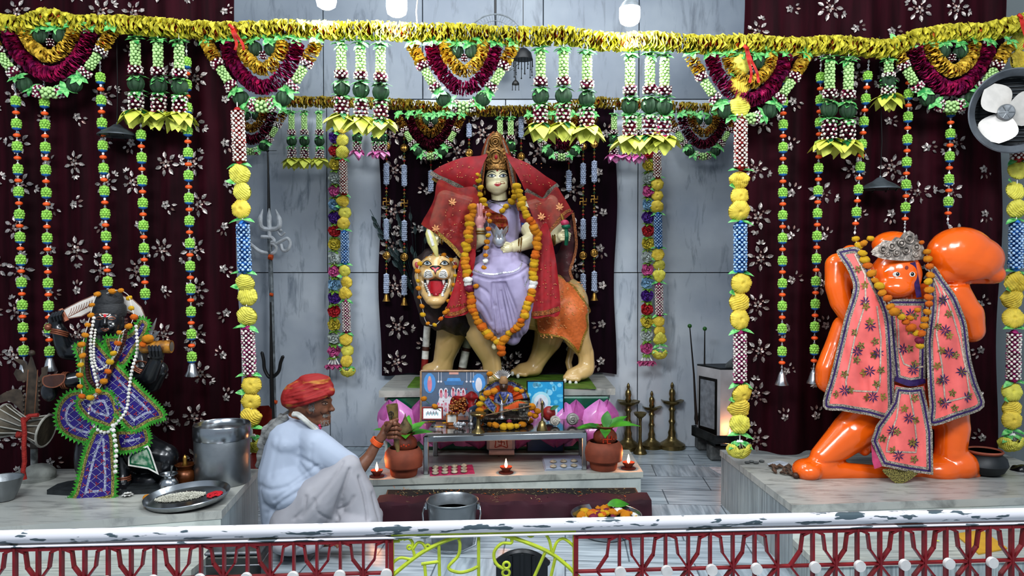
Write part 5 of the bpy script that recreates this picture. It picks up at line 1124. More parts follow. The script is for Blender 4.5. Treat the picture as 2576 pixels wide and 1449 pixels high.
# dress
DRS = thing('statue_dress', 'purple dress with green frill, gold lace and silver stripes on the black statue', 'dress', P(290, 1060, 3.62))
MD = [M_GFRILL, M_GLACE, M_PURP, M_SST, M_PURP]; BD = ((5, 0), (13, 1), (25, 2), (31, 3))
def dpanel(outl, dep, name, nm=18, bands=BD):
    o = smooth_loop(outl, 4); b = MB(); b.poly_px(o, dep, bands, 7, 0); pz = b.build(name, MD, DRS, sharp=180)
    b = MB(); d1 = lambda x, y: dep(x, y) - .0015
    teeth(b, o, 8, 8, d1, 0); lattice(b, o, 22, d1, 1, 14, 1.1, .8); motifs(b, o, nm, d1, [2, 1, 2], 5, 17, 3)
    b.build('trimming', [M_GFRILL, M_SST, mat('red_motif', 'b03038', .5)], pz, False)
wv = lambda x, y: .006 * sin(x * .09 + y * .05)
dpanel([(222, 985), (178, 984), (148, 1010), (138, 1050), (152, 1086), (188, 1108), (232, 1114), (262, 1080), (255, 1020)], lambda x, y: 3.625 + .0012 * max(0, 215 - x) + wv(x, y), 'skirt_lobe', 20)
dpanel([(288, 1085), (330, 1080), (366, 1072), (378, 1112), (352, 1130), (318, 1138), (294, 1132)], lambda x, y: 3.62 + .0006 * abs(x - 320) + wv(x, y), 'skirt_lobe', 10)
dpanel([(190, 1010), (232, 985), (278, 985), (300, 1040), (282, 1076), (252, 1070), (215, 1052)], lambda x, y: 3.595 + .0004 * abs(x - 250) + wv(x, y), 'waist_cloth', 10)
dpanel([(240, 1080), (282, 1084), (290, 1150), (292, 1225), (278, 1258), (168, 1266), (186, 1238), (208, 1150), (226, 1100)], lambda x, y: 3.6 - .0004 * max(0, y - 1150) + wv(x, y), 'long_front_panel', 26)
dpanel([(206, 870), (236, 852), (282, 900), (340, 960), (416, 1042), (376, 1066), (332, 1086), (296, 1052), (262, 1010), (226, 970), (214, 930)], lambda x, y: 3.61 + .0004 * abs(x - 290) + .0003 * max(0, 930 - y) + wv(x, y), 'sash', 34)
dpanel([(262, 850), (300, 846), (330, 832), (352, 800), (376, 812), (366, 846), (342, 880), (318, 916), (296, 924), (276, 896)], lambda x, y: 3.635 + .0006 * abs(x - 300) + wv(x, y), 'shoulder_sash', 12)
dpanel([(186, 872), (210, 866), (222, 900), (216, 940), (232, 985), (214, 984), (200, 940), (196, 905)], lambda x, y: 3.63 + .0008 * max(0, 215 - x) + wv(x, y), 'shoulder_trim', 2, ((5, 0), (40, 1)))
# garlands and beads on it
t = thing('marigold_string', 'string of spaced marigolds round the face and chest of the black statue', 'garland', P(262, 960, 3.58))
pA = [(243, 742), (236, 760), (226, 796), (216, 835), (208, 866), (205, 898), (202, 928), (202, 964), (212, 1004), (238, 992), (258, 962), (274, 926), (286, 886), (296, 862), (304, 838), (326, 820), (336, 795), (330, 768), (322, 742), (296, 730), (268, 738)]
fa = lambda x, y: 3.575 + .0016 * max(0, 830 - y) * .6
thread(t, pA, fa); flowers_on(t, thick(pA, fa, 8, 26, MIXO)); flowers_on(t, [(372, 852, 3.6, 14, 0), (360, 866, 3.6, 9, 2)])
def beads(name, label, pts, r, sp, Yf, m, cat='necklace'):
    t = thing(name, label, cat, P(pts[0][0], pts[0][1], Yf(*pts[0]))); b = MB(); q = smooth_line(pts, 8); L = 0; nx = 0
    for a, c in zip(q, q[1:]):
        l = (c - a).length
        while nx <= L + l: p = a.lerp(c, (nx - L) / l); Y = Yf(p.x, p.y); b.ell(P(p.x, p.y, Y), r * u(Y), 0, None, 1); nx += sp
        L += l
    b.tube([P(p.x, p.y, Yf(p.x, p.y)) for p in q], .0012, 4); o = b.build('beads', m, t); return t
fb = lambda x, y: 3.59 + .0005 * abs(x - 270)
beads('bead_necklace', 'long white bead necklace looping to the waist of the black statue', [(236, 800), (228, 850), (230, 905), (238, 940), (246, 985), (225, 1030), (240, 1075), (268, 1088), (292, 1066), (318, 1030), (324, 985), (332, 930), (345, 880), (342, 820)], 5, 9.5, fb, M_WPAINT)
beads('bead_necklace', 'brown seed necklace across the chest of the black statue', [(232, 810), (222, 860), (218, 900), (222, 950), (244, 972), (266, 962), (284, 920), (304, 880), (316, 840), (318, 800)], 5.5, 7.5, lambda x, y: 3.6 + .0004 * abs(x - 270), mat('seed_brown', '4a2118', .6, var=.3, scale=80))
beads('bead_necklace', 'short cream pearl necklace at the neck of the black statue', [(240, 830), (236, 870), (238, 910), (252, 930), (282, 905), (304, 870), (312, 830)], 3.6, 7, lambda x, y: 3.605 + .0003 * abs(x - 270), M_PEARL)
beads('bead_pendant', 'white bead tail hanging from the waist of the black statue over its leg', [(284, 1070), (288, 1100), (292, 1130), (291, 1160), (290, 1190)], 6, 13, lambda x, y: 3.56, M_WPAINT)
# ---------------------------------------------------------------- drum, trident on stone, bowl
t = thing('spindle_drum', 'hourglass wooden drum with white cords and red rope at the left edge', 'drum', P(60, 1075, 3.75)); Yd = 3.75; Ud = u(Yd)
Md = Matrix.Rotation(radians(12), 3, 'Y') @ Matrix.Rotation(pi / 2, 3, 'Y')
b = MB(); b.lathe([(42 * Ud, -58 * Ud), (43 * Ud, -54 * Ud), (29 * Ud, -30 * Ud), (18 * Ud, -4 * Ud), (17 * Ud, 4 * Ud), (26 * Ud, 30 * Ud), (39 * Ud, 54 * Ud), (39 * Ud, 58 * Ud)], P(60, 1072, Yd), 28, 0, Md); b.build('drum_shell', mat('drum_wood', '5c5344', .6, var=.3, scale=8, bump=.3), t)
b = MB(); c = P(60, 1072, Yd)
for i in range(12):
    a = i * .5236; b.tube([c + Md @ V((43 * Ud * cos(a), 43 * Ud * sin(a), -57 * Ud)), c + Md @ V((21 * Ud * cos(a + .26), 21 * Ud * sin(a + .26), 0)), c + Md @ V((41 * Ud * cos(a), 41 * Ud * sin(a), 57 * Ud))], .0035, 5)
for z, r in ((-57, 44), (57, 41)): b.tube([c + Md @ V((r * Ud * cos(q * .3), r * Ud * sin(q * .3), z * Ud)) for q in range(21)], .006, 6, closed=True)
b.build('drum_cords', mat('cord', 'a09d93', .7), t)
b = MB(); b.tube([c + V((22 * Ud * cos(q * .5) * .3, -22 * Ud * cos(q * .5 + 1.5), 22 * Ud * sin(q * .5))) for q in range(13)], .012, 8); b.tube([P(x, y, 3.68) for x, y in ((58, 1050), (62, 1090), (60, 1120), (62, 1160), (58, 1185), (62, 1206))], .011, 8); b.tube([P(x, y, 3.69) for x, y in ((62, 1060), (76, 1046), (96, 1044))], .01, 7); b.build('red_rope', mat('red_rope', '9c2a22', .8, bump=.5, bscale=120), t)
t = thing('stone_trident', 'dark carved trident standing on a round stone beside the black statue', 'trident', G(80, 1212, ZP)); Yt_ = 3.9; Ut = u(Yt_)
b = MB(); b.ell(P(98, 1192, 3.88), (40 * Ut, 38 * Ut, 26 * Ut), 0, None, 3); b.lathe([(46 * Ut, 0), (46 * Ut, 8 * Ut), (38 * Ut, 14 * Ut)], V((P(80, 1212, 3.88).x + .02, 3.88, ZP)), 20); b.build('stone_foot', mat('foot_stone', '8a8d87', .75, var=.2, scale=14, bump=.4, bscale=30), t)
M_TRI = mat('trident_brown', '54473a', .6, var=.3, scale=20)
b = MB(); b.tube([P(86, 1170, Yt_), P(86, 1130, Yt_)], .017, 10); b.build('shaft', mat('shaft_grey', '8f928f', .6, var=.35, scale=30), t)
b = MB(); ty = lambda x, y: Yt_
b.poly_px([(76, 1140), (74, 1060), (62, 1045), (40, 1020), (22, 1008), (0, 1014), (-10, 1000), (10, 988), (34, 978), (52, 980), (60, 1000), (66, 1000), (66, 960), (44, 958), (34, 940), (40, 928), (52, 930), (60, 940), (56, 920), (36, 906), (44, 902), (60, 906), (70, 920), (78, 890), (84, 905), (92, 930), (98, 950), (104, 940), (104, 925), (122, 920), (118, 950), (108, 965), (98, 990), (98, 1060), (94, 1140)], ty, step=9); b.ell(P(80, 888, Yt_ - .005), 8 * Ut)
for s in (62, 96):
    for i in range(9): b.ell(P(s + (1 if s > 80 else -1) * 2, 960 + i * 12, Yt_ - .008), 4 * Ut, 0, None, 1)
b.build('trident_head', M_TRI, t, sharp=180)
b = MB()
for x in (68, 92): b.tube([P(x + 3, 930, Yt_ - .02), P(x - 6, 1050, Yt_ - .04)], .002, 5)
b.build('copper_wires', mat('copper_wire', '8a5a3c', .5), t)
t, g0, U = vessel('steel_bowl', 'plain steel bowl cut by the left frame edge on the plinth', 'bowl', 8, 1258, ZP, [(20, 0), (26, 2), (38, 30), (46, 56), (47, 58), (44, 57), (36, 30), (24, 5), (.1, 4)], M_STEELD)
# stone chips under the statue
t = thing('black_slab', 'thin dark irregular stone slab lying under the black statue foot', 'stone', G(175, 1240, ZP)); b = MB(); q = [G(x, y, ZP) for x, y in ((118, 1244), (145, 1228), (172, 1221), (235, 1215), (345, 1226), (420, 1228), (425, 1240), (300, 1246), (190, 1248))]; b.prism([(p.x, p.y) for p in q], ZP, ZP + .022); b.build('slab', mat('dark_slab', '2b3032', .6, var=.3, scale=14, bump=.3), t, False)
# drum, tray, pots
t, g0, U = vessel('steel_drum', 'tall lidded stainless steel storage drum on the corner of the left plinth', 'drum', 560, 1212, ZP, [(66, 0), (68, 3), (67, 60), (68, 112), (67, 114), (68, 116)], M_STEELD, part='drum_body', seg=48)
b = MB(); b.lathe([(69 * U, 113 * U), (70 * U, 115 * U), (70 * U, 146 * U), (68.5 * U, 149 * U), (66.5 * U, 147 * U), (64 * U, 138 * U), (58 * U, 136 * U), (.1 * U, 137 * U)], g0, 48); b.build('lid', M_STEEL, t)
t = thing('steel_tray', 'large round steel tray of rice and red powder on the front of the left plinth', 'tray', G(472, 1262, ZP)); g0 = G(472, 1264, ZP); U = u(g0.y)
Mt = Matrix.Rotation(radians(-3.5), 3, 'Y') @ Matrix.Rotation(radians(2.5), 3, 'X')
b = MB(); b.lathe([(.1 * U, 3 * U), (92 * U, 4 * U), (99 * U, 12 * U), (103 * U, 16 * U), (104 * U, 14 * U), (96 * U, 2 * U), (90 * U, 0), (.1 * U, 0)], g0 + V((0, 0, .013)), 64, 0, Mt); b.build('tray_body', M_STEEL, t)
t2 = thing('rice_heap', 'flat heap of white rice grains spread in the steel tray', 'rice', g0); tag(t2, kind='stuff')
b = MB()
for i in range(3600):
    a = R() * 6.283; q = sqrt(R()); x, y = -22 + 60 * q * cos(a), 10 + 34 * q * sin(a) + .12 * (50 * q * cos(a)); d = V((rr(-1, 1), rr(-1, 1), rr(-.2, .2))).normalized()
    c = g0 + V((0, 0, .013)) + Mt @ V((x * U, y * U, (5.5 + 4 * (1 - q * q) * R()) * U)); b.leaf(c, d, V((0, 0, 1)), 5 * U, 1.8 * U, 0, 0, 2, .5)
b.build('grains', mat('rice', 'd9d6c6', .6, var=.08), t2, False)
t2 = thing('red_powder', 'small lumpy mound of bright red powder at the right of the steel tray', 'powder', g0)
b = MB()
for i in range(70): a = R() * 6.28; q = sqrt(R()); b.ell(g0 + V((0, 0, .013)) + Mt @ V(((64 + 18 * q * cos(a)) * U, (14 + 22 * q * sin(a)) * U, (5 + 4 * (1 - q)) * U)), (rr(3, 6) * U, rr(3, 6) * U, rr(1.5, 3) * U), 0, None, 1)
b.build('powder', mat('vermilion', 'c01024', .8), t2, False)
t, g0, U = vessel('copper_pot', 'brown copper pot with a wide lip between the black statue and the steel drum', 'pot', 466, 1222, ZP, [(16, 0), (19, 2), (24, 14), (26, 26), (22, 38), (17, 42), (19, 48), (25, 54), (25, 56), (20, 55), (15, 44)], M_COPPER)
t2 = thing('small_figure', 'small gold figurine standing in the mouth of the copper pot', 'figurine', g0 + V((0, 0, 50 * U))); b = MB(); b.lathe([(7 * U, 40 * U), (8 * U, 50 * U), (5 * U, 62 * U), (6 * U, 70 * U), (4 * U, 76 * U), (.2 * U, 80 * U)], g0, 12); b.build('figure', M_GOLD, t2)
t, g0, U = vessel('steel_lota', 'small round steel water pot with a spoon in it', 'pot', 425, 1236, ZP, [(14, 0), (16, 2), (23, 12), (24, 22), (18, 33), (14, 36), (15, 40), (22, 44), (22, 46), (15, 42), (12, 36)], M_STEEL)
t2 = thing('spoon', 'thin steel spoon leaning out of the small round water pot', 'spoon', g0 + V((0, 0, 40 * U))); b = MB(); b.tube([g0 + V((0, 0, 20 * U)), g0 + V((6 * U, 0, 50 * U)), g0 + V((9 * U, 0, 66 * U))], [2 * U, 2 * U, 4 * U], 8); b.build('spoon_body', M_STEEL, t2)
t = thing('white_flower', 'white open flower lying on the left plinth before the statue', 'flower', G(321, 1250, ZP)); b = MB(); g0 = G(321, 1250, ZP); U = u(g0.y)
for k in range(3):
    for i in range(8): a = i * .785 + k * .4; b.leaf(g0 + V((0, 0, .01)), V((cos(a), sin(a), .2 + .5 * k)), V((0, 0, 1)), (16 - k * 4) * U, 9 * U, .2, 0, 3)
b.build('petals', M_WFL, t)
t = thing('marigold_bloom', 'single orange marigold lying between the white flower and the steel tray', 'flower', G(371, 1258, ZP)); flowers_on(t, [(371, 1252, G(371, 1258, ZP).y, 11, 0)])
# ---------------------------------------------------------------- the seated priest
M_SKIN = mat('brown_skin', '784e38', .5, var=.1, scale=30, bump=.08, bscale=120); M_KURTA = mat('white_kurta', 'a5aebd', .75, var=.04, scale=6); M_DHOTI = mat('white_dhoti', 'a4a2a6', .8, var=.06, scale=6); M_TURB = mat('red_turban', '8c1a18', .7, scale=9, stretch=(1, 1, 4), col2='a8702a')
for q in M_TURB.node_tree.nodes:
    if q.type == 'VALTORGB': q.color_ramp.elements[0].position = .33; q.color_ramp.elements[1].position = .44; M_HAIRG = mat('grey_hair', '8d8a86', .8, var=.3, scale=90, bump=.5, bscale=200)
YP = 3.72
PR = thing('person', 'seated man in red turban and white kurta and dhoti reaching to the clay pot', 'person', P(760, 1390, YP))
def hands(e):
    f = lambda pts, r: (e.tube([P(*p) for p in pts], [r * u(YP) * (1 - .2 * i / (len(pts) - 1)) for i in range(len(pts))], 10, 0), [e.ell(P(*p), r * u(YP) * (1 - .2 * i / (len(pts) - 1)), 0, None, 2) for i, p in enumerate(pts)])
    for i, L in enumerate((1, 1.08, 1, .82)):  # right fist closed round the ladle
        y = 1066 + i * 11.5; x = 978 + i * 2
        f([(x - 6, y, 3.66), (x + 15 * L, y - 1, 3.635), (x + 24 * L, y + 3, 3.69), (x + 12 * L, y + 6, 3.735)], 6.4 - i * .4)
    f([(972, 1084, 3.655), (984, 1062, 3.63), (998, 1056, 3.65)], 6.6)
    for i in range(5): f([(818 + i * 2, 1356 + i * 2.2, 3.6 - i * .012), (838 + i * 3, 1358 + i * 3.8, 3.59 - i * .015), (846 + i * 1.4 - (i > 2) * 3, 1362 + i * 3.6, 3.585 - i * .015)], 6 - i * .6)
body = blob('body', [('e', (772, 1008, YP), (52, 42, 46)), ('e', (788, 1012, YP - .01), (46, 36, 40)), ('c', (800, 1030, YP, 27), (812, 1050, YP, 20)), ('e', (812, 1060, YP), (20, 21, 13)), ('c', (775, 1045, YP, 28), (800, 1062, YP, 17)), ('e', (822, 1008, YP), (13, 24, 8)), ('c', (826, 1014, YP, 6), (834, 1027, YP, 6.5)), ('e', (835.5, 1030, YP), (7.5, 9, 5.5)), ('e', (829, 1031, YP - .012), (5, 6, 4)), ('e', (815, 1032, YP - .035), (11, 10, 9)), ('e', (824, 1047, YP), (9, 13, 4)), ('e', (822, 1054, YP), (8.5, 12, 4)), ('e', (822, 1064, YP), (9, 10, 8)),
      ('e', (776, 1027, YP - .075), (7, 4, 13)), ('e', (779, 1039, YP - .072), (4, 4, 5)),
      ('c', (762, 1035, YP, 30), (742, 1085, YP, 34)), ('c', (715, 1130, YP + .12, 30), (745, 1105, YP + .02, 34), (790, 1135, YP - .09, 28)), ('c', (745, 1120, YP, 55), (735, 1230, YP, 60), (738, 1330, YP, 62)),
      ('c', (800, 1140, YP - .09, 26), (860, 1170, YP - .1, 24), (904, 1178, YP - .06, 19), (928, 1150, YP - .04, 15), (950, 1112, YP - .03, 11.5), (966, 1092, YP - .03, 12)), ('e', (975, 1082, YP - .03), (18, 10, 21), (0, 25, 0)),
      ('c', (740, 1320, YP - .1, 48), (865, 1185, YP - .12, 36), (925, 1310, YP - .12, 26), (930, 1345, YP - .12, 18)),
      ('c', (740, 1340, YP, 48), (820, 1345, YP - .02, 30), (950, 1352, YP + .02, 9)), ('c', (800, 1352, YP - .1, 14), (832, 1360, YP - .13, 12)), ('e', (832, 1362, YP - .135), (16, 20, 10))], .0048, [M_SKIN, M_HAIRG], PR, 3, extra=hands)
pB = bvh(body); D = onto(pB, .001, YP); D2 = onto(pB, .0018, YP)
b = MB(); b.poly_px([(812, 1016), (816, 1014), (821, 1013.6), (825, 1015), (820, 1017.2)], D, step=2.5, curve=True, m=3); b.poly_px([(819 + 2 * cos(a * .79), 1015.2 + 1.6 * sin(a * .79)) for a in range(8)], D2, step=2, m=1)
b.stroke_px([(809, 1014), (816, 1010.5), (825, 1012)], 1.6, D2, 1); b.stroke_px([(806, 1003), (816, 999), (828, 1003)], 3, D, 1, taper=True); b.stroke_px([(810, 1018), (818, 1019), (824, 1017)], 1, D2, 2); b.stroke_px([(818, 1051.5), (830, 1050.5)], 2, D, 2)
b.stroke_px([(826, 1034), (829, 1036.5), (833, 1035.5)], 1.6, D, 2); b.stroke_px([(806, 1036), (811, 1044), (812, 1052)], 1.2, D, 2)
b.build('face_marking', [M_WPAINT, M_BLACK, mat('skin_crease', '46291d', .6), mat('eye_dull', '9a8578', .4)], PR, sharp=180)
def tufts(name, area_, n, L, dirv, m):
    b = MB()
    for i in range(n):
        x, y = area_(); Y = D(x, y)
        if Y > YP + .05: continue
        b.leaf(P(x, y, Y), V((dirv[0] + rr(-.4, .4), -.25 + rr(-.2, .1), dirv[1] + rr(-.3, .3))), V((0, -1, 0)), L * u(YP) * rr(.7, 1.3), 1.1 * u(YP), .3, 0, 2)
    return b.build(name, m, PR, False)
tufts('moustache', lambda: (rr(814, 832), rr(1041, 1046)), 120, 6, (-.1, -1), mat('white_hair', '9d978f', .85))
tufts('beard_stubble', lambda: (rr(806, 828), rr(1056, 1070)), 80, 3, (.1, -1), mat('white_hair', '9d978f', .85))
tufts('sideburn', lambda: (rr(776, 790), rr(1008, 1032)), 90, 6, (.1, -1), M_HAIRG)
blob('turban', [('e', (768, 985, YP), (60, 56, 36), (0, -12, 0)), ('e', (748, 1000, YP), (42, 52, 28), (0, -10, 0)), ('e', (806, 978, YP), (32, 48, 30)), ('e', (790, 962, YP), (42, 46, 24)), ('c', (722, 1012, YP, 15), (770, 1004, YP - .1, 14), (828, 984, YP - .04, 14)), ('c', (730, 1022, YP, 10), (770, 1010, YP - .1, 10), (815, 993, YP - .08, 10))], .006,
     M_TURB, PR, 4,
     carve=[([(712 + k * 3, 1012 - k * 8), (760, 1006 - k * 11), (800, 992 - k * 10), (834, 978 - k * 7)], 2.4, .006) for k in range(7)] + [([(725, 980), (765, 955), (810, 945)], 2.5, .005), ([(740, 1020), (790, 1006), (830, 996)], 2.5, .006)], wrinkle=(.006, (14, 14, 40)),
     )
KF = [([(752, 1150), (790, 1172), (812, 1188)], 4, .014), ([(725, 1222), (770, 1190), (800, 1172)], 3, .009), ([(690, 1260), (740, 1222), (780, 1200)], 3.5, .008), ([(672, 1290), (720, 1255), (760, 1232)], 3.5, .01), ([(684, 1330), (720, 1290), (764, 1250)], 3.5, .01), ([(655, 1222), (680, 1232), (720, 1225)], 4, .01), ([(664, 1270), (690, 1285), (690, 1310)], 4, .008), ([(785, 1120), (782, 1150), (790, 1180)], 3, .006), ([(700, 1100), (690, 1150), (680, 1200)], 5, .006), ([(740, 1145), (760, 1175), (775, 1195)], 3, .007)]
KF = [(l, w_ * 1.4, d_ * .75) for l, w_, d_ in KF]
kur = blob('kurta', [('c', (722, 1110, YP + .13, 36), (752, 1082, YP, 38), (795, 1118, YP - .1, 38)), ('e', (740, 1105, YP), (58, 80, 42)), ('c', (742, 1110, YP, 72), (728, 1190, YP, 78), (734, 1300, YP, 76)), ('e', (745, 1220, YP - .03), (84, 95, 74)), ('e', (738, 1320, YP), (72, 95, 62)), ('c', (798, 1122, YP - .11, 38), (850, 1158, YP - .11, 36), (876, 1170, YP - .1, 32)), ('c', (700, 1200, YP, 44), (690, 1270, YP, 34)), ('e', (745, 1070, YP), (34, 48, 16), (0, 30, 0)), ('c', (800, 1140, YP - .1, 44), (790, 1200, YP - .08, 48))], .008, M_KURTA, PR, 6, carve=KF, wrinkle=(.006, (9, 9, 5)))
b = MB(); cp = [(738, 1040), (752, 1042), (776, 1062), (796, 1080), (806, 1092)]
for k in range(2): b.tube([P(x - k * 2, y + k * 3, YP - .11 - .008 * k + .0006 * abs(x - 770)) for x, y in smooth_line(cp)], 5 * u(YP), 10)
b.build('collar', mat('collar_white', 'c9c9c2', .75), kur)
DF = [([(862, 1160), (835, 1210), (790, 1265), (760, 1300)], 4, .008), ([(880, 1180), (862, 1230), (845, 1280), (852, 1306)], 4, .012), ([(905, 1200), (918, 1250), (926, 1306)], 4, .014), ([(890, 1250), (875, 1270), (850, 1282)], 3.5, .01), ([(770, 1250), (765, 1280), (740, 1306)], 4, .01), ([(790, 1255), (800, 1290), (830, 1306)], 3.5, .008), ([(760, 1330), (770, 1360), (745, 1385)], 4, .008), ([(940, 1240), (950, 1280), (958, 1308)], 4, .01)]
blob('dhoti', [('c', (738, 1320, YP - .1, 62), (800, 1250, YP - .13, 58), (862, 1190, YP - .13, 42), (872, 1180, YP - .13, 39)), ('c', (872, 1182, YP - .13, 38), (900, 1240, YP - .12, 42), (920, 1310, YP - .12, 44)), ('c', (860, 1210, YP - .1, 40), (850, 1300, YP - .08, 40)), ('e', (905, 1300, YP - .1), (58, 70, 30)), ('c', (735, 1320, YP, 66), (735, 1345, YP, 56)), ('e', (742, 1340, YP - .04), (66, 110, 44)), ('c', (720, 1345, YP + .02, 44), (800, 1350, YP - .02, 26)), ('e', (760, 1368, YP - .1), (58, 46, 22))], .008, M_DHOTI, PR, 5, carve=DF, wrinkle=(.008, (8, 8, 4)))
blob('shoulder_scarf', [('c', (728, 1046, YP + .05, 15), (700, 1062, YP, 14), (678, 1095, YP, 15), (660, 1140, YP + .02, 12), (650, 1170, YP + .02, 10)), ('c', (715, 1052, YP - .07, 10), (690, 1078, YP - .06, 12), (666, 1112, YP - .04, 10)), ('c', (705, 1050, YP, 10), (672, 1080, YP, 12), (655, 1120, YP, 11))], .006, mat('grey_scarf', '8f8f8c', .85, var=.3, scale=20, stretch=(1, 1, 3)), PR, 3, wrinkle=(.012, (26, 26, 26)))
b = MB(); a, e, d = frame(P(966, 1090, YP) - P(935, 1132, YP)); c = P(948, 1112, YP - .035)
for k in range(4): b.tube([c + d * (k - 1.5) * .006 + (a * cos(q * .35) + e * sin(q * .35)) * 14.5 * u(YP) for q in range(18)], .0045, 6, closed=True)
b.build('wrist_thread', mat('orange_thread', 'd2571c', .7), PR)
b = MB(); b.ell(P(804, 1071, YP - .09), 4 * u(YP)); b.ell(P(806, 1077, YP - .09), 3 * u(YP)); b.build('neck_bead', mat('pink_bead', 'b02050', .5), PR)
t = thing('wooden_ladle', 'carved brown wooden cup with narrow spout held upright in the seated man fist', 'ladle', P(995, 1130, 3.68))
b = MB(); pa, pb_ = P(986, 1018, 3.67), P(1001, 1136, 3.68)
a, e, d = frame(pa - pb_); M_ = Matrix((a, e, d)).transposed(); Lh = (pa - pb_).length
b.lathe([(4 * u(YP), 0), (6 * u(YP), .12 * Lh), (7.5 * u(YP), .4 * Lh), (10 * u(YP), .6 * Lh), (13.5 * u(YP), .85 * Lh), (14.5 * u(YP), Lh), (12 * u(YP), Lh), (10 * u(YP), .9 * Lh)], pb_, 22, 0, M_); b.build('cup', mat('carved_wood', '7a6438', .5, var=.25, scale=20), t)
b = MB(); b.tube([P(984 + 6 * cos(q * .42), 1042 + 7 * sin(q * .42), 3.642) for q in range(15)], .0016, 5, closed=True); b.stroke_px([(984, 1036), (985, 1062)], 1.6, lambda x, y: 3.643, 0, False); b.stroke_px([(979, 1044), (989, 1040)], 1.4, lambda x, y: 3.642, 0, False); b.build('carving', M_BLACK, t)
t = thing('plastic_chair', 'maroon plastic chair back mostly hidden behind the priest shoulder', 'chair', P(662, 1180, 4.6))
b = MB(); b.poly_px([(632, 1160), (636, 1040), (642, 1022), (676, 1020), (684, 1030), (684, 1160)], lambda x, y: 4.7 + .01 * sin(x * .1), step=10, curve=False); c = P(658, 1090, 4.72); b.build('backrest', mat('maroon_plastic', '6e2018', .4), t)
zz = P(660, 1150, 4.7).z
MB().box((c.x - .0, 4.55, zz), (.16, .4, .03), 0, None, .01).build('seat', mat('maroon_plastic', '6e2018', .4), t)
for sx in (-.07, .07):
    for sy in (4.38, 4.72): b = MB(); b.tube([(c.x + sx, sy, 0), (c.x + sx * .9, sy, zz)], .018, 8); b.build('leg', mat('maroon_plastic', '6e2018', .4), t)
# ---------------------------------------------------------------- steel table and what stands on it
TZ = .405; a0, a1 = G(1072, 1092, TZ), G(1470, 1082, TZ); tb = 4.99
T = thing('steel_table', 'low polished steel table on the altar step holding the shrine things', 'table', ((a0.x + a1.x) / 2, 4.78, ZA))
q0 = [(a0.x, a0.y), (a1.x, a1.y), (a1.x + .01, tb), (a0.x + .01, tb)]
MB().prism(q0, TZ - .012, TZ).build('table_top', mat('polished_steel', 'a39a92', .12, .95, var=.1, scale=6), T, False)
b = MB()
for i in range(4): p, q = V((*q0[i], TZ - .03)), V((*q0[(i + 1) % 4], TZ - .03)); d = (q - p); b.box((p + q) / 2, (d.length + .03, .03, .036), 0, Matrix.Rotation(atan2(d.y, d.x), 3, 'Z'), .004)
b.build('table_frame', M_STEEL, T, False)
for x, y in q0: MB().box((x, y, (ZA + TZ - .03) / 2), (.03, .03, TZ - .03 - ZA), 0, None, .004).build('leg', M_STEEL, T, False)
def zpx(py, Y): return P(CX, py, Y).z
def picture(name, label, x0, x1, y0, y1, Y, lean, frame_m, fw, paint):
    """flat framed print; paint(b, pt) adds shapes with pt(u, v) inside the unit square"""
    A = P(x0, y1, Y); C = P(x1, y1, Y); top = P(x0, y0, Y + lean); W = (C - A); H = top - A; t = thing(name, label, 'picture', (A + C) / 2)
    n = W.cross(H).normalized(); n = -n if n.y > 0 else n; b = MB(); b.add([A, C, C + H, A + H] + [x - n * .012 for x in (A, C, C + H, A + H)], [(0, 1, 2, 3), (5, 4, 7, 6), (0, 4, 5, 1), (1, 5, 6, 2), (2, 6, 7, 3), (3, 7, 4, 0)])
    ms = paint[0]; b.build('print', ms[0], t, False); L = [0]
    def pt(u_, v_, k=1): return A + W * u_ + H * v_ + n * (.0008 * k)
    b = MB(); paint[1](b, pt); b.build('printed_figures', ms, t, False)
    b = MB(); e = fw
    c = [A, C, C + H, A + H]
    for i in range(4): p, q = c[i], c[(i + 1) % 4]; b.tube([p + n * .004, q + n * .004], e, 6)
    b.build('frame', frame_m, t, False); return t
def oval(b, pt, cx, cy, rx, ry, m, k): b.add([pt(cx + rx * cos(a * .449), cy + ry * sin(a * .449), k) for a in range(14)], [tuple(range(14))], m)
def rect(b, pt, x0, y0, x1, y1, m, k, tp=0): b.add([pt(x0, y0, k), pt(x1, y0, k), pt(x1 - tp, y1, k), pt(x0 + tp, y1, k)], [(0, 1, 2, 3)], m)
def temple(b, pt):
    rg = random.Random(3); rect(b, pt, 0, 0, 1, .3, 6, 1); oval(b, pt, .13, .76, .09, .2, 1, 2); oval(b, pt, .13, .74, .035, .15, 2, 3); oval(b, pt, .13, .85, .02, .05, 3, 4); oval(b, pt, .86, .76, .1, .19, 1, 2); oval(b, pt, .86, .73, .05, .14, 4, 3)
    rect(b, pt, .38, .8, .6, .86, 1, 2, .02); rect(b, pt, .36, .72, .62, .8, 5, 2, -.02); rect(b, pt, .42, .93, .56, .98, 3, 2)
    for x in (.26, .3, .68, .74, .78): rect(b, pt, x, .8, x + .006, .98, 4, 2); oval(b, pt, x, .79, .015, .02, 4, 3)
    rect(b, pt, .2, .1, .72, .42, 4, 2, .06)
    for i in range(9): x = .24 + i * .055; rect(b, pt, x, .2, x + .035, .38 - .02 * (i % 2), 2, 3); oval(b, pt, x + .02, .3, .01, .03, 4, 4)
    rect(b, pt, .22, .04, .7, .12, 3, 3); rect(b, pt, .26, .42, .68, .5, 4, 3, .02)
    for x, h in ((.3, .2), (.37, .22), (.48, .26), (.56, .22), (.63, .2)): oval(b, pt, x, .56, .035, h * .5, 4, 3); oval(b, pt, x, .54, .022, h * .34, 2, 4); oval(b, pt, x, .5 + h * .5, .015, .03, 7, 5)
    for i in range(40): oval(b, pt, rg.uniform(.22, .7), rg.uniform(.1, .66), .008, .014, rg.choice([4, 2, 7, 5]), 6)
pm = lambda n, c: mat('print_' + n, c, .35, var=.06, scale=30)
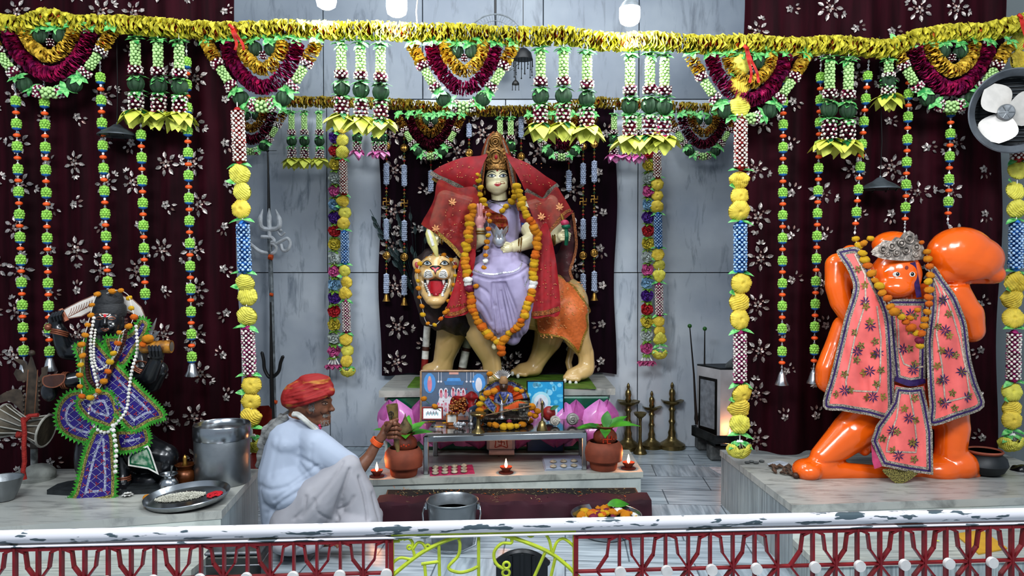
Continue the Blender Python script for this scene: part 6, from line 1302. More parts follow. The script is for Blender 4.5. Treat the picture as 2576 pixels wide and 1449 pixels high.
picture('framed_print', 'glass framed temple print with blue oval corners, leaning behind the table left half', 1059, 1229, 933, 1062, 4.93, .05, mat('pale_wood_frame', 'a8896a', .5), .007, ([pm('slate', '55657a'), pm('blue', '4f8fc9'), pm('rose', 'c97f90'), pm('salmon', 'cf9a8c'), pm('white', 'd6d2d6'), pm('steelblue', '3f6f9c'), pm('slate2', '46586c'), pm('red', 'a03a4a')], temple))
def deity(b, pt):
    rg = random.Random(5)
    for i in range(26): oval(b, pt, rg.uniform(.05, .95), rg.uniform(.45, .97), rg.uniform(.04, .1), rg.uniform(.02, .045), 1 if i % 3 else 2, 1)
    rect(b, pt, 0, 0, 1, .2, 3, 1); oval(b, pt, .38, .7, .27, .15, 4, 2); oval(b, pt, .38, .7, .2, .11, 5, 3); oval(b, pt, .37, .47, .2, .15, 5, 4); oval(b, pt, .37, .62, .1, .09, 6, 5); oval(b, pt, .37, .66, .12, .07, 7, 4); oval(b, pt, .37, .7, .07, .06, 6, 6); oval(b, pt, .37, .73, .015, .025, 7, 7)
    rect(b, pt, .2, .3, .55, .45, 5, 4); oval(b, pt, .62, .52, .04, .09, 5, 5); oval(b, pt, .88, .44, .1, .07, 5, 4); oval(b, pt, .8, .56, .03, .1, 5, 4); oval(b, pt, .68, .64, .14, .012, 5, 4); oval(b, pt, .9, .36, .06, .08, 5, 4); oval(b, pt, .12, .5, .09, .16, 8, 3)
    oval(b, pt, .72, .26, .16, .05, 3, 5)
picture('blue_poster', 'tall blue poster with a haloed white figure, standing behind the table right half', 1326, 1418, 958, 1136, 5.065, .02, M_BLACK, .004, ([pm('cyan', '2f9fd0'), pm('sky', '62bfe2'), pm('sky2', '8fd2ec'), pm('navy', '12305a'), pm('halo', 'a9dbe6'), pm('pale', 'd8e2ea'), pm('skin', 'c9b6b8'), pm('grey', '6a7590'), pm('violet', '5a3a9a')], deity))
picture('oval_photo', 'small white oval photo in a red frame on the left end of the table', 1063, 1113, 1025, 1055, 4.78, .03, mat('red_frame', '8c2a26', .4), .005, ([pm('ivory', 'cfd3cf'), pm('teal', '5d8f92'), pm('dark', '3c4350'), pm('white', 'd6d2d6')], lambda b, pt: [oval(b, pt, .5, .5, .44, .38, 3, 1)] + [oval(b, pt, .2 + .07 * i, .45 + .1 * (i % 2), .035, .15, 1 + i % 2, 2) for i in range(9)]))
# shrine throne with the seated figure
TH_ = thing('silver_throne', 'pierced dark silver toy throne at the centre of the table', 'throne', P(1266, 1066, 4.82)); M_OLDS = mat('old_silver', '6f6a62', .4, .7, var=.4, scale=40, bump=.5, bscale=70)
c = P(1266, 1066, 4.82); Ut = u(4.8); z0 = TZ
b = MB(); b.box((c.x, 4.83, z0 + 10 * Ut), (118 * Ut, .16, 20 * Ut), 0, None, .006); b.box((c.x, 4.80, z0 + 22 * Ut), (128 * Ut, .2, 5 * Ut), 0, None, .004); b.build('throne_base', M_OLDS, TH_, False)
b = MB()
for i in range(11): b.ell((c.x + (i - 5) * 11 * Ut, 4.745, z0 + 10 * Ut), (4 * Ut, .006, 6 * Ut), 0, None, 1); b.ell((c.x + (i - 5) * 11 * Ut, 4.70, z0 + 23 * Ut), (4.4 * Ut, .008, 2 * Ut), 0, None, 1)
b.build('pierced_trim', M_OLDS, TH_)
b = MB()
for s in (-1, 1): b.box((c.x + s * 52 * Ut, 4.86, z0 + 40 * Ut), (30 * Ut, .05, 38 * Ut), 0, None, .004); b.tube([(c.x + s * 62 * Ut, 4.74, z0 + 22 * Ut), (c.x + s * 62 * Ut, 4.74, z0 + 46 * Ut)], 2.4 * Ut, 8); b.ell((c.x + s * 62 * Ut, 4.74, z0 + 48 * Ut), 3.6 * Ut)
b.box((c.x, 4.9, z0 + 50 * Ut), (124 * Ut, .02, 60 * Ut), 0, None, .004); b.build('throne_back', M_OLDS, TH_, False)
SF = thing('seated_figurine', 'small dark seated figurine in navy and gold wrap with a silver fan crown', 'figurine', P(1267, 1010, 4.78))
Yf = 4.79
fb_ = blob('figurine_body', [('e', (1267, 972, Yf - .03), (11, 11, 13)), ('e', (1267, 975, Yf - .05), (4, 5, 5)), ('c', (1252, 996, Yf - .02, 9), (1282, 996, Yf - .02, 9)), ('c', (1267, 990, Yf - .02, 13), (1267, 1018, Yf, 16)), ('c', (1250, 996, Yf - .03, 6), (1246, 1012, Yf - .05, 5), (1258, 1016, Yf - .07, 4)), ('c', (1284, 996, Yf - .03, 6), (1288, 1012, Yf - .05, 5), (1276, 1016, Yf - .07, 4))], .0045, [mat('idol_brown', '4a3020', .4), mat('navy_cloth', '1a2356', .55, var=.2, scale=90, col2='6f78a8', hard=False)], SF, 2, fmat=lambda x, y, Y: 0 if y < 986 else 1)
b = MB(); b.lathe([(11 * Ut, 0), (12 * Ut, 6 * Ut), (9 * Ut, 16 * Ut), (8 * Ut, 18 * Ut)], P(1267, 964, Yf - .03), 16)
b.build('turban', mat('tan_wrap', 'a07a52', .7, var=.2), SF)
b = MB()
for i in range(11): a = .5 + i * .214; b.leaf(P(1264, 952, Yf - .035), V((cos(a), -.15, sin(a))), V((0, -1, 0)), 24 * Ut, 9 * Ut, .1, 0, 4, .5)
b.build('fan_crest', mat('silver_paper', 'b9b4b0', .35, .4, var=.25, scale=60), SF)
b = MB(); b.stroke_px([(1256, 992), (1262, 1004), (1267, 1012), (1273, 1004), (1279, 992)], 4, onto(bvh(fb_), .004, Yf - .06), 0); b.build('gold_collar', mat('bright_gold', 'c9a24e', .35, .5), SF)
SH = thing('orange_backcloth', 'fan of orange pleated cloth with navy and silver border round the figurine', 'cloth', P(1268, 1020, 4.86))
b = MB()
fanY = lambda r, a: 4.90 - .05 * r + .018 * sin(a * 17) * r
def fan(i, j): a = pi * (-.12 + 1.24 * i); r = .18 + .82 * j; p = P(1268 + 66 * r * cos(a), 1012 - 60 * r * sin(a), 4.88); return V((p.x, fanY(r, a), p.z))
b.grid(fan, 90, 10, 0, mf=lambda i, j: 0 if j < .74 else (1 if j < .8 else (2 if j < .95 else 3))); b.build('pleated_fan', [mat('orange_satin', 'e0632c', .5, var=.15, scale=20, sheen=.3), M_SST, mat('navy_cloth', '1a2356', .55), M_GLACE], SH, sharp=180)
b = MB(); b.poly_px([(1206, 1022), (1232, 1008), (1268, 1020), (1304, 1006), (1332, 1016), (1328, 1026), (1300, 1034), (1268, 1032), (1244, 1044), (1236, 1028), (1214, 1034)], lambda x, y: 4.71 + .006 * sin(x * .3), ((3, 1),), 6, 0, True); b.m = [1 if k == 0 else 0 for k in b.m]; b.build('lap_cloth', [mat('orange_satin', 'e0632c', .5), M_GLACE], SH, sharp=180)
b = MB(); b.poly_px([(1214, 1012), (1228, 996), (1250, 1022), (1244, 1042), (1228, 1030)], lambda x, y: 4.695, ((3, 1),), 6, 0); b.m = [1 if k == 0 else 0 for k in b.m]; b.build('navy_corner', [mat('navy_cloth', '1a2356', .55), M_GLACE], SH, sharp=180)
t = thing('marigold_garland', 'marigold garland laid along the front edge of the table round the throne', 'garland', P(1270, 1075, 4.66), 'marigold garlands')
pg = [(1243, 985), (1222, 990), (1212, 1008), (1206, 1024), (1204, 1040), (1210, 1056), (1216, 1064), (1230, 1069), (1250, 1071), (1272, 1072), (1296, 1071), (1314, 1068), (1328, 1060), (1334, 1044), (1336, 1028), (1338, 1012)]
fg = lambda x, y: G(x, y + 9, TZ).y if y > 1058 else 4.69
thread(t, pg, fg); flowers_on(t, thick(pg, fg, 9.5, 17, lambda x, y: 1 if 1262 < x < 1282 else MIXO(x, y))); flowers_on(t, [(1346, 1046, 4.72, 9, 0), (1352, 1034, 4.72, 9, 0), (1243, 983, 4.74, 9, 0), (1300, 980, 4.74, 8, 1), (1312, 984, 4.74, 7, 0), (1281, 1060, 4.7, 7, 4)])
for i, (x, y, Y, k) in enumerate(((1066, 1003, 4.85, 'upper left corner of the temple print'), (1094, 1022, 4.8, 'top of the small oval photo'), (1232, 941, 4.94, 'upper right corner of the temple print'))):
    t = thing('marigold_bloom', 'single orange marigold with stem stuck at the ' + k, 'flower', P(x, y, Y)); flowers_on(t, [(x, y, Y, 8, 0)]); b = MB(); b.tube([P(x, y, Y), P(x + 14, y + 12, Y)], .002, 5); b.build('stem', M_LEAFD, t)
t = thing('red_bundle', 'pointed red and gold cloth bundle before the temple print', 'cloth', P(1170, 1035, 4.8))
b = MB(); b.poly_px([(1136, 1034), (1132, 1012), (1142, 996), (1166, 996), (1186, 984), (1202, 996), (1200, 1014), (1180, 1026), (1166, 1038)], lambda x, y: 4.78 + .02 * sin(x * .2) + .012 * sin(y * .3), step=6, curve=True); b.build('red_cloth', mat('bundle_red', 'a01d1f', .6, var=.3, scale=30), t, sharp=180)
b = MB()
for i in range(60): x, y = rr(1132, 1172), rr(1002, 1040); b.ell(P(x, y, 4.755 + rr(-.01, .01)), (rr(3, 6) * Ut, .008, rr(2, 5) * Ut), 0, None, 1)
b.build('gold_tinsel', mat('tinsel', 'a8662a', .4, .4, var=.4, scale=90), t, False)
t, g0, U = vessel('brass_lamp', 'short brass pedestal lamp with a flat dish on the table', 'lamp', 1203, 1088, TZ, [(17, 0), (16, 3), (8, 10), (5, 22), (4, 36), (7, 40), (19, 44), (21, 48), (20, 50), (12, 47)], M_BRASS)
t, g0, U = vessel('hand_bell', 'brass hand bell with a tall figured handle on the table', 'bell', 1364, 1082, TZ, [(14, 0), (14, 2), (10, 12), (8, 20), (3, 24), (2.4, 34), (4, 38), (2.6, 44), (3.5, 52), (3, 62), (4.4, 66), (3, 72), (.4, 76)], M_BRASS)
t = thing('wooden_stick', 'thin brown stick lying across the throne to the right', 'stick', P(1268, 1035, 4.66)); b = MB(); b.tube([P(1206, 1048, 4.66), P(1336, 1021, 4.66)], .004, 6); b.build('stick_body', mat('stick_brown', '7d6046', .6), t)
def spiral(name, label, px, py, r, m): 
    g = G(px, py + r, TZ); U = u(g.y); t = thing(name, label, 'shell', g); c = g + V((0, 0, r * U)); b = MB()
    b.ell(c, (r * U * .95, .03, r * U * .95)); n = 40
    b.tube([c + V((r * U * .8 * (1 - i / n) * cos(i * .42), -.012 - .03 * i / n, r * U * .8 * (1 - i / n) * sin(i * .42))) for i in range(n)], [3.4 * U * (1 - .7 * i / n) for i in range(n)], 7); b.build('shell_body', m, t); return t
spiral('spiral_shell', 'silvery spiral shell at the right end of the steel table', 1440, 1054, 17, mat('shell_silver', 'a8a49e', .35, .3, var=.2, scale=20))
spiral('spiral_shell', 'rough white shell beside the brass hand bell', 1396, 1058, 14, mat('shell_white', 'c9c2b6', .6, var=.3, scale=30, bump=.6))
t = thing('white_shell', 'crumpled white shiny lump on the table left of the brass lamp', 'shell', G(1155, 1078, TZ)); b = MB(); g0 = G(1155, 1078, TZ)
for i in range(26): a = R() * 6.28; b.ell(g0 + V((rr(-13, 13) * Ut, rr(-.02, .02), rr(4, 14) * Ut)), (rr(3, 6) * Ut, rr(3, 6) * Ut, rr(2, 5) * Ut), 0, Matrix.Rotation(a, 3, 'Y'), 1)
b.build('lump', mat('white_foil', 'd3d6da', .25, .3), t, False)
t = thing('red_fruit', 'dark red pomegranate with a green leaf by the blue poster', 'fruit', P(1380, 1040, 4.85)); b = MB(); b.ell(P(1381, 1040, 4.88), (17 * Ut, .04, 19 * Ut), 0, None, 3); b.build('fruit', mat('fruit_red', 'a0302c', .4, var=.3, scale=20), t)
b = MB(); b.leaf(P(1384, 1030, 4.83), V((1, -.2, .5)), V((0, -1, .3)), 24 * Ut, 11 * Ut, .2, 0, 4); b.build('leaf', M_LEAFD, t)
for i, (x, y, k) in enumerate(((1084, 1062, 'left'), (1104, 1075, 'middle'), (1122, 1065, 'right'))):
    t = thing('yellow_blossom', 'small yellow blossom on the table left end, %s of three' % k, 'flower', G(x, y + 4, TZ), 'yellow blossoms on the table'); b = MB(); g0 = G(x, y + 5, TZ)
    for j in range(14): a = R() * 6.28; b.leaf(g0 + V((rr(-8, 8) * Ut, rr(-.01, .01), .012)), V((cos(a), sin(a), .5)), V((0, 0, 1)), 8 * Ut, 5 * Ut, .2, 0, 3)
    b.build('petals', M_MARY, t, False)
for i, (x, w_, h_, nm, lb, cat) in enumerate(((1262, 15, 46, 'silver_figurine', 'small silver standing figure in front of the seated figurine', 'figurine'), (1318, 0, 0, 'silver_plaque', 'small framed silver relief plaque leaning on the right of the throne', 'plaque'), (1185, 13, 40, 'silver_figurine', 'small silver trident shaped figure left of the throne', 'figurine'), (1137, 0, 0, 'snapshot_frame', 'small orange framed snapshot beside the oval photo', 'picture'))):
    Yq = 4.69 if i < 2 else 4.79
    t = thing(nm, lb, cat, P(x, 1060, Yq))
    b = MB()
    if h_: b.lathe([(9 * Ut, 0), (9 * Ut, 4 * Ut), (4 * Ut, 8 * Ut), (6 * Ut, 14 * Ut), (7 * Ut, 22 * Ut), (4 * Ut, 28 * Ut), (5 * Ut, 33 * Ut), (3 * Ut, 39 * Ut), (.2 * Ut, h_ * Ut)], V((P(x, 1040, Yq).x, Yq, z0 + (25 * Ut if i == 0 else 0))), 14); [b.tube([P(x, 1020, Yq), P(x + s * w_ * .7, 1014, Yq - .01), P(x + s * w_, 1004, Yq)], 2 * Ut, 6) for s in (-1, 1)]
    elif i == 1: b.box(P(x, 1032, Yq - .01), (26 * Ut, .012, 34 * Ut), 0, None, .003); [b.ell(P(x + dx, 1032 + dy, Yq - .018), (4 * Ut, .006, 6 * Ut), 0, None, 1) for dx, dy in ((0, 0), (-7, 8), (7, 8), (0, -9))]
    else: b.box((P(x, 1040, Yq).x, Yq, z0 + 15 * Ut), (30 * Ut, .012, 30 * Ut), 0, None, .003); b.box((P(x, 1040, Yq).x, Yq - .008, z0 + 18 * Ut), (22 * Ut, .008, 18 * Ut), 1)
    b.build('figure' if h_ else 'panel', [M_SILV if h_ else (M_OLDS if i == 1 else mat('orange_wood', 'b5713a', .5)), M_WPAINT], t, False if not h_ else True)
# ---------------------------------------------------------------- on the step
def leaf_pot(px, py, lbl, sw):
    t, g0, U = vessel('clay_pot', 'wide terracotta pot filled with soil ' + lbl, 'pot', px, py, ZA, [(30, 0), (33, 3), (36, 20), (46, 26), (49, 44), (47, 60), (40, 70), (36, 72), (36, 68), (42, 58), (.1, 58)], M_CLAY, 'wide clay pots', seg=40)
    b = MB(); b.lathe([(41 * U, 56 * U), (36 * U, 62 * U), (.1 * U, 66 * U)], g0, 24); b.build('soil', mat('soil', '1d1a17', .95, var=.4, scale=80, bump=.8, bscale=120), t)
    b = MB(); b.lathe([(37 * U, 20 * U), (39 * U, 22 * U), (47 * U, 25 * U)], g0, 40); b.build('rim_band', M_CLAY, t)
    t, g1, U = vessel('clay_lota', 'small round brown clay pot with green leaves ' + lbl, 'pot', px + 4, py, ZA, [(r, h + 58) for r, h in ((12, 0), (22, 6), (30, 20), (29, 32), (22, 41), (18, 44), (19, 48), (24, 52), (22, 53), (16, 47))], mat('dark_clay', '7a3a24', .6, var=.2, scale=12), 'small clay pots with leaves', seg=36)
    rg = random.Random(px)
    for i in range(8):
        a = i * .785 + rg.uniform(-.3, .3); b = MB(); b.leaf(g1 + V((8 * U * cos(a), 8 * U * sin(a), 102 * U)), V((cos(a) * 1.0, sin(a) * .6, rg.uniform(.15, 1.1))), V((-cos(a) * .4, -sin(a) * .4 - .4, 1)), rg.uniform(50, 72) * U, 27 * U, rg.uniform(.15, .6), 0, 6, .2); b.build('leaf', mat('betel_leaf', '4f9a28', .4, var=.3, scale=10, col2='2d6a1e'), t)
    b = MB()
    if sw:
        c = g1 + V((2 * U, -29.5 * U, 82 * U))
        for s in range(4): a = s * pi / 2; d = V((cos(a), -.02, sin(a))); e = V((-sin(a), 0, cos(a))); b.tube([c, c + d * 10 * U, c + d * 10 * U + e * 9 * U], 2 * U, 5)
        for s in (-1, 1): b.ell(c + V((s * 16 * U, 3 * U, 0)), 2 * U, 0, None, 1)
    else:
        for i in range(5): b.ell(g1 + V(((i - 2) * 6 * U, -29 * U + abs(i - 2) * U, (84 - 3 * (i % 2)) * U)), 2.6 * U, 0, None, 1)
    b.build('vermilion_marks', mat('vermilion_mark', 'd2451e', .7), t)
leaf_pot(1016, 1196, 'beside the hand of the seated man', 0)
leaf_pot(1518, 1180, 'at the right leg of the steel table', 1)
t = thing('coconut_tip', 'pointed brown coconut top rising from the leaves of the left pot', 'coconut', P(1027, 1045, 4.5)); b = MB(); p = G(1020, 1196, ZA); b.lathe([(18 * U, 0), (15 * U, 14 * U), (7 * U, 26 * U), (2 * U, 38 * U), (.2 * U, 46 * U)], p + V((0, 0, 108 * U)), 16); b.build('husk', mat('coconut_husk', '6d5a3c', .8, var=.35, scale=30), t)
M_FLAME = bpy.data.materials.new('flame'); M_FLAME.use_nodes = True; q = M_FLAME.node_tree.nodes['Principled BSDF']; q.inputs['Emission Color'].default_value = (1, .55, .28, 1); q.inputs['Emission Strength'].default_value = 7
def diya(px, py, z, lb, pw=.9):
    t, g0, U = vessel('oil_lamp', lb, 'lamp', px, py, z, [(18, 0), (19, 2), (17, 3), (8, 3), (9, 6), (15, 14), (15.5, 17), (14, 16), (8, 9), (.1, 8)], mat('diya_clay', '6e2c1c', .6), 'burning clay oil lamps')
    b = MB(); b.lathe([(.1 * U, 13 * U), (3.4 * U, 17 * U), (4 * U, 21 * U), (2.4 * U, 29 * U), (.1 * U, 37 * U)], g0, 12); b.build('flame', M_FLAME, t)
    l = bpy.data.lights.new('flame_light', 'POINT'); l.energy = pw; l.color = (1, .38, .14); l.shadow_soft_size = .012; o = bpy.data.objects.new('flame_light', l); COL.objects.link(o); o.location = g0 + V((0, -.012, 30 * U + .02))
diya(948, 1199, ZA, 'burning clay oil lamp beside the knee of the seated man')
diya(1273, 1190, ZA, 'burning clay oil lamp on the step edge before the middle of the table')
diya(1581, 1179, ZA, 'burning clay oil lamp at the right end of the altar step')
def sweets(name, label, quad, m, spots, grp, lb):
    q = [G(x, y, ZA) for x, y in quad]; t = thing(name, label, 'cloth', sum(q, V()) / 4); b = MB()
    for k in range(3 if 'folded' in name else 1): b.prism([(p.x + .004 * k, p.y - .003 * k) for p in q], ZA + .006 * k, ZA + .006 * k + .006)
    b.build('cloth', m, t, False); zt_ = ZA + (.018 if 'folded' in name else .006)
    for i, (x, y) in enumerate(spots):
        g = G(x, y, zt_); t2 = thing('pale_sweet', lb, 'sweet', g, grp); b = MB()
        b.ell(g + V((0, 0, .008)), (.021, .026, .009), 0, None, 2); b.ell(g + V((0, 0, .015)), (.01, .012, .005), 0, None, 1); b.build('sweet', mat('sweet_dough', 'b9ad97', .8, var=.25, scale=40, bump=.4), t2)
sweets('pink_cloth', 'bright pink cloth with rows of pale sweets at the left front of the table', [(1082, 1198), (1194, 1192), (1188, 1171), (1080, 1177)], mat('pink_paper', 'c23e68', .6), [(1095 + 24 * i, 1193 - 7.5 * j - 1.5 * i) for i in range(4) for j in range(3)], 'sweets on the pink cloth', 'pale round sweet lying on the bright pink cloth')
sweets('folded_white_cloth', 'folded white cloth with six pale sweets under the table right end', [(1370, 1185), (1464, 1181), (1456, 1152), (1362, 1153)], M_KURTA, [(1392 + 26 * i, 1176 - 12 * j - i) for i in range(3) for j in range(2)], 'sweets on the white cloth', 'pale round sweet lying on the folded white cloth')
t = thing('white_bundle', 'white cloth parcel with red painted emblem standing under the table', 'parcel', P(1260, 1140, 5.04)); Yw = 5.02; zb = ZA
b = MB(); b.box((P(1260, 1110, Yw).x, Yw, zb + .095), (.185, .07, .15), 0, None, .02); b.tube([P(1230, 1138, 4.96), P(1294, 1138, 4.96)], .022, 10, flat=.8); b.build('parcel', mat('parcel_white', 'c9bfc2', .8, var=.08), t)
b = MB(); cw = P(1261, 1112, 4.984)
for s in range(4): a = s * pi / 2; d = V((cos(a), 0, sin(a))); e = V((sin(a), 0, -cos(a))); b.tube([cw, cw + d * .02, cw + d * .02 + e * .018], .003, 5)
for s in (-1, 1): b.stroke_px([(1261 + s * 15, 1096), (1261 + s * 14, 1112), (1261 + s * 16, 1126)], 2.4, lambda x, y: 4.983, 0)
b.stroke_px([(1246, 1126), (1262, 1122), (1276, 1127)], 2.2, lambda x, y: 4.983, 0); b.build('red_emblem', mat('emblem_red', '9c2c22', .6), t, sharp=180)
b = MB(); 
for i, (x, y, k) in enumerate(((1245, 1144, 'leftmost'), (1252, 1150, 'nearest'), (1262, 1146, 'rightmost'))): t = thing('rose_petal', 'dark red rose petal on the step below the white parcel, %s' % k, 'petal', G(x, y, ZA), 'rose petals on the step'); b = MB(); b.leaf(G(x, y, ZA) + V((0, 0, .003)), V((1, .2 * i, .1)), V((0, 0, 1)), .02, .014, .1, 0, 4); b.build('petal', M_ROSE, t)
# ---------------------------------------------------------------- in front of the step
t = thing('planter_trough', 'long low metal trough of dark soil draped with maroon velvet before the step', 'planter', (0, 4.4, 0))
ta, tb_ = G(962, 1268, .12), G(1602, 1236, .12); y0_, y1_ = 4.13, 4.41
b = MB(); q = [V((-.7, y0_, 0)), V((.72, y0_ + .04, 0)), V((.72, y1_ + .04, 0)), V((-.72, y1_, 0))]
b.hexa(q + [p + V((0, 0, .11)) for p in q]); b.build('trough', mat('rusty_metal', '4d423a', .6, .4, var=.3, scale=9), t, False)
b = MB(); b.prism([(-.69, y0_ + .02), (.71, y0_ + .06), (.71, y1_ + .02), (-.71, y1_ - .02)], .11, .114); b.build('soil', mat('soil', '1d1a17', .95), t, False)
b = MB()
for i in range(420): p = V((rr(-.68, .7), rr(y0_ + .03, y1_), .116)); b.leaf(p, V((rr(-1, 1), rr(-1, 1), .15)), V((0, 0, 1)), rr(.012, .026), .005, .2, 0 if i % 7 else 1, 2)
t2 = b.build('straw', [mat('straw', '9c9066', .8, var=.3), M_MARO], t, False); tag(t2, kind='stuff')
b = MB()
def cl(i, j):
    x = -.74 + 1.5 * i; s = j
    if s < .45: return V((x, y0_ + .13 - .15 * s / .45 + .04 * i, .122 + .006 * sin(i * 40)))
    k = (s - .45) / .55; return V((x, y0_ - .022 - .03 * k + .04 * i + .008 * sin(i * 50 + s * 3), .122 * (1 - k) + .002))
b.grid(cl, 90, 14); b.build('velvet_drape', mat('trough_velvet', '3a0a1c', .8, var=.25, scale=5, sheen=.4, sheencol='6b1f3f'), t)
t, g0, U = vessel('steel_bucket', 'open steel bucket with a dark liquid and wire handle behind the gate', 'bucket', 1138, 1368, 0, [(50, 0), (52, 2), (59, 60), (63, 108), (66, 110), (66.5, 113), (65, 114), (61, 108), (57, 60), (50, 6), (.1, 5)], M_STEELD, part='bucket_body', seg=48)
b = MB(); b.lathe([(.1 * U, 84 * U), (58 * U, 84 * U)], g0, 40); b.build('liquid', mat('dark_water', '14181b', .08), t)
b = MB(); zz = g0.z + 100 * U
for s in (-1, 1): b.box(g0 + V((s * 66 * U, 0, 97 * U)), (8 * U, .03, 16 * U), 0, None, .004)
b.tube([g0 + V((-70 * U, 0, 96 * U)), g0 + V((-73 * U, -20 * U, 84 * U)), g0 + V((-62 * U, -62 * U, 20 * U)), g0 + V((-30 * U, -72 * U, 8 * U)), g0 + V((0, -74 * U, 4 * U)), g0 + V((30 * U, -72 * U, 8 * U)), g0 + V((62 * U, -62 * U, 20 * U)), g0 + V((73 * U, -20 * U, 84 * U)), g0 + V((70 * U, 0, 96 * U))], 2.6 * U, 8); b.build('handle', M_STEEL, t)
t, g0, U = vessel('flower_dish', 'wide steel dish heaped with loose petals and marigolds right of the bucket', 'dish', 1525, 1345, 0, [(52, 0), (60, 3), (78, 36), (88, 52), (90, 54), (87, 54), (74, 34), (58, 8), (.1, 8)], M_STEEL, part='dish_body', seg=56)
rg = random.Random(9); names = ('orange marigold', 'yellow marigold', 'deep orange marigold', 'white blossom', 'dark red rose')
for i in range(46):
    a = rg.uniform(0, 6.28); q = sqrt(rg.random()) * 76; k = rg.choice([0, 0, 1, 1, 1, 2, 3, 3, 4, 4]); p = g0 + V((q * U * cos(a), q * U * sin(a) * .95, (50 - q * q * .0012 + rg.uniform(-3, 5)) * U))
    t2 = thing('loose_flower', names[k] + ' heaped in the wide steel dish with the others', 'flower', p, names[k] + ' heads in the steel dish'); o = link('flower_head', MARIS[k], t2); o.location = p; s = rg.uniform(9, 14) * U; o.scale = (s, s, s * .8); o.rotation_euler = (rg.uniform(-.6, .6), rg.uniform(-.6, .6), a)
t2 = thing('betel_leaf', 'green leaf lying at the back of the flower dish', 'leaf', g0); b = MB(); b.leaf(g0 + V((10 * U, 50 * U, 60 * U)), V((1, .2, .2)), V((0, -.5, 1)), 60 * U, 32 * U, .3, 0, 6); b.build('leaf_blade', mat('betel_leaf', '4f9a28', .4), t2)
# ---------------------------------------------------------------- orange statue
M_OR = mat('orange_lacquer', 'ea6614', .22, var=.06, scale=5, coat=.6, bump=.06, bscale=40); M_SALM = mat('salmon_satin', 'ee726c', .45, var=.08, scale=12, sheen=.25); M_VIOL = mat('violet_band', '3a1f5c', .5, var=.2, scale=50); M_TIN = mat('tin_crown', 'b9aca0', .4, .25, var=.35, scale=50, bump=.8, bscale=60); M_WLINE = mat('pale_braid', 'cdb8a6', .5, .2, var=.2, scale=100)
YH = 4.0
HS = thing('orange_statue', 'large glossy orange monkey faced deity statue kneeling on the right plinth', 'statue', P(2240, 1200, YH))
hb = blob('body', [('e', (2255, 690, 3.94), (60, 56, 62)), ('e', (2252, 724, 3.885), (46, 40, 28)), ('e', (2246, 615, 3.98), (50, 50, 34)), ('e', (2268, 708, 3.845), (14, 12, 12)),
    ('c', (2230, 720, 4.03, 50), (2235, 850, 4.08, 72), (2240, 980, 4.08, 76), (2265, 1060, 4.08, 70)), ('c', (2180, 790, 4.04, 50), (2340, 790, 4.04, 50)),
    ('c', (2170, 700, 4.0, 40), (2108, 668, 4.0, 32), (2106, 720, 3.98, 30), (2116, 760, 3.97, 28), (2140, 790, 3.96, 30)), ('c', (2108, 690, 4.0, 31), (2140, 640, 4.0, 25)),
    ('c', (2120, 820, 4.02, 26), (2104, 870, 4.02, 28), (2084, 930, 4.0, 32), (2082, 958, 4.0, 30), (2110, 980, 4.0, 26)),
    ('c', (2200, 1040, 4.02, 60), (2140, 1090, 3.96, 50), (2072, 1150, 3.94, 34)), ('c', (2050, 1180, 3.93, 33), (2110, 1186, 3.93, 24), (2240, 1190, 3.93, 18)), ('e', (2030, 1182, 3.92), (36, 44, 28)),
    ('e', (2175, 1122, 3.94), (18, 18, 26)),
    ('c', (2370, 1000, 4.05, 60), (2396, 1075, 3.98, 42), (2392, 1125, 3.97, 38)), ('c', (2392, 1140, 3.97, 40), (2440, 1186, 3.96, 26)), ('c', (2250, 1192, 3.96, 20), (2440, 1190, 3.96, 24)), ('e', (2360, 1180, 3.96), (60, 50, 34)), ('e', (2410, 1170, 3.96), (50, 46, 40)), ('c', (2300, 1100, 4.06, 36), (2300, 1190, 4.02, 24)),
    ('c', (2330, 760, 4.02, 50), (2400, 760, 4.02, 42), (2434, 790, 4.0, 38), (2444, 830, 4.0, 32)), ('c', (2400, 730, 4.02, 36), (2440, 800, 4.0, 34)),
    ('e', (2416, 640, 4.0), (84, 56, 70)), ('e', (2440, 652, 4.0), (84, 54, 62)), ('c', (2440, 660, 4.0, 48), (2504, 690, 3.99, 24)), ('c', (2370, 686, 4.0, 30), (2500, 698, 4.0, 17))], .0085, M_OR, HS, 5, carve=[([(2380, 716), (2430, 714), (2480, 708)], 4, .015), ([(2224, 740), (2250, 754), (2290, 748)], 3, .006), ([(2030, 1160), (2080, 1166), (2130, 1160)], 3, .006)])
hB = bvh(hb); D = onto(hB, .0015, 3.85); D2 = onto(hB, .0025, 3.85); D3 = onto(hB, .0035, 3.85)
b = MB()
for ex, w_, dx in ((2255, 9.5, 3.5), (2295, 7.5, .5)):
    b.poly_px([(ex + w_ * cos(a * .45), 690 + 6.2 * sin(a * .45)) for a in range(14)], D, step=3, m=0); b.poly_px([(ex + dx + 4.6 * cos(a * .63), 689.5 + 5 * sin(a * .63)) for a in range(10)], D2, step=3, m=1)
    b.ell(P(ex + dx - 1, 688, D3(ex, 689)), .0025, 0, None, 1)
b.stroke_px([(2225, 684), (2236, 677.5), (2249, 678)], 5, D2, 0, taper=True); b.poly_px([(2281 + 4.5 * cos(a * .63), 673 + 5 * sin(a * .63)) for a in range(10)], D2, step=3, m=2)
b.build('face_marking', [M_WPAINT, M_BLACK, mat('tilak_brown', '8a2a22', .5)], HS, sharp=180)
b = MB(); yc = lambda x, y: 3.86 - .03 * sin(pi * (x - 2185) / 142) + .0 * y
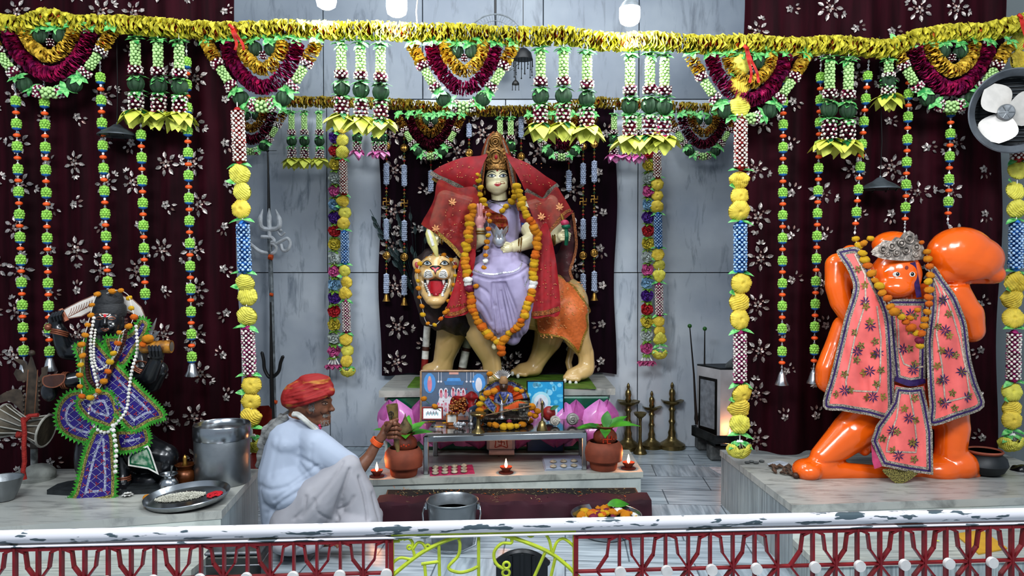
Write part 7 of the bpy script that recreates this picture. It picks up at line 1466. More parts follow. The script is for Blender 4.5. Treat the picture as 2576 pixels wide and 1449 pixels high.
b.poly_px([(2190, 634), (2200, 622), (2214, 612), (2226, 604), (2242, 606), (2252, 596), (2264, 598), (2272, 586), (2288, 580), (2300, 588), (2302, 600), (2316, 606), (2324, 622), (2326, 640), (2320, 654), (2290, 655), (2250, 654), (2215, 648)], yc, ((4, 0),), 6)
for cx, cy, r in ((2288, 602, 10), (2268, 612, 8), (2244, 620, 8), (2222, 628, 8), (2306, 622, 8), (2280, 630, 8), (2256, 636, 7), (2304, 640, 6), (2234, 640, 6)): b.tube([P(cx + r * cos(q * .42), cy + r * sin(q * .42), yc(cx, cy) - .006) for q in range(15)], .004, 6, closed=True); b.ell(P(cx, cy, yc(cx, cy) - .004), .009, 0, None, 2)
b.stroke_px([(2194, 638), (2220, 648), (2252, 652), (2290, 653), (2322, 648)], 6, lambda x, y: yc(x, y) - .006, 0); b.m = [0] * len(b.m); t = thing('tin_crown', 'embossed silvery tin crown on the head of the orange statue', 'crown', P(2256, 640, 3.85)); b.build('crown_sheet', M_TIN, t, sharp=60)
# clothes
OC = thing('statue_robe', 'salmon pink robe with violet and silver borders on the orange statue', 'robe', P(2270, 1000, 3.8))
RB_ = ((6, 0), (11, 1), (17, 0)); MR = [M_SLACE, M_VIOL, M_SLACE, M_SALM]; rD = onto(hB, .02, 9.)
def robe(name, outl, dep, n, lines, bands=RB_, curve=True):
    o = smooth_loop(outl, 4) if curve else outl; b = MB(); b.poly_px(o, dep, bands, 8); rp = b.build(name, MR, OC, sharp=180); b = MB(); d1 = lambda x, y: dep(x, y) - .003
    for l in lines: b.stroke_px(l, 4, d1, 0, False)
    motifs(b, outl, n, d1, [1, 1, 2], 10, 26, 5); motifs(b, outl, n // 3, d1, [3], 14, 30, 8, .24); b.build('embroidery', [M_WLINE, M_GLACE, mat('gold_motif', 'a8914a', .4, .45, var=.3), M_VIOL], rp, False)
fold = lambda x, y: .01 * sin(x * .075 + y * .015) + .006 * sin(x * .17 - y * .03)
L1 = lambda x, y: 3.80 + .00055 * abs(x - 2195) + .00012 * max(0, 800 - y) + fold(x, y) * min(1, max(.2, (y - 620) / 250))
robe('left_cape', [(2104, 634), (2124, 624), (2157, 622), (2176, 650), (2200, 700), (2225, 752), (2240, 800), (2246, 870), (2249, 960), (2244, 1052), (2180, 1044), (2120, 1034), (2070, 1023), (2090, 940), (2112, 850), (2124, 800), (2133, 772), (2146, 726), (2140, 698), (2128, 672)], L1, 26, [[(2150, 640), (2176, 690), (2178, 760), (2150, 850), (2128, 960), (2130, 982), (2206, 986), (2214, 960), (2216, 850), (2206, 770)]])
L2 = lambda x, y: 3.81 + .0005 * abs(x - 2385) + .00012 * max(0, 800 - y) + fold(x + 40, y) * min(1, max(.2, (y - 660) / 250))
robe('right_cape', [(2348, 668), (2376, 704), (2404, 743), (2420, 780), (2433, 820), (2442, 897), (2458, 960), (2476, 1023), (2410, 1052), (2341, 1071), (2338, 1020), (2334, 975), (2331, 900), (2331, 849), (2340, 770), (2336, 710)], L2, 24, [[(2350, 700), (2366, 740), (2356, 840), (2370, 920), (2378, 1012), (2440, 996), (2432, 940), (2414, 850), (2396, 790), (2372, 730)]])
L3 = lambda x, y: 3.852 + .0003 * abs(x - 2288) + .6 * fold(x, y)
robe('chest_bib', [(2232, 756), (2249, 752), (2327, 752), (2336, 756), (2330, 860), (2328, 962), (2290, 968), (2250, 958), (2240, 860)], L3, 9, [[(2258, 780), (2262, 880), (2274, 915), (2300, 926), (2322, 922)]], curve=False)
L4 = lambda x, y: 3.83 - .00018 * max(0, y - 980) + .8 * fold(x, y)
robe('loin_cloth', [(2254, 972), (2290, 976), (2322, 972), (2334, 1020), (2346, 1086), (2348, 1195), (2284, 1186), (2220, 1173), (2204, 1140), (2191, 1110), (2204, 1070), (2226, 1040), (2246, 1010)], L4, 12, [[(2264, 986), (2256, 1050), (2234, 1110), (2230, 1136), (2304, 1138), (2306, 1110), (2300, 1050), (2288, 986)]], curve=False)
b = MB(); b.stroke_px([(2250, 952), (2290, 966), (2328, 958)], 12, lambda x, y: L3(x, y) - .006, 0); b.build('waist_band', M_VIOL, OC, sharp=180); b = MB(); b.stroke_px([(2250, 974), (2288, 982), (2326, 976)], 12, lambda x, y: L3(x, y) - .01, 1); b.build('waist_band', [M_VIOL, M_SALM], OC, sharp=180); b = MB(); b.stroke_px([(2296, 660), (2304, 700), (2312, 748)], 14, lambda x, y: 3.84, 0); b.build('veil_edge', M_VIOL, OC, sharp=180)
b = MB(); b.poly_px([(2222, 1180), (2300, 1186), (2308, 1192), (2280, 1212), (2256, 1216), (2240, 1205)], lambda x, y: 3.80, step=6, curve=True); b.build('gold_hem', M_GLACE, OC, sharp=180)
b = MB(); b.poly_px([(2191, 1112), (2204, 1140), (2220, 1173), (2200, 1180), (2194, 1160)], lambda x, y: 3.81, step=8); b.build('pink_lining', mat('pink_lining', 'c94a72', .55), OC, sharp=180)
t = thing('marigold_garland', 'marigold garland hanging from the tin crown over the chest of the orange statue', 'garland', P(2313, 860, 3.74), 'marigold garlands')
yg = lambda x, y: 3.765 + .0006 * max(0, 760 - y)
pl1 = [(2152, 602), (2160, 626), (2176, 650), (2190, 680), (2202, 704), (2216, 726), (2232, 752), (2240, 770), (2258, 790), (2276, 806), (2292, 822), (2306, 836), (2314, 846)]; pl2 = [(2331, 634), (2334, 660), (2338, 690), (2338, 720), (2336, 756), (2334, 780), (2326, 804), (2322, 824), (2314, 846)]
thread(t, pl1, yg); thread(t, pl2, yg); flowers_on(t, thick(pl1, yg, 11, 19, MIXO) + thick(pl2, yg, 11, 19, MIXO)); flowers_on(t, [(2313, 857, 3.75, 11, 4), (2314, 870, 3.75, 10, 1), (2190, 600, 3.85, 9, 1), (2172, 612, 3.84, 10, 0), (2308, 780, 3.77, 8, 0), (2290, 800, 3.77, 9, 0), (2318, 610, 3.85, 7, 2)])
# ---------------------------------------------------------------- brass lamps, box, tray, sticks
def brass(px, py, H, lb):
    k = H / 165.; t, g0, U = vessel('brass_oil_lamp', lb, 'lamp', px, py, 0, [(r * k, h * k) for r, h in ((33, 0), (34, 3), (33, 10), (20, 18), (12, 24), (9, 32), (10, 40), (7, 48), (6, 60), (9, 68), (6, 74), (6, 92), (9, 98), (6, 103), (6, 108))], M_BRASS, 'brass standing lamps')
    b = MB(); b.lathe([(.1 * U, 106 * k * U), (10 * k * U, 108 * k * U), (24 * k * U, 116 * k * U), (27 * k * U, 122 * k * U), (24 * k * U, 121 * k * U), (6 * k * U, 115 * k * U)], g0, 35, wob=lambda t_, i: .14 * max(0, cos(5 * t_)) if i > 1 else 0); b.build('wick_dish', M_BRASS, t)
    b = MB(); b.lathe([(r * k * U, h * k * U) for r, h in ((5, 116), (8, 124), (6, 130), (8, 138), (7, 146), (3, 152), (4.5, 158), (3, 164), (.3, 168))], g0, 18); b.build('finial', M_BRASS, t)
brass(1580, 1129, 165, 'leftmost tall brass standing lamp with a five lobed dish'); brass(1690, 1127, 165, 'rightmost tall brass standing lamp with a five lobed dish'); brass(1639, 1126, 142, 'medium brass lamp standing between the two tall ones')
t, g0, U = vessel('brass_oil_lamp', 'shortest brass lamp with a plain cup top, standing in front of the others', 'lamp', 1610, 1141, 0, [(17, 0), (17, 3), (12, 10), (6, 20), (4, 40), (4.5, 60), (3.6, 80), (5, 90), (14, 98), (17, 104), (15, 103), (4, 97)], M_BRASS, 'brass standing lamps')
M_GREYS = mat('block_grey', '6a6d6c', .8, var=.25, scale=20, bump=.3)
g1, g2 = G(1762, 1140, 0), G(1800, 1158, 0); zt_ = .16; TX = wx(1830)
for i, (px, py, w_) in enumerate(((1765, 1134, .11), (1812, 1160, .2))): g = G(px, py, 0); t = thing('concrete_block', ('small concrete block under the back corner of the soot black tray', 'concrete block under the front of the soot black tray')[i], 'block', g); MB().box(g + V((.03, .06, .055)), (w_, .13, .11), 0, None, .012).build('block', M_GREYS, t, False)
t = thing('metal_tray', 'soot blackened square metal tray raised on concrete blocks by the wall', 'tray', P(1810, 1110, 5.5)); M_SOOT = mat('soot_metal', '3f4345', .45, .5, var=.35, scale=14)
ya_, yb_ = 5.42, 5.78; xa, xb = P(1797, 1120, 5.45).x, P(1900, 1120, 5.45).x; xl = P(1738, 1080, 5.8).x; zl, zh = .125, .2
q = [V((xa, ya_, zl)), V((xb, ya_, zl)), V((xb, yb_, zl)), V((xl, yb_, zl))]; b = MB(); b.hexa(q + [p + V((0, 0, .015)) for p in q])
for i in range(4): p, r_ = q[i], q[(i + 1) % 4]; b.hexa([p, r_, r_ + V((.008, .008, 0)), p + V((.008, .008, 0))] + [x + V((0, 0, zh - zl)) for x in (p, r_, r_ + V((.008, .008, 0)), p + V((.008, .008, 0)))])
b.build('tray_body', M_SOOT, t, False); b = MB(); b.tube([P(1812, 1118, 5.4), P(1840, 1118, 5.4)], .008, 8); b.build('handle', M_STEEL, t)
t = thing('white_box', 'white painted metal box with black soot, standing in the black tray', 'box', P(1820, 1080, 5.6)); bx0, bx1 = P(1776, 1000, 5.55).x, P(1812, 1000, 5.5).x; x2 = P(1880, 1000, 5.5).x; zt0, zt1 = .145, P(1800, 928, 5.55).z
q = [V((bx1, 5.5, zt0)), V((x2, 5.5, zt0)), V((x2, 5.78, zt0)), V((bx0 - .02, 5.74, zt0))]; b = MB(); b.hexa(q + [V((p.x, p.y, zt1)) for p in q]); b.build('box_body', mat('sooty_white', 'c3c1c2', .5, var=.12, scale=6), t, False)
A, C = q[0], q[3]; n = (C - A).cross(V((0, 0, 1))).normalized(); n = n if n.x < 0 else -n
def side(a, z): return A.lerp(C, a) + V((0, 0, (zt1 - zt0) * z)) + n * .004
for nm, m, a0_, a1_, z0_, z1_, e in (('soot_frame', M_BLACK, .12, .9, .06, .86, 0), ('grey_panel', mat('panel_grey', '8f949a', .4), .2, .82, .14, .82, .003)):
    b = MB(); b.add([side(a0_, z0_) + n * e, side(a1_, z0_) + n * e, side(a1_, z1_) + n * e, side(a0_, z1_) + n * e], [(0, 1, 2, 3)]); b.build(nm, m, t, False)
b = MB(); b.hexa([p + V((0, 0, zt1 - zt0)) for p in q] + [p + V((0, 0, zt1 - zt0 + .012)) for p in q]); b.build('sooty_top', M_SOOT, t, False)
t = thing('folded_sheet', 'dark grey folded sheet leaning on top of the white box', 'lid', P(1840, 910, 5.6)); b = MB(); z_ = zt1 + .012; cx = P(1840, 900, 5.6).x
b.add([V((cx - .06, 5.55, z_)), V((cx + .12, 5.55, z_)), V((cx + .12, 5.75, z_)), V((cx - .0, 5.75, z_)), V((cx + .12, 5.6, z_ + .16))], [(0, 1, 2, 3), (0, 1, 4), (1, 2, 4), (2, 3, 4), (3, 0, 4)]); b.build('sheet', M_GREYS, t, False)
for i, (x0, y0, x1, y1) in enumerate(((1735, 820, 1752, 1062), (1773, 827, 1771, 1074))):
    t = thing('ritual_stick', '%s thin dark iron stick with a green ball tip standing in the tray' % ('left taller', 'right')[i], 'stick', P(x1, y1, 5.68)); b = MB(); b.tube([P(x1, y1 + 6, 5.68), P((x0 + x1) / 2 + (2 if i == 0 else 0), (y0 + y1) / 2, 5.68), P(x0, y0, 5.68)], [.011, .007, .004], 8)
    for s in (-1, 1): b.tube([P(x1, y1 + 4, 5.68), P(x1 + s * 4, y1 - 8, 5.68), P(x1 + s * 4, y1 - 24, 5.68)], [.008, .006, .002], 6)
    b.build('iron_stick', M_BLACK, t); b = MB(); b.ell(P(x0, y0, 5.68), 5.5 * u(5.68)); b.build('green_tip', mat('lime_green', '2f6b28', .5), t)
b = MB(); t = thing('tray_flame', 'small flame burning in the black tray below the white box', 'flame', P(1836, 1092, 5.46)); b.lathe([(.1 * u(5.4), 0), (3 * u(5.4), 5 * u(5.4)), (2 * u(5.4), 11 * u(5.4)), (.1 * u(5.4), 18 * u(5.4))], P(1836, 1096, 5.46), 10); b.build('flame', M_FLAME, t)
l = bpy.data.lights.new('flame_light', 'POINT'); l.energy = .8; l.color = (1, .38, .14); l.shadow_soft_size = .012; o = bpy.data.objects.new('flame_light', l); COL.objects.link(o); o.location = P(1836, 1084, 5.43)
def flat(name, label, cat, pts, z, m, th=.003):
    q = [G(x, y, z) for x, y in pts]; t = thing(name, label, cat, sum(q, V()) / len(q)); MB().prism([(p.x, p.y) for p in q], z + .001, z + .001 + th).build('sheet', m, t, False); return t
flat('paper_sheet', 'crumpled white paper on the floor left of the right plinth', 'paper', [(1782, 1176), (1858, 1178), (1868, 1214), (1846, 1218), (1830, 1202), (1806, 1192)], 0, mat('paper', 'b9bfc6', .8))
flat('yellow_booklet', 'yellow booklet lying on the lower step of the right plinth', 'book', [(2402, 1346), (2470, 1336), (2534, 1382), (2462, 1396)], .164, mat('booklet_yellow', 'c99a2a', .55, var=.06), .006)
t = flat('torn_paper', 'torn white paper scrap at the back left corner of the right plinth', 'paper', [(1930, 1168), (1960, 1160), (1984, 1166), (1972, 1178), (1944, 1178)], ZP, mat('paper', 'b9bfc6', .8))
rg = random.Random(4)
for i in range(12):
    x, y = rg.uniform(1935, 1992), rg.uniform(1178, 1202); g = G(x, y, ZP); t = thing('root_piece', 'twisted brown root piece in the little heap beside the orange foot', 'root', g, 'brown root pieces'); b = MB(); a = rg.uniform(0, 6.28); d = V((cos(a), sin(a), .1)); b.tube([g + V((0, 0, .01)) - d * .02, g + V((0, .004, .018)), g + V((0, 0, .01)) + d * .022], [.005, .011, .004], 7); b.ell(g + V((.006, 0, .014)), .009, 0, None, 1); b.build('root', mat('root_brown', '5c4536', .85, var=.35, scale=60, bump=.5), t)
t = thing('brown_nut', 'round brown nut next to the foot of the orange statue', 'nut', G(2002, 1204, ZP)); b = MB(); b.ell(G(2002, 1204, ZP) + V((0, 0, .016)), (.018, .018, .016)); b.build('nut', mat('nut_brown', '4a2a1c', .5), t)
for i, (x, y) in enumerate(((1890, 1164), (1902, 1167), (1916, 1163), (1880, 1166))): t = thing('grey_pebble', 'flat grey pebble at the back left corner of the right plinth', 'pebble', G(x, y, ZP), 'flat pebbles on the right plinth'); b = MB(); b.ell(G(x, y, ZP) + V((0, 0, .007)), (.016, .012, .007)); b.build('pebble', M_GREYS, t)
t, g0, U = vessel('dark_pot', 'round black iron pot with a brown rim behind the orange foot', 'pot', 2476, 1192, ZP, [(30, 0), (44, 8), (54, 26), (50, 42), (38, 52), (40, 58)], mat('iron_black', '1d2022', .5), part='pot_body'); b = MB(); b.lathe([(40 * U, 54 * U), (43 * U, 58 * U), (40 * U, 62 * U), (37 * U, 58 * U)], g0, 28); b.build('rim', M_CLAY, t)
t = thing('black_bag', 'shiny black plastic bag cut by the right frame edge', 'bag', G(2572, 1222, ZP)); blob('bag', [('e', (2580, 1200, 4.05), (44, 40, 30)), ('e', (2560, 1214, 4.02), (26, 30, 16)), ('c', (2590, 1190, 4.05, 16), (2600, 1160, 4.05, 8))], .008, mat('black_plastic', '121316', .25), t, 3, wrinkle=(.02, (22, 22, 22)))
# ---------------------------------------------------------------- fans, lamps, wall pieces
WF = thing('wall_fan', 'grey metal drum fan with white blades cut by the right frame edge', 'fan', P(2548, 280, 4.0)); c = P(2548, 280, 4.02); Uf = u(4.0); ax = V((-.3, -1, -.12)).normalized(); a, e, d = frame(ax); Mf = Matrix((a, e, d)).transposed(); M_FAN = mat('fan_grey', '6e7378', .45, .4, var=.2, scale=12)
b = MB(); b.lathe([(103 * Uf, 14 * Uf), (105 * Uf, 18 * Uf), (102 * Uf, 20 * Uf), (86 * Uf, 6 * Uf), (84 * Uf, -30 * Uf), (88 * Uf, -30 * Uf), (103 * Uf, 14 * Uf)], c, 56, 0, Mf, caps=False); b.build('housing', M_FAN, WF)
b = MB()
for i in range(19): y = (i - 9) * 9 * Uf; w_ = sqrt(max(0, (84 * Uf) ** 2 - y * y)); b.tube([c + Mf @ V((-w_, y, -28 * Uf)), c + Mf @ V((w_, y, -28 * Uf))], 1.8 * Uf, 5)
b.build('rear_grille', mat('grille_dark', '3d4144', .5, .5), WF)
b = MB(); b.lathe([(.1 * Uf, -24.5 * Uf), (84 * Uf, -24.6 * Uf)], c + Mf @ V((0, 0, -6 * Uf)), 30, 0, Mf); b.build('back_plate', mat('grille_black', '17191b', .6), WF)
hub = c + Mf @ V((0, 0, 2 * Uf)) + V((-20 * Uf, 0, -3 * Uf)); M_BLADE = mat('blade_white', 'aeb1b3', .35, .15, var=.04, scale=8)
for a0_ in (1.05, -1.22, 2.97): 
    b = MB()
    def bl(i, j):
        r = (10 + 66 * i) * Uf; w_ = (10 + 32 * sin(pi * min(1, i * .85 + .1))) * Uf; q = (j - .5) * 2 * w_; return hub + Mf @ V((r * cos(a0_) - q * sin(a0_), r * sin(a0_) + q * cos(a0_), -q * .45))
    b.grid(bl, 10, 8); b.build('blade', M_BLADE, WF)
b = MB(); b.lathe([(20 * Uf, -8 * Uf), (20 * Uf, 10 * Uf), (17 * Uf, 13 * Uf), (.1 * Uf, 14 * Uf)], hub, 28, 0, Mf)
for i in range(6): q = i * 1.047; b.tube([hub + Mf @ V((4 * Uf * cos(q), 4 * Uf * sin(q), 14 * Uf)), hub + Mf @ V((17 * Uf * cos(q), 17 * Uf * sin(q), 14 * Uf))], 1.8 * Uf, 5)
b.build('hub', mat('hub_grey', '8d9092', .4, .4), WF)
b = MB(); b.tube([c + Mf @ V((0, 0, -30 * Uf)), c + V((.1, .35, 0)), V((c.x + .12, 4.74, c.z))], .03, 8); b.build('wall_bracket', M_FAN, WF)
CF = thing('hanging_wire_fan', 'round wire cage fan hung on a black rod behind the front garland', 'fan', P(1246, 111, 5.6)); c = P(1246, 111, 5.62); U5 = u(5.62); M_WIRE = mat('cage_wire', '9aa0a4', .4, .5)
b = MB()
for i in range(56): q = i * .1122; b.tube([c + V((14 * U5 * cos(q), -.05, 14 * U5 * sin(q))), c + V((50 * U5 * cos(q), -.07, 50 * U5 * sin(q))), c + V((74 * U5 * cos(q), 0, 74 * U5 * sin(q)))], .0016, 4)
for r, yy, w_ in ((74, 0, .006), (14, -.05, .004), (50, -.07, .003)): b.tube([c + V((r * U5 * cos(q * .157), yy, r * U5 * sin(q * .157))) for q in range(40)], w_, 6, closed=True)
b.build('wire_cage', M_WIRE, CF); b = MB()
for i in range(3): q = i * 2.094 + .5; b.leaf(c, V((cos(q), 0, sin(q))), V((.4 * sin(q), -1, -.4 * cos(q))), 64 * U5, 44 * U5, 0, 0, 5)
b.build('blades', M_FAN, CF); b = MB(); b.ell(c + V((0, .08, 0)), (.06, .1, .06)); b.ell(c + V((0, -.05, 0)), (.035, .02, .035)); b.build('motor', M_FAN, CF)
b = MB(); b.tube([c + V((0, .02, 74 * U5)), V((c.x, c.y + .02, 3.85))], .009, 8); b.tube([c + V((0, .02, 74 * U5)), c + V((0, .08, 0))], .008, 6); b.build('rod', M_BLACK, CF)
HC = thing('hanging_parasol', 'small dark metal ceremonial parasol with fringe hung before the wall', 'parasol', P(1318, 140, 5.5)); c = P(1316, 150, 5.5); b = MB(); b.lathe([(24 * U5, 0), (20 * U5, 16 * U5), (10 * U5, 26 * U5), (.2 * U5, 30 * U5)], c, 20); b.build('dome', mat('dark_metal', '2a2a2a', .45, .6), HC)
b = MB()
for i in range(18): q = i * .349; p = c + V((23 * U5 * cos(q), 23 * U5 * sin(q), 0)); b.tube([p, p - V((0, 0, (16 + 12 * (i % 3)) * U5))], .0022, 4); b.ell(p - V((0, 0, (16 + 12 * (i % 3)) * U5)), .006, 0, None, 1)
b.build('fringe', mat('dark_metal', '2a2a2a', .45, .6), HC); b = MB(); b.tube([c + V((0, 0, 29 * U5)), V((c.x, c.y, 3.85))], .003, 5); b.build('chain', M_BLACK, HC)
HB = thing('hanging_bell', 'small dark hanging bell with three drops beside the ceremonial parasol', 'bell', P(1297, 200, 5.5)); c = P(1297, 213, 5.5); b = MB(); b.lathe([(9 * U5, 0), (9 * U5, 3 * U5), (6 * U5, 8 * U5), (2 * U5, 11 * U5), (1.4 * U5, 18 * U5), (.3 * U5, 24 * U5)], c, 16)
for s in (-8, 0, 8): b.tube([c + V((s * U5, 0, 0)), c + V((s * U5, 0, -12 * U5))], .002, 4); b.ell(c + V((s * U5, 0, -13 * U5)), .004, 0, None, 1)
b.tube([c + V((0, 0, 22 * U5)), V((c.x, c.y, 2.96))], .002, 4); b.build('bell_body', M_BLACK, HB)
for x, y, Y, ws, lb in ((295, 342, 4.06, 64, 'shallow grey conical lamp shade on a wire before the left curtain'), (2214, 476, 4.2, 92, 'shallow grey conical lamp shade on a wire before the right curtain')):
    t = thing('hanging_lamp_shade', lb, 'lamp', P(x, y, Y)); c = P(x, y, Y); U = u(Y); b = MB(); b.lathe([(46 * U, 0), (46 * U, 3 * U), (34 * U, 12 * U), (18 * U, 20 * U), (8 * U, 28 * U), (3 * U, 30 * U), (2 * U, 34 * U)], c, 36); b.lathe([(45 * U, 1 * U), (30 * U, 10 * U), (.1 * U, 22 * U)], c, 36); b.build('shade', mat('shade_grey', '5f666a', .5, .3, var=.25, scale=14), t)
    b = MB(); b.tube([c + V((0, 0, 32 * U)), c + V((.006, 0, 120 * U)), P(x - 2, ws, Y)], .0028, 5); b.build('wire', M_BLACK, t)
    b = MB()
    for i in range(8): q = i * .785; b.ell(c + V((40 * U * cos(q), 40 * U * sin(q), -3 * U)), .006, 0, None, 1)
    b.build('rim_studs', M_BLACK, t)
t = thing('mounted_rod', 'black iron rod with a small cross top fixed high on the wall', 'rod', P(675, 540, 5.86)); b = MB(); b.tube([P(673, 375, 5.86), P(675, 440, 5.86), P(677, 570, 5.86)], [.006, .008, .014], 8); b.tube([P(656, 379, 5.87), P(696, 379, 5.87)], .002, 5); b.ell(P(673, 379, 5.86), .012); b.build('rod', M_BLACK, t)
SO = thing('silver_trident', 'tall silver trident with a sacred syllable emblem standing against the wall', 'trident', P(688, 1120, 5.78)); ysl = 5.8
M_SPNT = mat('silver_paint', 'dadddf', .45, 0., var=.2, scale=20)
b = MB(); tb = lambda q, r, fl=.5: b.tube([P(x, y, ysl) for x, y in smooth_line(q)], r, 8)
for q in ([(661, 526), (654, 555), (659, 573), (678, 578)], [(693, 526), (703, 555), (699, 573), (678, 578)]): n = len(smooth_line(q)); tb(q, [.003 + .016 * min(1, i / 5) for i in range(n)])
b.tube([P(677, 524, ysl), P(677, 545, ysl), P(678, 600, ysl)], [.004, .018, .014], 8); b.build('trident_head', M_SPNT, SO)
b = MB(); tb([(657, 596), (680, 597), (689, 606), (678, 612), (690, 616), (695, 626), (684, 637), (655, 633), (626, 612)], .015); tb([(694, 614), (711, 604), (723, 600), (730, 612), (723, 629), (711, 629), (706, 614)], .013); tb([(699, 583), (707, 593), (717, 585)], .008); b.ell(P(706, 580, ysl), .014); b.build('syllable_emblem', M_SPNT, SO)
b = MB(); b.tube([P(678, 600, ysl), P(680, 650, ysl), P(683, 740, ysl), P(690, 1045, ysl), V((P(691, 1127, ysl).x, ysl, 0.005))], .017, 10); b.build('pole', mat('pole_grey', '8f9699', .45, .3, var=.3, scale=20), SO)
b = MB(); b.tube([P(676, 646, ysl - .02), P(686, 648, ysl - .02)], .02, 8); b.tube([P(679, 740, ysl - .02), P(687, 742, ysl - .02)], .012, 8); b.tube([P(684, 1010, ysl - .02), P(697, 1012, ysl - .02)], .014, 8); b.build('cloth_ties', mat('orange_thread', 'd2571c', .7), SO)
t = thing('black_trident', 'black iron trident with two curved prongs in front of the silver pole', 'trident', P(684, 1060, 5.74)); b = MB(); ys = 5.72
b.tube([P(x, y, ys) for x, y in smooth_line([(658, 884), (663, 905), (666, 930), (680, 950), (700, 936), (706, 912), (713, 894)])], [.004] + [.013] * 35 + [.004], 8); b.tube([P(681, 760, ys), P(683, 950, ys), P(686, 1075, ys), V((P(687, 1140, ys).x, ys, .01))], [.006, .016, .018, .018], 8); b.build('trident_body', M_BLACK, t)
for x, y0, y1, r, nm in ((1075, 820, 1100, 9, 0), (1178, 850, 1020, 11, 1)):
    t = thing('banded_staff', ('white and red banded staff with peacock feathers left of the lion front leg', 'white staff with brown band leaning behind the lion front legs')[nm], 'staff', P(x, 960, 5.74)); b = MB(); dx = -10 if nm == 0 else -22; n = 14
    for i in range(n): p, q = P(x + dx * i / n, y0 + (965 - y0) * i / n, 5.75), P(x + dx * (i + 1) / n, y0 + (965 - y0) * (i + 1) / n, 5.75); b.cap(p, r * u(5.8), q, r * u(5.8), 10, (1 if i > 7 else (2 if i % 7 == 5 else 0)) if nm == 0 else (2 if i % 6 == 3 else 0))
    b.build('staff', [M_WPAINT, mat('staff_red', '8c2018', .6), mat('staff_brown', '5a3426', .6)], t)
    if nm == 0:
        b = MB()
        for i in range(26): a = rr(1.3, 2.5); L = rr(.3, .75); p = P(1050, 760, 5.8); b.tube([p, p + V((L * cos(a) * .35, -.01, L * .5)), p + V((L * cos(a) * .7, -.012, L * 1.0))], .0016, 4); b.leaf(p + V((L * cos(a) * .6, -.012, L * .85)), V((cos(a), 0, 1)), V((0, -1, 0)), .07, .03, .1, 0, 3)
        b.build('peacock_feathers', mat('feather_dark', '14201f', .6, var=.4, scale=40, col2='1f3a3a'), t, False)
# ---------------------------------------------------------------- railing and gate
ZR = .762; RA, RBp = G(-60, 1336, ZR), G(2640, 1277, ZR); RA = RA - (RBp - RA) * .14; RBp = RBp + (RBp - RA) * .08; RD = (RBp - RA); RN = V((RD.y, -RD.x, 0)).normalized(); Rd = RD.normalized()
def W(px, dz, off=0.):
    k = (px - CX) / F; f = lambda p: p.x - k * ((p - CAM).dot(FWD)); z = V((0, 0, -dz)); a, c = f(RA + z), f(RBp + z); return RA + RD * (a / (a - c)) + z + RN * off
def Q(px, py, off=0.):
    d = ray(px, py); t = (RA - CAM).dot(RN) / d.dot(RN); return CAM + d * t + RN * off
M_RAILW = mat('chipped_white_paint', 'd6d3d6', .35, var=0, scale=13, col2='4d5a60', stretch=(1, 1, 5), hard=True)
n = M_RAILW.node_tree.nodes
for x in n:
    if x.type == 'VALTORGB': x.color_ramp.elements[0].position = .415; x.color_ramp.elements[1].position = .43
M_RRED = mat('rail_red', '7e1a22', .4, var=.15, scale=30); M_RYEL = mat('gate_yellow', 'b4c234', .45, var=.15, scale=30); M_DISC = mat('disc_white', 'cfccc8', .5, var=.08)
HR = thing('handrail', 'white handrail with chipped paint running across the whole foreground', 'rail', W(1288, 0))
b = MB(); pr = [(0, -.016), (.008, -.012), (.014, -.004), (.016, .006), (.012, .014), (0, .017), (-.012, .014), (-.016, .006), (-.014, -.004), (-.008, -.012)]
vs = []
for i in range(61):
    p = RA + RD * (i / 60) - V((0, 0, .017))
    for (o, z) in pr: vs.append(p + RN * o + V((0, 0, z)))
b.add(vs, [(i * 10 + k, i * 10 + (k + 1) % 10, i * 10 + 10 + (k + 1) % 10, i * 10 + 10 + k) for i in range(60) for k in range(10)]); b.build('pipe', M_RAILW, HR)
M3 = Matrix((Rd, Rd.cross(V((0, 0, 1))) * -1, V((0, 0, 1)))).transposed(); L_ = RD.length
b = MB(); b.box((RA + RBp) / 2 + V((0, 0, -.0375)), (L_, .02, .006), 0, M3, .002); b.build('lower_lip', M_RAILW, HR)
def flatbar(b, p, q, w=.006, d=.016):
    r = q - p; ez = r.normalized(); ex = ez.cross(RN).normalized(); M = Matrix((ex, RN, ez)).transposed(); b.box((p + q) / 2, (w, d, r.length + .004), 0, M)
def panel_(name, label, x0, x1, js, first, kz=1.):
    W = lambda px, dz, off=0.: globals()['W'](px, .04 + (dz - .04) * kz if dz > .041 else dz, off)
    t = thing(name, label, 'railing', W((x0 + x1) / 2, .3), 'red railing panels')
    for dz, th in ((.047, .008), (.137, .005), (.226, .008)):
        b = MB(); flatbar(b, W(x0, dz), W(x1, dz), th, .014); b.build('cross_bar', M_RRED, t, False)
    for i, j in enumerate(js):
        for x in (j, j + first):
            if x0 < x < x1: b = MB(); flatbar(b, W(x, .045), W(x, .228)); b.build('upright_bar', M_RRED, t, False)
        for s in (-1, 1):
            x_ = j + s * abs(first)
            if x0 - 5 < x_ < x1 + 5:
                for a, c_, e_ in ((.045, .098, .137), (.228, .172, .137)):
                    b = MB(); q = [W(j, a), W(j + s * 26, a + (.012 if a < .1 else -.012)), W(j + s * 31, c_), W(x_, e_)]
                    for p0, p1 in zip(q, q[1:]): flatbar(b, p0, p1, .005, .014)
                    b.build('bent_bar', M_RRED, t, False)
        if x0 < j < x1: b = MB(); b.lathe([(.014, -.006), (.0145, 0), (.014, .006)], W(j, .137, .014), 20, 0, Matrix((Rd, V((0, 0, 1)), -RN)).transposed()); b.build('white_disc', M_DISC, t)
    for x in (x0, x1): b = MB(); p = W(x, .04); flatbar(b, p, V((p.x, p.y, .0)), .012, .014); b.build('post', M_RRED, t, False)
    return t
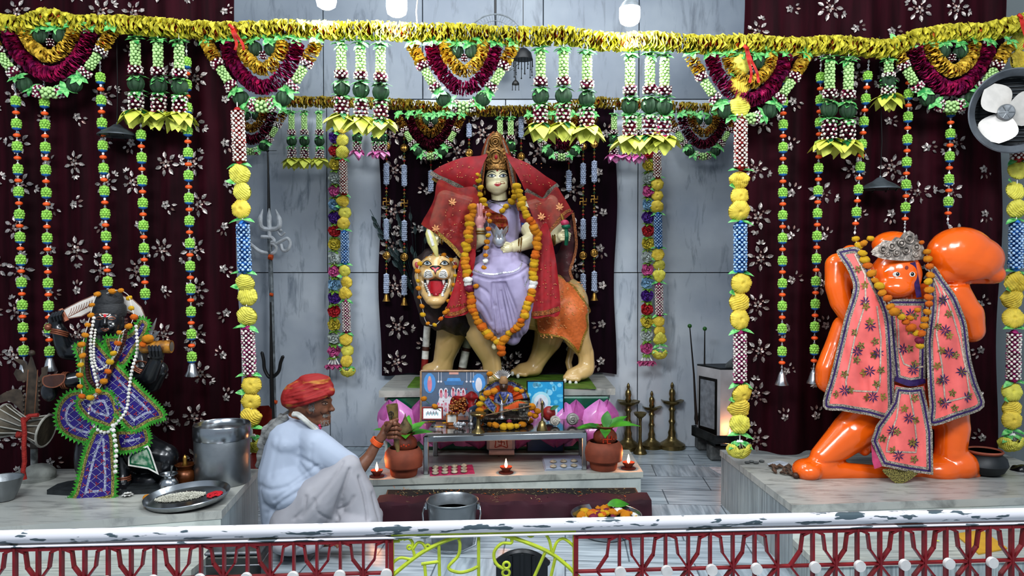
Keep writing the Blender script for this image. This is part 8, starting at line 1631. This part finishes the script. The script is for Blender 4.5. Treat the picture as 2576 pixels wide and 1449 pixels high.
panel_('railing_panel', 'red iron railing panel left of the yellow gate', -395, 984, [-428.4 + 116.8 * i for i in range(13)], 58, .9)
panel_('railing_panel', 'red iron railing panel right of the yellow gate', 1448, 2700, [1558, 1674, 1786, 1898, 2044, 2156, 2268, 2379, 2487, 2600], 57)
GT = thing('gate_panel', 'yellow green wrought iron gate with scrolls and curved lettering at the centre', 'gate', W(1216, .4))
def curvebar(name, pts, r=.0042, sm=True): b = MB(); b.tube([Q(x, y) for x, y in (smooth_line(pts) if sm else pts)], r, 7); b.build(name, M_RYEL, GT)
def ringbar(x, y, r): curvebar('scroll', [(x + r * cos(a * .45), y + r * sin(a * .45)) for a in range(15)], .0034, False)
curvebar('arch', [(960, 1470), (986, 1449), (1035, 1409), (1081, 1379), (1142, 1353), (1202, 1343), (1247, 1344), (1291, 1353), (1350, 1375), (1390, 1395), (1424, 1421), (1444, 1440), (1470, 1465)], .0052)
b = MB(); flatbar(b, Q(986, 1342), Q(1446, 1334), .010, .012); b.build('top_bar', M_RYEL, GT, False)
for q in ([(1104, 1371), (1106, 1475)], [(1060, 1419), (1104, 1413)], [(1068, 1421), (1073, 1475)], [(1204, 1346), (1204, 1475)], [(1154, 1355), (1157, 1373), (1152, 1399), (1128, 1428), (1154, 1440), (1182, 1435), (1203, 1425)], [(1287, 1354), (1286, 1366), (1263, 1367), (1245, 1385), (1243, 1405), (1251, 1421), (1266, 1431)], [(1372, 1389), (1340, 1460)], [(1398, 1399), (1384, 1460)]): curvebar('letter_stroke', q)
for q in ([(1335, 1331), (1360, 1335), (1380, 1355), (1389, 1393)], [(1390, 1393), (1400, 1365), (1415, 1355), (1430, 1362), (1446, 1377)], [(1043, 1403), (1041, 1389), (1037, 1377), (1038, 1365), (1029, 1355), (1015, 1357)], [(1040, 1380), (1051, 1365), (1063, 1367), (1072, 1381)], [(1035, 1408), (1010, 1403), (996, 1409), (985, 1419)], [(985, 1362), (1006, 1361)]): curvebar('scroll', q, .0038)
for x, y, r in ((1274, 1422, 8), (1273, 1441, 9), (1335, 1341, 9), (1009, 1351, 6), (1030, 1377, 5), (1076, 1375, 5)): ringbar(x, y, r)
for x in (986, 1446): b = MB(); p = W(x + (1 if x < 1000 else -1), .04, .0); flatbar(b, p, V((p.x, p.y, .0)), .008, .012); b.build('post', M_RYEL, GT, False)
# ---------------------------------------------------------------- behind the rail
t = thing('oil_tin', 'dented dark square oil tin behind the red railing beside the left plinth', 'tin', (-1.09, 3.0, 0)); M_TINK = mat('dark_tin', '4a4a46', .35, .7, var=.45, scale=7, bump=.3, bscale=14, col2='15171a')
Mz = Matrix.Rotation(radians(4), 3, 'Z'); b = MB(); b.box((-1.09, 3.05, .14), (.21, .2, .28), 0, Mz, .012); b.build('tin_body', M_TINK, t, False)
b = MB(); b.box((-1.09, 3.05, .286), (.215, .205, .014), 0, Mz, .005); b.box((-1.09, 3.05, .24), (.214, .204, .006), 0, Mz, .002); b.build('rim', mat('tin_grey', '77787a', .35, .7, var=.3, scale=12), t, False); b = MB(); b.tube([V((-1.13, 3.05, .292)), V((-1.12, 3.05, .305)), V((-1.06, 3.05, .305)), V((-1.05, 3.05, .292))], .005, 7); b.build('handle', M_STEEL, t)
t = thing('black_chair', 'low black plastic chair back behind the middle of the yellow gate', 'chair', (0.035, 2.55, 0)); cx = P(1313, 1400, 2.55).x; zt_ = P(1313, 1386, 2.55).z; hw = 66 * u(2.55)
def bk_(i, j): a = (i - .5) * 2; z = .12 + (zt_ - .12 - .055 * a * a) * 1 * j - .12 * j; return V((cx + hw * a, 2.55 + .03 * a * a - .02 * j, .12 + (zt_ - .05 * a * a - .12) * j))
M_BPL = mat('black_chair_plastic', '15171b', .4, var=.2, scale=12); b = MB(); b.grid(bk_, 16, 10); b.grid(lambda i, j: bk_(i, j) + V((0, .02, 0)), 16, 10); b.tube([bk_(i / 16, 1) + V((0, .01, 0)) for i in range(17)], .012, 8); b.build('backrest', M_BPL, t)
for i in (.28, .5, .72): b = MB(); b.tube([bk_(i, j / 6) - V((0, .004, 0)) for j in range(7)], .006, 6); b.build('rib', M_BPL, t)
MB().box((cx, 2.72, .13), (2 * hw, .32, .03), 0, None, .012).build('seat', M_BPL, t, False)
for sx in (-1, 1):
    for yy in (2.6, 2.85): b = MB(); b.tube([V((cx + sx * hw * .85, yy, .13)), V((cx + sx * hw * .9, yy, 0))], .015, 8); b.build('leg', M_BPL, t)
t = thing('pale_blossom', 'tiny pale yellow blossom on the lower step beside the booklet', 'flower', G(2358, 1364, .164)); b = MB(); g0 = G(2358, 1364, .164)
for i in range(6): a = i * 1.047; b.leaf(g0 + V((0, 0, .006)), V((cos(a), sin(a), .3)), V((0, 0, 1)), .011, .008, .2, 0, 3)
b.build('petals', M_BLOOM, t, False)
# ---------------------------------------------------------------- bulbs
M_GLOW = bpy.data.materials.new('bulb_glow'); M_GLOW.use_nodes = True; bb_ = M_GLOW.node_tree.nodes['Principled BSDF']; bb_.inputs['Emission Color'].default_value = (.9, .95, 1, 1); bb_.inputs['Emission Strength'].default_value = 9; bb_.inputs['Base Color'].default_value = (1, 1, 1, 1)
M_BCAP = mat('bulb_cap', 'a9b0b3', .4, .1)
def bulb(px, py, Y, r, label, pw):
    c = P(px, py, Y); U = u(Y) * r / 26; t = thing('hanging_bulb', label, 'bulb', c, 'white bulbs over the front garland')
    b = MB(); b.lathe([(.2 * U, -27 * U), (14 * U, -26 * U), (23 * U, -20 * U), (26 * U, -8 * U), (26 * U, 12 * U), (25.5 * U, 16 * U)], c, 32); b.build('glowing_dome', M_GLOW, t)
    b = MB(); b.lathe([(25.5 * U, 16 * U), (21 * U, 26 * U), (11 * U, 36 * U), (10 * U, 56 * U), (12 * U, 58 * U), (11 * U, 90 * U)], c, 24); b.build('bulb_cap', M_BCAP, t)
    b = MB(); b.tube([c + V((0, 0, 88 * U)), c + V((0, 0, 300 * U))], .004, 6); b.build('cord', M_DARKW, t)
    l = bpy.data.lights.new('bulb_light', 'POINT'); l.energy = pw; l.shadow_soft_size = .06; l.color = (.93, .97, 1); o = bpy.data.objects.new('bulb_light', l); COL.objects.link(o); o.location = c + V((0, -.02, -.085))
bulb(821, -4, 4.0, 25, 'white bulb cut by the top edge of the frame, leftmost of three', 13)
bulb(998, 14, 3.97, 26, 'round white bulb beside the hanging wire, middle of three', 16)
bulb(1584, 36, 3.97, 26, 'white bulb with its grey cap visible, rightmost of three', 18)
